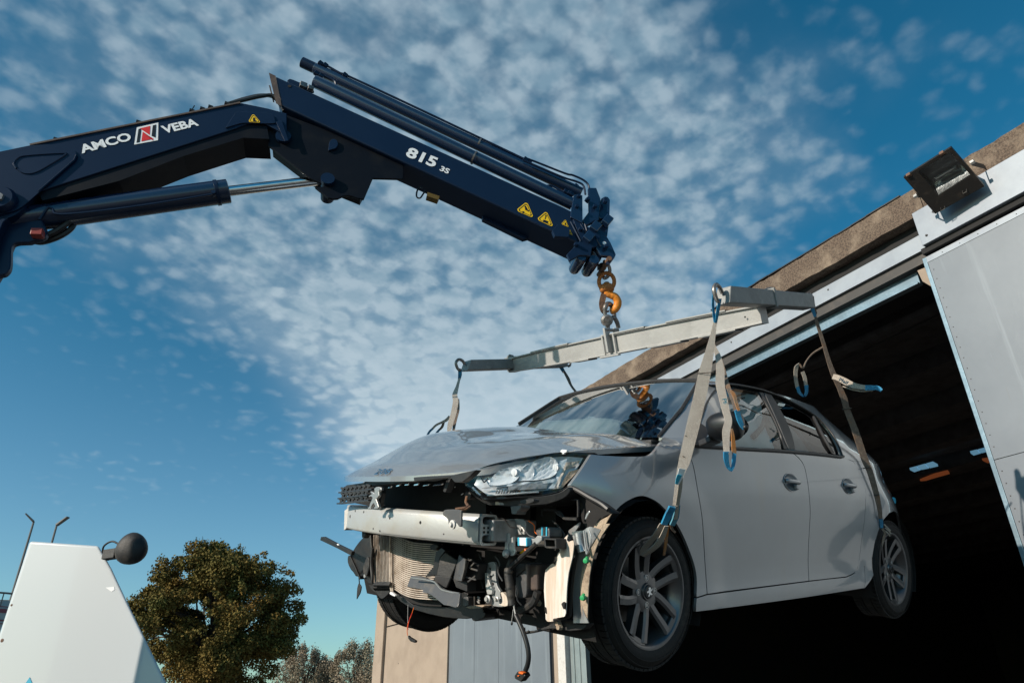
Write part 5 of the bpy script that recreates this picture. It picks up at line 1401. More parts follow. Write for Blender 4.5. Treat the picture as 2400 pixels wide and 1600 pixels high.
# ------------------------------------------------------------------ the stripped front end
a1 = lambda *a: [(x/5.8075+740, y/5.8075+1080) for x, y in a]
a2 = lambda *a: [(x/5.8075+1040, y/5.8075+1030) for x, y in a]
a3 = lambda *a: [(x/5.8075+1040, y/5.8075+1230) for x, y in a]
a4 = lambda *a: [(x/5.8075+840, y/5.8075+1230) for x, y in a]
def plate(name, pts, x, th, mat, par=None, bev=.002, ax_=0, label=None, tilt=None):
    P = [CI(px, py, ax_, x) for px, py in pts]
    if tilt:
        c = sum(P, V())/len(P)
        o, _ = cray(0, 0)
        P = []
        n = V((1, tilt[0], tilt[1])).normalized()
        for px, py in pts:
            oo, d = cray(px, py); P.append(oo+d*((c-oo).dot(n)/d.dot(n)))
    vec = V((th, 0, 0)) if ax_ == 0 else V((0, th, 0))
    return MB().prism(P, vec).build(name, mat, par or car, bevel=bev, label=label)
def ctube(name, pts, x, r, mat, n=8, par=None, k=5, closed=False):
    xs = x if isinstance(x, (list, tuple)) else [x]*len(pts)
    P = [CI(px, py, 0, xx) for (px, py), xx in zip(pts, xs)]
    m = MB(); m.tube(crom(P, k, closed) if len(P) > 2 else P, r, n, closed=closed); return m.build(name, mat, par or car, smooth=True)
# --- headlight
def xh(y, z): return -.825+.42*abs(y)**2.2+.25*max(0, (abs(y)-.56)/.2)**1.7*.62+.38*max(0, z-.70)
def hith(px, py, off=0):
    o, d = cray(px, py); prev = None
    for i in range(400):
        t = 1.2+i*.006; p = o+d*t; g = p.x-xh(p.y, p.z)-off
        if prev is not None and prev < 0 <= g: return p
        prev = g
    p = CI(px, py, 1, -.80); return p
hl = outline(a2((285, 600), (350, 500), (420, 418)), a2((420, 418), (640, 337), (900, 285), (1300, 215), (1500, 182), (1700, 172), (2000, 178)), a2((2000, 178), (1950, 270), (1850, 430), (1700, 620), (1620, 682)), a2((1620, 682), (1540, 712), (1300, 762), (900, 792), (620, 808), (520, 800)), a2((520, 800), (430, 722), (330, 652), (285, 600)), k=4)
def sheet_on(pts, off, grid=7):
    """fill a photo outline and lay it on the lamp's front surface"""
    vs = [V(p) for p in pts]; es = [(i, (i+1) % len(pts)) for i in range(len(pts))]
    xs = [p[0] for p in pts]; ys = [p[1] for p in pts]; y = min(ys)+grid/2
    while y < max(ys):
        x = min(xs)+grid/2
        while x < max(xs):
            if inpoly((x, y), pts) and min((v-V((x, y))).length for v in vs[:len(pts)]) > grid*.5: vs.append(V((x, y)))
            x += grid
        y += grid
    r = delaunay_2d_cdt(vs, es, [], 1, 1e-6)
    return r[0], r[2]
def lampsheet(name, pts, off, mat, par, fn=None, smooth=True, grid=7, bulge=0):
    nv, nf = sheet_on(pts, off, grid); m = MB()
    c = sum((V(p) for p in pts), V((0, 0)))/len(pts); rad = max((V(p)-c).length for p in pts)
    vv = []
    for v in nv:
        p = hith(v.x, v.y)
        o, d = cray(v.x, v.y); dn = V((1, .25, 0)).normalized()
        k = min((V(q)-v).length for q in pts)
        e = off+bulge*(1-math.exp(-k/14))
        vv.append(m.b.verts.new(p+dn*e))
    for f in nf: m.b.faces.new([vv[i] for i in f])
    for f in m.b.faces:
        f.normal_update()
        if f.normal.dot(V((-1, -.4, 0))) < 0: f.normal_flip()
        f.smooth = smooth
    return m.build(name, mat, par, recalc=False)
P = [hith(*p) for p in hl]
m = MB(); A = [m.b.verts.new(p+V((-.001, 0, 0))) for p in P]; cH = sum(P, V())/len(P)
Bv = [m.b.verts.new(p.lerp(cH, .035)+V((.006, .002, 0))) for p in P]; Cv = [m.b.verts.new(p.lerp(cH, .12)+V((.13, .06, 0))) for p in P]; Ov = [m.b.verts.new(p+(p-cH).normalized()*.006+V((.012, 0, 0))) for p in P]; Dv = [m.b.verts.new(p.lerp(cH, .02)+V((.16, .07, 0))) for p in P]
for i in range(len(P)):
    j = (i+1) % len(P)
    for a, b in ((A, Bv), (Bv, Cv), (Ov, A), (Dv, Ov)): m.b.faces.new((a[i], a[j], b[j], b[i]))
m.b.faces.new(Dv)
head_l = m.build('headlight', 'trim', car, smooth=True, ang=25, label='headlight still in place above the bare bumper beam')
lampsheet('lens', hl, -.003, 'lens', head_l)
lampsheet('bezel', outline(a2((370, 610), (450, 470), (640, 400), (1180, 290), (1560, 225), (1860, 240)), a2((1860, 240), (1700, 520), (1560, 660)), a2((1560, 660), (1200, 700), (620, 750), (480, 700), (370, 610)), k=3), .022, 'lampsilver', head_l, bulge=.012)
def bowl(name, pts, off, depth, mat):
    lampsheet(name, outline(*pts, k=4), off, mat, head_l, bulge=depth, grid=5)
bowl('reflector', [a2((600, 610), (650, 500), (780, 400), (960, 370), (1040, 420), (1000, 520), (900, 590), (720, 620), (600, 610))], .006, .018, 'headchrome')
bowl('reflector', [a2((1010, 560), (1060, 400), (1200, 300), (1420, 230), (1530, 290), (1550, 380), (1500, 480), (1330, 540), (1010, 560))], .004, .020, 'headchrome')
lampsheet('reflector_wall', outline(a2((1010, 555), (1050, 370), (1190, 300)), a2((1190, 300), (1210, 420), (1190, 555)), a2((1190, 555), (1010, 555)), k=3), .012, 'ledwhite', head_l)
lampsheet('ledge', outline(a2((500, 655), (900, 590), (1320, 555), (1520, 520)), a2((1520, 520), (1500, 570), (1400, 590)), a2((1400, 590), (900, 625), (500, 672)), k=3), .010, 'headchrome', head_l)
lampsheet('indicator_box', outline(a2((860, 630), (1330, 575), (1410, 590), (1390, 660)), a2((1390, 660), (860, 690)), a2((860, 690), (860, 630)), k=3), .010, 'zinc', head_l)
lampsheet('light_guide', a2((580, 746), (900, 726), (1285, 697), (1288, 718), (900, 748), (580, 768)), .004, 'ledwhite', head_l)
lampsheet('light_guide', a2((368, 652), (395, 645), (500, 748), (470, 762)), .004, 'ledwhite', head_l)
lampsheet('side_reflector', a2((1560, 290), (1660, 250), (1640, 330), (1560, 480), (1500, 660), (1400, 660), (1490, 560)), .012, 'headchrome', head_l)
lampsheet('amber_strip', a2((1650, 310), (1860, 282), (1790, 355), (1660, 385), (1590, 520), (1545, 660), (1490, 655), (1590, 440)), .007, 'liner', head_l)
lampsheet('side_marker', a2((1690, 430), (1830, 395), (1790, 450), (1680, 560), (1610, 640), (1560, 660), (1640, 500)), .009, 'mud', head_l)
m = MB()
for i, (x, y) in enumerate(((930, 440), (1490, 380))):
    p = hith(*a2((x, y))[0]); m.lathe([(0, -.012), (.014, -.010), (.016, .03), (.030, .045)], p+V((.018, 0, 0)), (1, .25, 0), 16)
m.build('bulb_shield', 'ledwhite', head_l, smooth=True)
m = MB()
for i in range(9):
    a = a2((640+i*38, 745-i*4), (648+i*38, 680-i*4)); m.tube([hith(*a[0])+V((.025, 0, 0)), hith(*a[1])+V((.03, 0, 0))], .002, 5)
m.build('heat_sink_rib', 'greyplastic', head_l, stuff=True)
lampsheet('red_bulb', a2((975, 700), (985, 672), (1010, 668), (1018, 700), (1000, 712)), .018, 'hookrust', head_l)
m = MB()
for a, b in (((465, 480), (535, 580)), ((535, 580), (590, 530)), ((410, 500), (430, 460))):
    m.tube([hith(*a2(a)[0])+V((.006, 0, 0)), hith(*a2(b)[0])+V((.006, 0, 0))], .003, 5)
m.build('broken_tab', 'black', head_l)
plate('lamp_housing', outline(a2((330, 660), (430, 735), (520, 812)), a2((520, 812), (900, 800), (1300, 772), (1560, 722), (1690, 642)), a2((1690, 642), (1720, 700), (1620, 800), (1400, 878)), a2((1400, 878), (900, 905), (600, 880), (480, 820), (380, 740), (330, 660)), k=3), -.60, .14, 'black', bev=.004, tilt=(.75, 0))
plate('lamp_foot', outline(a2((568, 858), (600, 845), (740, 842), (765, 885)), a2((765, 885), (640, 890), (590, 880), (568, 858)), k=3), -.645, .03, 'liner', bev=.003)
plate('lamp_foot', outline(a2((1025, 850), (1060, 825), (1210, 805), (1225, 840)), a2((1225, 840), (1180, 862), (1080, 875), (1025, 850)), k=3), -.645, .03, 'dullblack', bev=.003)
plate('lamp_stay', a2((905, 905), (1050, 895), (1045, 930), (1000, 975), (985, 1015), (925, 1010)), -.62, .05, 'greyplastic')
plate('lamp_clip', outline(a2((275, 770), (290, 715), (330, 700), (365, 740), (355, 800), (300, 812), (275, 770))), -.66, .04, 'dullblack', bev=.004)
plate('torn_clip', a2((1583, 150), (1610, 132), (1675, 140), (1670, 170), (1640, 178), (1630, 200), (1600, 195)), -.43, .012, 'ledwhite')
# --- bumper beam, a hollow curved extrusion
def bx(y): return -.735+.27*(y+.0)**2
def sweep(profile, y0, y1, n=24, shift=0, close=True):
    m = MB(); rows = []
    for i in range(n+1):
        y = y0+(y1-y0)*i/n; rows.append([V((bx(y)+a+shift, y, b+.02*y+ (.0 if y < .1 else 0))) for a, b in profile])
    g = [[m.b.verts.new(p) for p in r] for r in rows]; k = len(profile)
    for i in range(n):
        for j in range(k if close else k-1): m.b.faces.new((g[i][j], g[i][(j+1) % k], g[i+1][(j+1) % k], g[i+1][j]))
    m.b.faces.new(g[0][::-1]); m.b.faces.new(g[-1])
    return m
def rrect(x0, x1, z0, z1_, r):
    out = []
    for cx, cz, a0 in ((x1-r, z1_-r, 0), (x0+r, z1_-r, 90), (x0+r, z0+r, 180), (x1-r, z0+r, 270)):
        for i in range(4): a = (a0+30*i)*D; out.append((cx+r*math.cos(a), cz+r*math.sin(a)))
    return out
zb0, zb1 = .497, .615
# walls of the extrusion
m = MB()
n = 28
def ringrow(y):
    o = rrect(0, .085, zb0, zb1, .012)
    return [V((bx(y)+a, y, b+.016*y)) for a, b in o]
Y0, Y1 = -.515, .585
rows = [ringrow(Y0+(Y1-Y0)*i/n) for i in range(n+1)]
g = [[m.b.verts.new(p) for p in r] for r in rows]; kk = len(g[0])
for i in range(n):
    for j in range(kk): m.b.faces.new((g[i][j], g[i][(j+1) % kk], g[i+1][(j+1) % kk], g[i+1][j]))
m.b.faces.new(g[-1])
beam = None
# open end: rim, two cavities and the middle web
def hole(x0, x1, z0, z1_, r, y=Y0):
    return [V((bx(y)+a, y, b+.016*y)) for a, b in rrect(x0, x1, z0, z1_, r)]
h1 = hole(.010, .076, .583, .608, .009) if False else hole(.010, .076, .577, .607, .010); h2 = hole(.010, .076, .505, .537, .010)
for hh_ in (h1, h2):
    a = [m.b.verts.new(p) for p in hh_]; b = [m.b.verts.new(p+V((0, .30, 0))) for p in hh_]
    for i in range(len(a)): m.b.faces.new((a[i], a[(i+1) % len(a)], b[(i+1) % len(a)], b[i]))
    m.b.faces.new(b)
beam_mb = m
# end face with the two openings cut out
o2 = [(a, b) for a, b in rrect(0, .085, zb0, zb1, .012)]; lo = [o2, rrect(.010, .076, .577, .607, .010), rrect(.010, .076, .505, .537, .010)]
vs = []; es = []
for l in lo:
    k = len(vs); vs += [V(p) for p in l]; es += [(k+i, k+(i+1) % len(l)) for i in range(len(l))]
r = delaunay_2d_cdt(vs, es, [], 0, 1e-6); ev = [m.b.verts.new(V((bx(Y0)+v.x, Y0, v.y+.016*Y0))) for v in r[0]]
for f in r[2]:
    c = sum((r[0][i] for i in f), V((0, 0)))/len(f)
    if sum(inpoly((c.x, c.y), l) for l in lo) % 2: m.b.faces.new([ev[i] for i in f])
for f in m.b.faces: f.smooth = False
beam = m.build('bumper_beam', 'alu', car, smooth=True, ang=35, recalc=True, label='bare aluminium bumper beam with its hollow end showing')
# thicker front plate over its right-hand part, with a rounded end
m = MB()
rows = []
for i in range(21):
    y = .115-(.115+.512)*i/20; e = 0 if i else .006
    rows.append([V((bx(y)-.004, y, zb0+.010+.016*y+e)), V((bx(y)-.008, y, zb0+.018+.016*y+e)), V((bx(y)-.008, y, zb1-.018+.016*y-e)), V((bx(y)-.003, y, zb1-.006+.016*y-e)), V((bx(y)+.012, y, zb1+.002+.016*y-e))])
m.grid(rows); m.b.faces.new([m.b.verts.new(p) for p in rows[0]]+[m.b.verts.new(V((bx(.115), .115, zb0+.02)))])
m.build('beam_face_plate', 'alu', beam, smooth=True, ang=50)
m = MB()
for y, z, r_ in ((.02, .575, .005), (-.20, .568, .006), (-.34, .53, .003), (.30, .59, .005), (.42, .59, .005), (.18, .52, .004), (.10, .515, .004), (.50, .56, .007)):
    m.lathe([(0, -.0003), (r_, -.0003), (r_*1.2, .0006)], (bx(y)-(.0085 if y < .12 else .0005), y, z+.016*y), (1, 0, 0), 12)
m.build('drilled_hole', 'dark', beam)
m = MB()
for iy in range(3):
    for iz in range(2):
        m.box((bx(Y0)+.018+iy*.021, Y0-.0006, .548+iz*.016+.016*Y0), (.010, .001, .009))
m.box((bx(Y0)+.072, Y0-.0006, .557+.016*Y0), (.008, .001, .014))
m.build('web_opening', 'dark', beam)
m = MB()
for sgn, y in ((1, .575),):
    m.prism([V((bx(y)-.004, y-.03, zb1)), V((bx(y)-.006, y+.02, zb1-.02)), V((bx(y)+.01, y+.035, zb0+.05)), V((bx(y), y+.02, zb0+.0)), V((bx(y)-.004, y-.01, zb0+.01))], (.05, 0, 0))
m.build('torn_beam_end', 'rust2', beam, bevel=.003)
# crash boxes
for s in (-1, 1):
    m = MB(); m.box((-.50, s*.49, .545), (.24, .10, .085)); m.build('crash_box', 'zinc', car, bevel=.008, seg=3)
plate('mounting_flange', outline(a2((800, 1105), (860, 1080), (1060, 1078), (1110, 1110)), a2((1110, 1110), (1108, 1270), (1090, 1295)), a2((1090, 1295), (1000, 1290), (960, 1300)), a2((960, 1300), (955, 1400), (860, 1390), (835, 1290), (800, 1105)), k=3), -.50, .010, 'zinc', bev=.003)
plate('flange_window', a2((1005, 1215), (1060, 1180), (1098, 1240), (1095, 1290), (1010, 1288)), -.504, .003, 'alu')
plate('flange_slot', a2((1050, 1210), (1064, 1215), (1062, 1255), (1050, 1250)), -.508, .003, 'dark', bev=0)
plate('tow_bracket', outline(a3((830, 170), (880, 105), (890, 200), (868, 300), (888, 390)), a3((888, 390), (850, 412), (818, 380), (830, 280), (830, 170)), k=3), -.545, .010, 'alu', bev=.003)
plate('tow_bracket', outline(a3((893, 180), (957, 150)), a3((957, 150), (958, 300), (975, 350), (960, 400), (920, 420), (885, 405)), a3((885, 405), (880, 300), (893, 180)), k=3), -.54, .010, 'alu', bev=.003)
m = MB(); m.lathe([(0, -.012), (.010, -.012), (.016, -.006), (.018, .0)], CI(*a3((850, 385))[0], 0, -.55), (1, 0, 0), 12); m.lathe([(0, -.004), (.004, -.004), (.004, 0)], CI(*a3((942, 358))[0], 0, -.54), (1, 0, 0), 8); m.build('bracket_bolt', 'zinc', car, smooth=True, ang=30)
wt = plate('white_sensor', a3((1005, 168), (1128, 172), (1130, 285), (1008, 278)), -.56, .05, 'ledwhite')
for q in (((1002, 165), (1022, 166), (1024, 282), (1005, 280)), ((1112, 172), (1132, 172), (1134, 288), (1116, 286))): plate('tape_edge', a3(*q), -.563, .054, 'bluetape', wt)
plate('grey_duct', a3((1130, 172), (1240, 188), (1242, 285), (1132, 288)), -.54, .06, 'zinc')
plate('solenoid', outline(a3((1255, 60), (1310, 30), (1420, 40), (1440, 100)), a3((1440, 100), (1430, 170), (1340, 180), (1260, 130), (1255, 60)), k=3), -.52, .07, 'greyplastic', bev=.004)
for a in (1330, 1360, 1390): plate('blue_ring', a3((a, 25), (a+14, 25), (a+12, 150), (a-2, 150)), -.524, .004, 'bluetape' if a != 1360 else 'trim', bev=0)
plate('solenoid_cap', a3((1225, 190), (1270, 140), (1330, 150), (1330, 210), (1270, 265), (1230, 250)), -.56, .05, 'zinc', bev=.004)
for q in (((1355, 175), (1525, 188), (1524, 208), (1358, 198)), ((1355, 175), (1378, 178), (1392, 305), (1370, 300)), ((1370, 300), (1385, 285), (1520, 300), (1532, 322), (1400, 315)), ((1505, 190), (1528, 190), (1534, 322), (1512, 315))): plate('square_duct_rim', a3(*q), -.55, .07, 'dullblack')
plate('duct_hollow', a3((1370, 195), (1515, 205), (1515, 302), (1390, 292)), -.50, .01, 'dark', bev=0)
ctube('stay_rod', a3((1255, 255), (915, 568)), [-.56, -.50], .0095, 'dullblack')
ctube('wire_loom', a3((925, 470), (895, 540), (880, 660), (905, 850), (920, 1000), (935, 1090)), [-.48, -.49, -.5, -.5, -.5, -.5], [.012]*8+[.018]*12+[.014]*6, 'dullblack', 10)
for y in (640, 860): ctube('loom_tape', a3((888 if y < 700 else 903, y-12), (889 if y < 700 else 905, y+14)), -.5, .021, 'black', 10)
plate('washer_bottle', outline(a3((985, 560), (1030, 525), (1115, 520)), a3((1115, 520), (1128, 600), (1125, 900)), a3((1125, 900), (1105, 985), (980, 982), (970, 900), (985, 560)), k=3), -.46, .10, 'greyplastic', bev=.010)
plate('bottle_shadow', a3((985, 690), (1100, 590), (1106, 606), (990, 710)), -.464, .006, 'black')  # black strip laid on as a shadow across the bottle
plate('brown_canister', a3((1132, 528), (1270, 535), (1275, 890), (1132, 892)), -.44, .12, 'brown', bev=.008)
ctube('bent_hose', a3((1280, 900), (1230, 1040), (1120, 1130), (1030, 1160)), -.44, .016, 'dullblack')
plate('orange_plug', a3((1070, 350), (1095, 310), (1120, 345), (1095, 380)), -.5, .02, 'orange')
ctube('yellow_wire', a3((1040, 380), (1070, 360), (1085, 340)), -.5, .004, 'yellow', 5)
arm = plate('front_strut', outline(a3((570, 560), (600, 515), (680, 500), (705, 560)), a3((705, 560), (705, 680), (725, 820), (770, 900)), a3((770, 900), (770, 980), (800, 1020), (860, 1040)), a3((860, 1040), (860, 1090), (800, 1112), (690, 1105)), a3((690, 1105), (660, 1080), (650, 900), (600, 740), (568, 640), (570, 560)), k=3), -.49, .014, 'zinc', bev=.004)
plate('strut_flange', outline(a3((558, 650), (590, 655), (615, 760), (655, 880), (652, 942)), a3((652, 942), (592, 942)), a3((592, 942), (566, 830), (558, 650)), k=3), -.505, .016, 'alu', arm)
for q in (((618, 575), (634, 580), (636, 610), (622, 602)), ((625, 680), (645, 685), (648, 735), (630, 720)), ((655, 775), (678, 785), (678, 815), (660, 812))): plate('strut_slot', a3(*q), -.4925, .003, 'dark', arm, bev=0)
plate('tow_hook', outline(a3((770, 915), (800, 915), (850, 965), (870, 1040), (868, 1095)), a3((868, 1095), (820, 1105), (740, 1080)), a3((740, 1080), (790, 1060), (795, 1000), (770, 915)), k=3), -.51, .02, 'liner', bev=.004)
m = MB()
for (x, y), r_ in (((605, 1003), .0155), ((728, 1005), .011)):
    m.lathe([(0, -.014), (r_*.55, -.014), (r_*.6, -.006), (r_, -.004), (r_, 0)], CI(*a3((x, y))[0], 0, -.505), (1, 0, 0), 14)
m.build('strut_bolt', 'alu', arm, smooth=True, ang=30)
plate('strut_foot', a3((560, 950), (655, 950), (660, 1060), (680, 1120), (620, 1145), (570, 1120)), -.46, .05, 'dullblack')
# dark structure behind everything, ragged along its lower edge
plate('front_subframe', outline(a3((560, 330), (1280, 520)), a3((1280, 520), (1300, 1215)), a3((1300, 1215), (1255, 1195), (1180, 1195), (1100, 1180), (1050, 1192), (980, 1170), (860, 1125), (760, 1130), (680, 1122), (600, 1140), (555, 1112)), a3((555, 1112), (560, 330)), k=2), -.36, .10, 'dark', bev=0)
plate('undertray', outline(a4((430, 880), (520, 930), (620, 990), (740, 1080)), a4((740, 1080), (900, 1095), (1120, 1108), (1340, 1110)), a4((1340, 1110), (1380, 930), (1490, 930), (1500, 1080), (1690, 1085)), a4((1690, 1085), (1700, 1180), (1725, 1190), (1712, 1255), (1650, 1285), (1590, 1308), (1545, 1290), (1535, 1262), (1460, 1275)), a4((1460, 1275), (1150, 1250), (760, 1150), (560, 1030)), a4((560, 1030), (430, 880)), k=2), -.42, .22, 'black', bev=.003)
plate('tray_ledge', a4((1450, 1115), (1520, 1095), (1700, 1088), (1715, 1100), (1660, 1130), (1520, 1138)), -.50, .07, 'mud')
ctube('fastener_stem', a4((1580, 970), (1582, 1090)), -.46, .004, 'dullblack', 6)
ctube('spring_clip', a4((1620, 975), (1655, 985), (1630, 1005), (1655, 1020), (1620, 1040), (1650, 1060)), -.47, .003, 'galv', 5, k=3)
plate('tray_cup', outline(a4((1420, 1000), (1440, 975), (1490, 985), (1495, 1095)), a4((1495, 1095), (1425, 1100), (1420, 1000))), -.47, .05, 'greyplastic', bev=.004)
# dark sheet standing in for the shade between bonnet and beam
plate('bay_shade_sheet', a1((380, 350), (900, 300), (1400, 235), (1880, 190), (2230, 120), (2320, 330), (2320, 790), (1990, 760), (1100, 690), (480, 560)), -.50, .06, 'dark', bev=0)
plate('grille_surround', outline(a1((405, 335), (420, 326)), a1((420, 326), (900, 262), (1400, 214), (1700, 196), (1870, 186)), a1((1870, 186), (2180, 118)), a1((2180, 118), (2100, 205), (1995, 285)), a1((1995, 285), (1895, 288), (1835, 222)), a1((1835, 222), (1500, 258), (900, 330), (500, 372), (345, 432)), a1((345, 432), (380, 372), (405, 335)), k=3), -.775, .03, 'trim', bev=.003, tilt=(-.12, .1), label='black frame of the lost grille hanging under the bonnet')
for q in (((1815, 215), (1845, 218), (1765, 425), (1735, 415)), ((1790, 225), (1805, 222), (1745, 415), (1730, 412))): plate('grille_end_rib', a1(*q), -.74, .03, 'dullblack')
for i, (x, y, w_) in enumerate(((975, 345, 55), (1085, 326, 60), (1200, 310, 70), (1325, 312, 75), (1450, 322, 95), (1590, 315, 135))):
    s_ = 26; plate('grille_tile', a1((x, y+s_*.9), (x+18, y+2), (x+w_, y-10), (x+w_-18, y+s_*.7-(8 if i > 3 else 0))), -.73, .008, 'chrome', bev=.001)
ctube('grille_wire', a1((1530, 265), (1640, 262), (1780, 225)), -.75, .0025, 'shackle', 5)
m = MB()
for r_, (p, q) in enumerate((((345, 430), (800, 382)), ((334, 510), (745, 458)), ((322, 578), (755, 535)))):
    A_2, B_2 = CI(*a1(p)[0], 0, -.70), CI(*a1(q)[0], 0, -.79)
    if r_ == 0: b0 = (A_2, B_2)
    br = MB(); br.bar(A_2, B_2, .03, .0065, up=V((0, 0, 1)))
    for k in range(7):
        t = .03+k*.13+.04*(r_ % 2); c = A_2.lerp(B_2, t)
        br.bar(c+V((0, 0, .003)), c+V((0, -.010, .024)), .016, .004, up=V((1, 0, 0)))
        br.bar(c+V((-.012, -.012, .022)), c+V((-.012, -.048, .018)), .010, .010)
    br.build('grille_bar', 'trim', car, bevel=.001)
m = MB()
for t in (.1, .3, .5, .7):
    a_ = CI(*a1((345+455*t, 430-48*t))[0], 0, -.70-.09*t); b_ = CI(*a1((330+430*t, 560-40*t))[0], 0, -.70-.09*t); m.bar(a_, b_, .008, .02)
m.build('grille_web', 'trim', car)
lion = a1((822, 350), (858, 348), (890, 365), (893, 400), (868, 392), (858, 415), (862, 470), (835, 505), (822, 520), (838, 560), (858, 625), (842, 650), (785, 652), (788, 634), (806, 612), (790, 572), (772, 590), (752, 622), (748, 656), (704, 656), (708, 632), (728, 612), (738, 575), (756, 535), (770, 500), (752, 482), (716, 492), (720, 472), (748, 452), (762, 446), (738, 425), (752, 408), (776, 420), (795, 436), (798, 400), (790, 375))
plate('lion_emblem', lion, -.81, .014, 'steelshine', bev=.003, label='silver rampant lion emblem left hanging in front of the beam')
plate('emblem_back', a1((850, 372), (900, 380), (905, 440), (880, 560), (870, 640), (850, 620), (835, 520), (862, 470)), -.79, .02, 'black')
bk = plate('bonnet_catch_bracket', outline(a1((1730, 690), (1758, 662), (1880, 655), (1978, 668)), a1((1978, 668), (1975, 880), (1945, 888)), a1((1945, 888), (1918, 850), (1880, 838), (1845, 855), (1825, 888)), a1((1825, 888), (1803, 870), (1795, 790), (1730, 735), (1730, 690)), k=3), -.765, .010, 'greyplastic', bev=.003)
m = MB(); c = CI(*a1((1876, 862))[0], 0, -.765); m.lathe([(0, -.018), (.008, -.018), (.010, -.010), (.0175, -.008), (.0175, .0)], c, (1, 0, 0), 18); m.build('bracket_bolt', 'rust2', bk, smooth=True, ang=30)
ctube('catch_rod', a1((2060, 480), (2045, 560), (2075, 610), (2040, 635), (1900, 655)), [-.70, -.71, -.71, -.73, -.76], .006, 'rust', 7)
ctube('catch_rod', a1((1985, 672), (2040, 660), (2105, 612)), [-.76, -.74, -.72], .004, 'rust', 6)
plate('stray_chip', a1((1975, 455), (2005, 435), (2008, 442), (1982, 462)), -.6, .003, 'ledwhite', bev=0)
plate('stray_chip', a1((1888, 350), (1896, 345), (1896, 360), (1888, 362)), -.6, .003, 'ledwhite', bev=0)
# --- radiator pack
rad = plate('radiator', outline(a4((200, 160), (430, 130)), a4((430, 130), (1100, 250)), a4((1100, 250), (1130, 1105)), a4((1130, 1105), (900, 1095), (740, 1062), (620, 985), (530, 905)), a4((530, 905), (450, 870), (430, 790)), a4((430, 790), (160, 800)), a4((160, 800), (150, 400), (200, 160)), k=3), -.44, .03, 'dark', bev=0, label='bent radiator with its cooling tubes bowed and dusty')
m = MB()
for i in range(12):
    x = 215+i*19; m.tube([CI(*p, 0, -.455) for p in a4((x-2, 130+i*2), (x-4, 450), (x+4, 785))], .0023, 5)
m.build('condenser_tube', 'rad', rad, stuff=True, smooth=True)
m = MB()
m.tube([CI(*p, 0, -.462) for p in a4((436, 130), (428, 400), (436, 790), (452, 900))], .006, 7); m.tube([CI(*p, 0, -.462) for p in a4((450, 380), (452, 700), (470, 900))], .0045, 6)
m.build('condenser_frame', 'rad', rad, smooth=True)
m = MB()
for i in range(28):
    y = 118+i*27.5; xe = 1120
    pts = [(455, y-30+max(0, 300-y)*.05), (540, y+20), (620, y+70), (720, y+112), (860, y+134), (xe, y+150)]
    pts = [(x, min(yy, 870+(x-440)*.62 if x < 760 else 1068+(x-760)*.10)) for x, yy in pts]
    if pts[0][1] > 880: continue
    P_ = [CI(*p, 0, xx) for p, xx in zip(a4(*pts), (-.43, -.45, -.468, -.475, -.475, -.475))]
    m.ribbon(crom(P_, 4), .0042, V((0, 0, 1)), .02)
m.build('radiator_tube', 'rad', rad, stuff=True)
m = MB()
for i in range(13):
    x = 215+i*17; m.bar(CI(*a4((x, 792))[0], 0, -.48), CI(*a4((x+20, 812))[0], 0, -.47), .008, .02)
    m.bar(CI(*a4((x, 840))[0], 0, -.46), CI(*a4((x+14, 870))[0], 0, -.44), .010, .012)
m.build('lower_comb', 'dullblack', rad, stuff=True)
plate('lower_radiator_mount', outline(a4((140, 815), (430, 830), (445, 880)), a4((445, 880), (400, 940), (330, 1000), (290, 990)), a4((290, 990), (250, 930), (180, 880), (140, 815)), k=2), -.44, .08, 'dullblack')
plate('drain_plug', outline(a4((425, 915), (445, 908), (495, 950), (490, 968), (430, 938), (425, 915))), -.48, .012, 'ledwhite')
# vertical cold stay left of the radiator
plate('side_shroud', outline(a1((640, 1040), (600, 1080), (560, 1130), (520, 1190), (490, 1240)), a1((490, 1240), (434, 1330), (440, 1400), (480, 1470), (540, 1568)), a1((540, 1568), (640, 1568), (680, 1500)), a1((680, 1500), (760, 1300), (740, 960)), a1((740, 960), (640, 1040)), k=3), -.47, .06, 'black', bev=.006)
plate('side_shroud_pad', outline(a1((640, 1440), (690, 1310), (720, 1330), (725, 1440)), a1((725, 1440), (690, 1560), (650, 1530), (640, 1440))), -.49, .02, 'dullblack', bev=.004)
plate('shroud_foot', outline(a4((0, 640), (60, 600), (120, 600), (150, 640)), a4((150, 640), (158, 790), (120, 770), (95, 700), (60, 660)), a4((60, 660), (20, 690), (0, 740), (0, 640)), k=3), -.47, .05, 'black', bev=.003)
m = MB(); m.lathe([(0, -.014), (.010, -.012), (.016, 0)], CI(*a4((110, 688))[0], 0, -.47), (1, 0, 0), 12); m.build('shroud_bolt', 'zinc', car, smooth=True)
zc_f = lambda *a: [(x/2.6129+740, y/2.6129+980) for x, y in a]
plate('hanging_strip', outline(zc_f((196, 850), (210, 842), (262, 960), (272, 985)), zc_f((272, 985), (258, 968), (215, 925), (196, 880), (196, 850)), k=2), -.48, .008, 'black')
plate('hanging_strip', outline(zc_f((262, 1008), (278, 1030), (270, 1070)), zc_f((270, 1070), (249, 1107)), zc_f((249, 1107), (253, 1040), (262, 1008)), k=2), -.48, .006, 'dullblack')
ctube('hanging_thread', zc_f((265, 975), (268, 1012)), -.48, .003, 'black', 5)
plate('broken_spar', a1((58, 1075), (70, 1030), (100, 1028), (290, 1130), (492, 1228), (478, 1285), (300, 1190)), -.56, .02, 'black', bev=.002)
plate('spar_chip', a1((285, 1130), (300, 1122), (318, 1142), (296, 1144)), -.563, .004, 'ledwhite', bev=0)
ctube('black_stay', a4((195, 310), (175, 500), (190, 690), (185, 790)), -.475, .009, 'trim', 8)
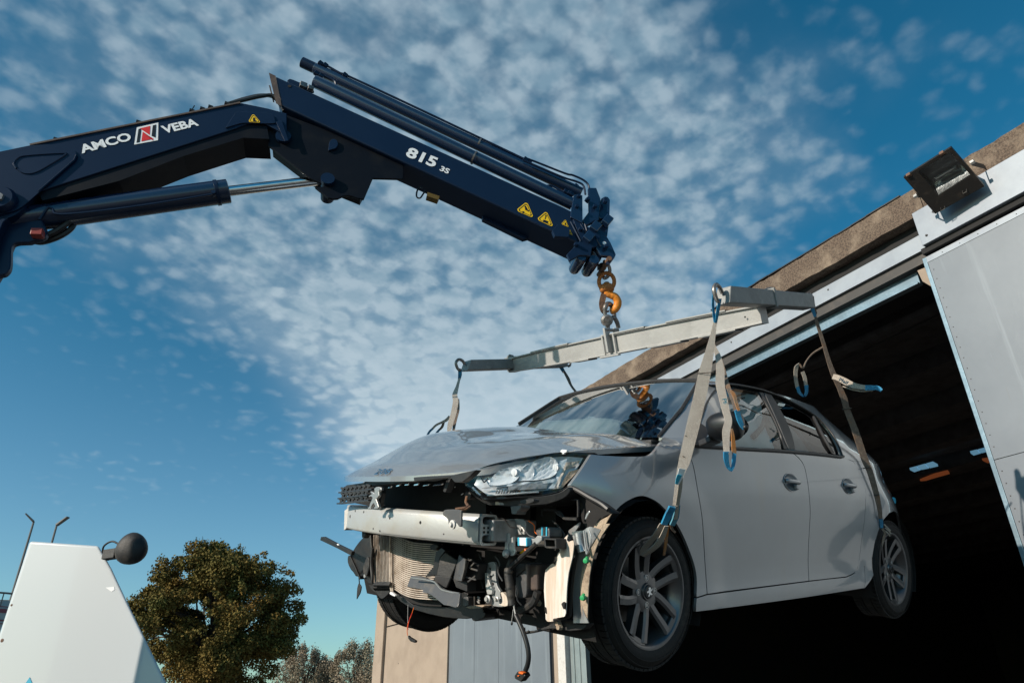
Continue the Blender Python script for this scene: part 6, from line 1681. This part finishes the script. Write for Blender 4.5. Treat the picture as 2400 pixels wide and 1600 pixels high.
plate('beam_underclip', a1((480, 905), (520, 880), (570, 870), (640, 880), (600, 910), (570, 940), (550, 915), (510, 925)), -.62, .04, 'black')
plate('beam_drop_link', a1((625, 915), (665, 920), (680, 1000), (650, 1050), (628, 1040)), -.58, .03, 'dullblack')
# --- broken air duct right of the radiator
plate('duct_back', a4((1130, 305), (1185, 345), (1110, 440), (1065, 680), (905, 705), (1020, 560), (1055, 365)), -.53, .03, 'black')
plate('duct_side', a4((1180, 372), (1345, 480), (1300, 600), (1250, 712), (1062, 682), (1112, 440)), -.545, .008, 'dullblack', tilt=(.25, -.1))
plate('duct_rib_plate', a4((1370, 400), (1455, 470), (1440, 600), (1400, 765), (1282, 742), (1310, 620)), -.565, .01, 'greyplastic', tilt=(-.5, -.1))
plate('duct_box', a4((1500, 455), (1640, 530), (1602, 745), (1440, 715)), -.55, .05, 'dullblack', tilt=(.2, .1))
plate('duct_neck', a4((1290, 740), (1400, 765), (1480, 720), (1478, 905), (1330, 848)), -.55, .05, 'dullblack')
plate('duct_lower', a4((1040, 682), (1255, 712), (1198, 850), (1120, 830), (1042, 772)), -.56, .01, 'greyplastic', tilt=(.1, .5))
sp = plate('duct_scoop', outline(a4((715, 690), (830, 690), (935, 728), (1020, 760)), a4((1020, 760), (1085, 815), (1145, 862), (1240, 905), (1382, 930)), a4((1382, 930), (1350, 1112), (1240, 1098), (1160, 1085)), a4((1160, 1085), (980, 945), (872, 915), (872, 880), (720, 850), (660, 835)), a4((660, 835), (680, 780), (715, 690)), k=3), -.60, .012, 'greyplastic', bev=.003, tilt=(-.1, -.45))
ctube('scoop_edge', a4((720, 712), (835, 728), (940, 745), (1040, 775), (1130, 870), (1240, 905), (1375, 930)), -.612, .004, 'steelshine', 6)
for q in (((1505, 450), (1440, 730)), ((1370, 682), (1600, 742)), ((1530, 590), (1625, 618)), ((1510, 580), (1580, 510)), ((1450, 500), (1545, 470)), ((1490, 770), (1590, 690)), ((1440, 480), (1470, 640))):
    ctube('duct_rib', a4(*q), -.575, .0035, 'greyplastic', 5)
plate('duct_cap', outline(a4((968, 300), (990, 265), (1050, 258), (1095, 285)), a4((1095, 285), (1040, 345), (985, 330), (968, 300)), k=3), -.53, .03, 'dullblack', bev=.006)
# --- wheelhouse pieces in front of the tyre
def wavy(name, poly, x, mat, amp, freq, par=None, slope=(0, 0), label=None, th=.004):
    P_ = [CI(px, py, 0, x) for px, py in poly]; yz = [(p.y, p.z) for p in P_]
    cy_ = sum(p[0] for p in yz)/len(yz); cz_ = sum(p[1] for p in yz)/len(yz)
    return panel(name, yz, lambda a, b: V((x+amp*math.sin(a*freq)+amp*.5*math.sin(a*freq*2.3+1+b*3)+.4*amp*noise.noise(V((a*9, b*5, 2)))+slope[0]*(a-cy_)+slope[1]*(b-cz_), a, b)), mat, par or car, ins=0, rim=th, rimv=V((1, 0, 0)), grid=.016, label=label)
wavy('splash_guard', outline(a3((1757, 128), (1700, 172), (1640, 212), (1590, 300), (1612, 345)), a3((1612, 345), (1540, 410), (1482, 470), (1470, 572)), a3((1470, 572), (1440, 530), (1405, 535), (1300, 610)), a3((1300, 610), (1285, 720), (1278, 900), (1290, 1080), (1305, 1290)), a3((1305, 1290), (1345, 1318), (1430, 1312), (1500, 1272), (1600, 1252), (1692, 1238)), a3((1692, 1238), (1722, 1190), (1735, 900), (1762, 640), (1812, 430), (1842, 250)), a3((1842, 250), (1820, 206), (1765, 226)), a3((1765, 226), (1738, 200), (1757, 128)), k=2), -.47, 'liner', .006, 42, slope=(.35, 0), label='bent beige splash guard scuffed and torn at its top')
ctube('guard_edge', a3((1840, 250), (1805, 440), (1758, 700), (1735, 950), (1726, 1180), (1690, 1250), (1500, 1290)), -.455, .006, 'black', 6)
plate('guard_tear', a3((1595, 1070), (1625, 1040), (1648, 1060), (1640, 1140), (1625, 1145)), -.505, .01, 'dark')
plate('guard_tear', a3((1365, 1110), (1385, 1130), (1398, 1200), (1385, 1205)), -.445, .01, 'dark')
wavy('wheelhouse_sheet', outline(a3((1765, 90), (1890, 72)), a3((1890, 72), (1925, 60), (1990, 20), (2085, 60)), a3((2085, 60), (2040, 180), (1975, 330), (1950, 400)), a3((1950, 400), (1915, 560), (1885, 760), (1880, 950)), a3((1880, 950), (1900, 1120), (1975, 1330)), a3((1975, 1330), (1772, 1330)), a3((1772, 1330), (1765, 1000), (1745, 900), (1785, 640), (1830, 420)), a3((1830, 420), (1790, 240), (1765, 90)), k=2), -.435, 'steelshine', .008, 30, slope=(-.3, 0), label='shiny torn inner wing sheet beside the tyre')
ctube('sheet_crease', a3((1905, 75), (1925, 250), (1945, 395)), -.45, .004, 'steelshine', 6)
ctube('sheet_crease', a3((1975, 60), (2010, 200), (1960, 380)), -.45, .003, 'steelshine', 6)
ctube('pressed_channel', a3((1830, 110), (1850, 250), (1885, 370)), -.452, .016, 'steelshine', 12)
wavy('mud_edge', outline(a3((2200, -20), (2120, 130), (2060, 320), (2015, 560), (1990, 850), (1975, 1330)), a3((1975, 1330), (1935, 1320)), a3((1935, 1320), (1905, 1150), (1890, 950), (1900, 700), (1935, 480), (1985, 330)), a3((1985, 330), (2040, 210), (2100, 60), (2130, -20)), a3((2130, -20), (2200, -20)), k=2), -.425, 'mud', .004, 30, slope=(-.35, 0))
wavy('mud_edge', outline(a2((2285, 1000), (2180, 1180), (2150, 1240), (2060, 1260)), a2((2060, 1260), (2010, 1240), (2040, 1200)), a2((2040, 1200), (2130, 1100), (2220, 1050), (2285, 1000)), k=2), -.40, 'mud', .003, 30)
for x, y, r_ in ((1943, 482, .013), (1900, 985, .012)):
    c = CI(*a3((x, y))[0], 0, -.455); m = MB(); m.lathe([(0, -.014), (.009, -.012), (.012, 0), (.006, .002), (.005, .02)], c, (1, .3, 0), 12); m.lathe([(.004, 0), (.006, -.02), (0, -.024)], c+V((0, -.008, -.006)), (0, -.4, -1), 8); m.build('trim_clip', 'green', car, smooth=True)
plate('lower_bracket', outline(a3((1108, 1470), (1120, 1445), (1200, 1440), (1380, 1385), (1480, 1335)), a3((1480, 1335), (1540, 1295), (1600, 1285), (1780, 1292), (1790, 1340)), a3((1790, 1340), (1880, 1350), (1960, 1345), (1900, 1420)), a3((1900, 1420), (1720, 1440), (1560, 1415), (1440, 1410), (1250, 1455), (1108, 1485)), a3((1108, 1485), (1108, 1470)), k=2), -.40, .04, 'dullblack', bev=.004)
ctube('bracket_nib', a3((1100, 1390), (1108, 1455), (1160, 1440)), -.405, .004, 'dullblack', 5)
m = MB()
for x, y in ((1572, 1335), (1590, 1385), (1300, 1060)): m.lathe([(0, -.018), (.009, -.016), (.013, 0)], CI(*a3((x, y))[0], 0, -.41), (1, 0, 0), 8)
m.build('rusty_bolt', 'mud', car, smooth=True)
plate('inner_wing_flange', outline(a2((1700, 640), (1800, 680), (1960, 780), (2120, 870), (2240, 960)), a2((2240, 960), (2282, 1000), (2180, 1045), (2040, 1195)), a2((2040, 1195), (1950, 1200), (1880, 1100)), a2((1880, 1100), (1830, 820), (1700, 800)), a2((1700, 800), (1600, 900), (1400, 900)), a2((1400, 900), (1500, 800), (1700, 640)), k=2), -.40, .05, 'dark', bev=0)
ctube('fender_edge', a2((1705, 642), (1820, 690), (2000, 795), (2140, 872), (2240, 950)), -.44, .010, 'trim', 8)
ctube('plastic_strip', a2((1370, 948), (1510, 955), (1590, 1000), (1650, 1070), (1820, 1080)), -.44, .007, 'dullblack', 6)
ctube('plastic_strip', a2((1510, 955), (1550, 1010), (1640, 1062)), -.435, .004, 'greyplastic', 6)
ctube('hanging_stub', a2((1335, 950), (1338, 1035)), -.44, .003, 'dullblack', 5)
ctube('bracket_frame', a2((1740, 690), (1745, 820), (1825, 825), (1830, 1050)), -.43, .005, 'dullblack', 5, k=2)
plate('bright_tab', a2((1978, 960), (1990, 985), (1955, 1040), (1935, 1085), (1915, 1082), (1935, 1010)), -.45, .006, 'steelshine')
plate('fluted_sheet', a2((1790, 1160), (1850, 1120), (1830, 1190), (1760, 1290), (1700, 1390), (1650, 1360), (1700, 1230)), -.41, .01, 'steelshine')
# --- loose wiring below
zr3 = lambda *a: [(x/4.2+860, y/4.2+1380) for x, y in a]
cab = ctube('cut_cable', zr3((1462, 250), (1500, 330), (1545, 440), (1580, 560), (1592, 660), (1582, 740), (1560, 800)), -.50, .0095, 'hose', 10)
ctube('cable_core', zr3((1445, 130), (1450, 190), (1466, 260)), -.50, .0035, 'galv', 6)
plug = plate('cable_plug', zr3((1450, 850), (1480, 808), (1540, 820), (1558, 855), (1512, 912), (1455, 880)), -.51, .03, 'black', bev=.003)
plate('plug_seal', zr3((1492, 808), (1540, 822), (1530, 840), (1490, 828)), -.516, .02, 'orange', plug)
plate('plug_seal', zr3((1480, 845), (1496, 848), (1490, 862), (1478, 856)), -.516, .01, 'orange', plug)
ctube('thin_wire', zr3((1440, 200), (1432, 270), (1422, 330)), -.5, .0015, 'galv', 5); plate('wire_tip', zr3((1415, 320), (1430, 325), (1424, 356), (1412, 352)), -.503, .006, 'black')
ctube('thin_wire', zr3((405, 150), (403, 240), (402, 330)), -.52, .0016, 'galv', 5)
ctube('orange_wire', zr3((462, 180), (440, 250), (405, 340), (396, 400), (400, 455)), -.52, .0018, 'orange', 5)
ctube('red_wire', zr3((445, 235), (425, 280), (408, 345), (404, 400)), -.521, .0016, 'red', 5)
plate('wire_plug', zr3((400, 455), (412, 470), (430, 480), (474, 508), (468, 528), (430, 515), (405, 485)), -.525, .014, 'black')

# stray wires and hoses in the opened bay
for pts, x, r_, mt in ((((1150, 560), (1180, 640), (1300, 660), (1420, 600), (1490, 640)), -.40, .003, 'dullblack'), (((640, 980), (700, 1060), (820, 1080), (900, 1180), (990, 1200)), -.56, .003, 'black'),
        (((1080, 1180), (1150, 1290), (1230, 1330), (1290, 1420)), -.53, .0025, 'greyplastic'), (((1150, 1100), (1230, 1160), (1240, 1250), (1300, 1310)), -.50, .0022, 'orange'),
        (((1480, 1100), (1560, 1180), (1640, 1300), (1600, 1420), (1520, 1500)), -.45, .004, 'dullblack'), (((600, 1150), (640, 1220), (760, 1200), (820, 1120)), -.50, .0025, 'galv')):
    ctube('loose_wire', a2(*pts), x, r_, mt, 6)
for pts, x, r_, mt in ((((980, 820), (1010, 900), (1000, 1010), (1060, 1090)), -.53, .003, 'black'), (((700, 420), (760, 520), (740, 640), (800, 760)), -.5, .003, 'greyplastic'), (((480, 380), (520, 520), (500, 700), (540, 860)), -.48, .004, 'dullblack')):
    ctube('loose_wire', a3(*pts), x, r_, mt, 6)
# ------------------------------------------------------------------ slings
def dpts(pts, d0, d1, ease=1):
    L_ = [0]
    for a, b in zip(pts[:-1], pts[1:]): L_.append(L_[-1]+math.hypot(b[0]-a[0], b[1]-a[1]))
    return [at(p[0], p[1], d0+(d1-d0)*(l/L_[-1])**ease) for p, l in zip(pts, L_)]
def rib(name, par, pts, wpx, d0, d1, mat, th=.004, side=None, k=5, label=None):
    P_ = dpts(pts, d0, d1); C_ = crom(P_, k)
    w = []
    for i in range(len(C_)):
        t = i/k; j = min(int(t), len(wpx)-2); f_ = t-j; ww = wpx[j]+(wpx[min(j+1, len(wpx)-1)]-wpx[j])*f_
        w.append(ww/FPX*depth_of(C_[i]))
    sd = side or (RR*.97+FF*.22)
    m = MB(); m.ribbon(C_, w, sd, th); return m.build(name, mat, par, label=label)
hookN = [bars[0][0], bars[0][1], bars[1][0], bars[1][1]]
dRN = depth_of(bars[0][0])-.03; dRF = depth_of(bars[0][1]); dLN = depth_of(bars[1][0]); dLF = depth_of(bars[1][1])
wF = depth_of(C2W((0, -.86, .50))); wR = depth_of(C2W((2.54, -.86, .52)))-.10
def stitch(par, pts, d, w=.0035):
    m = MB(); m.tube([at(x, y, dd) for (x, y), dd in zip(pts, d)], w, 5); return m.build('stitch_line', 'thread', par, smooth=True)
# near left front sling
s1 = thing('lifting_sling', 'wide beige sling from the right crossbar down to the front wheel', 'sling', at(1680, 690, dRN), 'slings holding the car')
rib('webbing', s1, [(1676, 755), (1670, 790), (1662, 830), (1652, 873), (1640, 930), (1626, 990), (1614, 1040), (1604, 1080), (1594, 1112), (1587, 1150), (1582, 1185)], [8, 13, 21, 28, 29, 30, 28, 26, 17, 13, 11], dRN+.02, wF-.10, 'strap')
rib('webbing', s1, [(1596, 1100), (1594, 1140), (1588, 1180), (1584, 1216)], [10, 10, 9, 9], wF-.14, wF-.08, 'strap')
rib('upper_eye', s1, [(1672, 690), (1671, 715), (1676, 760)], [5, 6, 6], dRN-.01, dRN+.02, 'strapblue')
rib('upper_eye', s1, [(1688, 700), (1683, 725), (1677, 760)], [7, 8, 6], dRN-.03, dRN+.02, 'strapblue')
rib('lower_sleeve', s1, [(1576, 1187), (1567, 1205), (1556, 1228)], [17, 18, 15], wF-.10, wF-.08, 'strapblue', th=.010)
rib('lower_sleeve', s1, [(1588, 1183), (1584, 1210), (1575, 1230)], [12, 14, 12], wF-.08, wF-.06, 'print', th=.008)
rib('wheel_loop', s1, [(1552, 1226), (1540, 1248), (1524, 1268), (1510, 1284), (1504, 1300)], [12, 15, 17, 18, 15], wF-.08, wF+.02, 'strap')
rib('wheel_loop', s1, [(1562, 1232), (1552, 1258), (1540, 1276), (1524, 1290), (1506, 1302)], [10, 15, 18, 17, 12], wF-.10, wF-.02, 'strap')
rib('wheel_loop', s1, [(1566, 1232), (1562, 1255), (1560, 1275), (1556, 1300)], [6, 8, 7, 6], wF-.04, wF+.03, 'straprust')
rib('wheel_loop', s1, [(1572, 1228), (1576, 1240), (1583, 1247)], [6, 6, 5], wF-.06, wF-.05, 'strapdirty')
lbl = rib('sling_label', s1, [(1599, 1098), (1594, 1116), (1588, 1135)], [17, 15, 7], wF-.16, wF-.15, 'white', th=.002)
rib('sling_label_mark', s1, [(1593, 1112), (1589, 1122), (1585, 1134)], [12, 11, 6], wF-.165, wF-.155, 'bluetape', th=.002)
# its loose tails by the mirror
dT0 = dRN+.05; dM_ = depth_of(C2W((.72, -1.0, .97)))-.27; dT1 = dM_-(dT0-dM_)*.5
t1 = [(1669, 795), (1674, 812), (1683, 835), (1688, 865), (1688, 900), (1695, 935), (1702, 965), (1707, 985), (1702, 1010), (1702, 1040), (1703, 1062)]
rib('loose_tail', s1, t1, [4, 8, 14, 19, 21, 20, 18, 17, 18, 15, 13], dT0, dT1, 'strap')
rib('tail_eye', s1, [(1702, 1058), (1702, 1075), (1706, 1092), (1713, 1102)], [13, 12, 9, 5], dT1, dT1, 'strapblue', th=.006)
rib('tail_eye', s1, [(1713, 1103), (1718, 1092), (1720, 1078), (1721, 1062)], [5, 7, 9, 9], dT1, dT1+.03, 'strapblue', th=.006)
rib('loose_tail', s1, [(1721, 1064), (1719, 1040), (1717, 1018), (1715, 1004)], [11, 10, 8, 4], dT1+.03, dT1+.03, 'straprust')
rib('loose_tail', s1, [(1692, 850), (1699, 878), (1706, 905), (1714, 925), (1722, 945), (1726, 962)], [6, 9, 10, 11, 12, 12], dT0+.08, dT1+.05, 'strapdirty')
rib('loose_tail', s1, [(1712, 915), (1720, 925), (1726, 945), (1732, 962)], [6, 9, 8, 6], dT1+.03, dT1+.02, 'straprust')
rib('tail_eye', s1, [(1727, 960), (1732, 980), (1738, 995), (1744, 1004)], [12, 12, 10, 8], dT1+.04, dT1+.04, 'strapblue', th=.008)
m = MB(); m.sphere(at(1747, 1001, dT1+.04), .012, 10, 8); m.build('eye_end', 'black', s1, smooth=True)
def stext(s, par, p0, p1, d, hpx, mat='print'):
    a = at(*p0, d); b = at(*p1, d); r = (b-a).normalized(); n_ = -FF; u = n_.cross(r)
    m = MB(); textmesh(m, s, a, r, u, hpx/FPX*d*1.35, .03, 1.1, 1.0, th=0)
    for f in m.b.faces:
        f.normal_update()
        if f.normal.dot(FF) > 0: f.normal_flip()
    return m.build('sling_lettering', mat, par, recalc=False)
dm_ = dT0+(dT1-dT0)*.55
stext('Pfeif', s1, (1693, 934), (1703, 986), dm_-.02, 10)
# rear left sling
s2 = thing('lifting_sling', 'dark oily sling from the right crossbar down to the rear wheel', 'sling', at(1900, 700, dRF), 'slings holding the car')
p2 = [(1911, 742), (1915, 757), (1929, 801), (1942, 845), (1953.6, 877), (1966, 905), (1977.7, 933), (1985.7, 961.5), (2005.8, 1013.7), (2026, 1074), (2038, 1102), (2048, 1135), (2056, 1165), (2062, 1195), (2064, 1215)]
rib('webbing', s2, p2, [5, 9, 9, 11, 14, 13, 17, 16, 18, 18, 16, 15, 14, 11, 9], dRF+.02, wR-.08, 'strapdirty')
rib('upper_eye', s2, [(1898, 698), (1903, 720), (1911, 742)], [8, 9, 7], dRF-.02, dRF+.02, 'strapblue')
rib('upper_eye', s2, [(1905, 694), (1908, 716), (1913, 736)], [5, 5, 5], dRF+.0, dRF+.02, 'strapdirty')
rib('lower_sleeve', s2, [(2063, 1210), (2065, 1222), (2066, 1236)], [9, 9, 7], wR-.07, wR-.06, 'strapblue', th=.008)
rib('wheel_loop', s2, [(2068, 1238), (2074, 1248), (2070, 1262), (2067, 1280)], [5, 6, 6, 4], wR-.05, wR+.0, 'strap')
for a in (((2072, 1228), (2080, 1236), (2087, 1243)), ((2074, 1236), (2082, 1242), (2088, 1250)), ((2076, 1244), (2082, 1250), (2086, 1256))): rib('frayed_end', s2, list(a), [3, 3, 3], wR-.06, wR-.05, 'strap')
dd2 = dRF+(wR-dRF)*.4
rib('loose_tail', s2, [(1952, 882), (1964, 885), (1980, 893), (1998, 902), (2014, 906), (2030, 908)], [12, 13, 15, 14, 12, 11], dd2-.04, dd2-.25, 'strap', side=UU*.9+RR*.35)
rib('tail_eye', s2, [(2028, 908), (2045, 908), (2058, 909), (2066, 915)], [12, 11, 10, 8], dd2-.25, dd2-.3, 'strapblue', side=UU*.95+RR*.2, th=.008)
rib('loose_tail', s2, [(1975, 905), (1996, 912), (2020, 916), (2045, 915)], [2, 3, 4, 3], dd2-.1, dd2-.26, 'strap', side=UU*.95+RR*.2)
stext('Pfeif', s2, (1965, 892), (2002, 909), dd2-.20, 9)
for y0, x0, x1 in ((838+120, 1975, 1996), (1096, 2023, 2042), (1160, 2048, 2061)):
    t = (y0-742)/(1215-742); m = MB(); d_ = dRF+.02+(wR-.08-dRF-.02)*t-.008; m.tube([at(x0, y0+1, d_), at(x1, y0-2, d_)], .0035, 5); m.build('stitch_line', 'thread', s2)
for t, xy in ((.13, ((1633, 875), (1673, 872))), (.6, ((1606, 1020), (1632, 1038))), (.8, ((1600, 1068), (1614, 1078)))):
    y0 = xy[0][1]; f_ = (y0-755)/(1185-755); d_ = dRN+.02+(wF-.10-dRN-.02)*f_-.01
    m = MB(); m.tube([at(*xy[0], d_), at(*xy[1], d_)], .0022, 5); m.build('stitch_line', 'thread', s1)
# loop hanging from the cable in the doorway
s5 = thing('hanging_loop', 'small blue-ended webbing loop dangling in the dark doorway between the two right slings', 'sling loop', at(1870, 857, dd2+.2), None)
rib('webbing', s5, [(1874, 852), (1866, 862), (1865, 885), (1869, 908)], [5, 10, 9, 9], dd2, dd2, 'strap')
rib('webbing', s5, [(1881, 871), (1886, 885), (1889, 903)], [9, 9, 9], dd2, dd2, 'strap')
rib('blue_end', s5, [(1869, 906), (1874, 920), (1884, 928), (1890, 920), (1890, 902)], [8, 7, 5, 7, 9], dd2, dd2, 'strapblue', th=.006)
m = MB(); m.tube(crom([at(1874, 853, dd2), at(1882, 862, dd2), at(1890, 846, dd2+.05), at(1905, 828, dd2+.1), at(1930, 812, dd2+.1)], 5), .006, 6); m.build('cord', 'strapdirty', s5, smooth=True)
# far front sling
s3 = thing('lifting_sling', 'thin beige sling at the far left crossbar passing down behind the bonnet', 'sling', at(1078, 865, dLN), 'slings holding the car')
wFR = depth_of(C2W((0, .80, .95)))
rib('upper_eye', s3, [(1078, 866), (1078, 878), (1076, 890)], [9, 9, 6], dLN-.04, dLN-.03, 'strapblue')
rib('webbing', s3, [(1077, 886), (1072, 905), (1066, 925), (1068, 940), (1063, 968), (1056, 992), (1053, 1006), (1053, 1022), (1053, 1050)], [5, 7, 12, 13, 13, 13, 10, 9, 9], dLN-.03, wFR, 'strap')
rib('webbing', s3, [(1075, 935), (1074, 960), (1066, 990), (1060, 1030)], [3, 6, 7, 5], dLN, wFR+.04, 'strapdirty')
rib('loose_tail', s3, [(1054, 975), (1046, 984), (1034, 990), (1022, 996), (1012, 1006)], [6, 7, 5, 5, 5], dLN-.02, dLN-.05, 'strap')
rib('tail_eye', s3, [(1014, 1004), (1006, 1012), (999, 1026)], [5, 5, 5], dLN-.05, dLN-.05, 'strapblue')
rib('loose_tail', s3, [(1040, 988), (1036, 1000), (1026, 1010)], [6, 6, 4], dLN-.03, dLN-.03, 'strapdirty')
rib('tail_eye', s3, [(1030, 1006), (1022, 1016), (1016, 1026)], [5, 5, 4], dLN-.03, dLN-.03, 'strapblue')
# far rear sling
s4 = thing('lifting_sling', 'thin dark sling at the far end of the left crossbar passing behind the roof', 'sling', at(1313, 857, dLF), 'slings holding the car')
wRR = depth_of(C2W((2.0, .72, 1.35)))
rib('upper_eye', s4, [(1311, 852), (1316, 862), (1322, 872)], [9, 9, 7], dLF, dLF+.02, 'strapblue')
rib('webbing', s4, [(1322, 870), (1331, 886), (1338, 902), (1348, 916), (1356, 926), (1372, 945)], [6, 8, 6, 6, 6, 6], dLF+.02, wRR, 'strapdirty')
rib('loose_tail', s4, [(1348, 917), (1358, 919), (1364, 925)], [3, 5, 3], dLF+.3, dLF+.3, 'strapdirty')
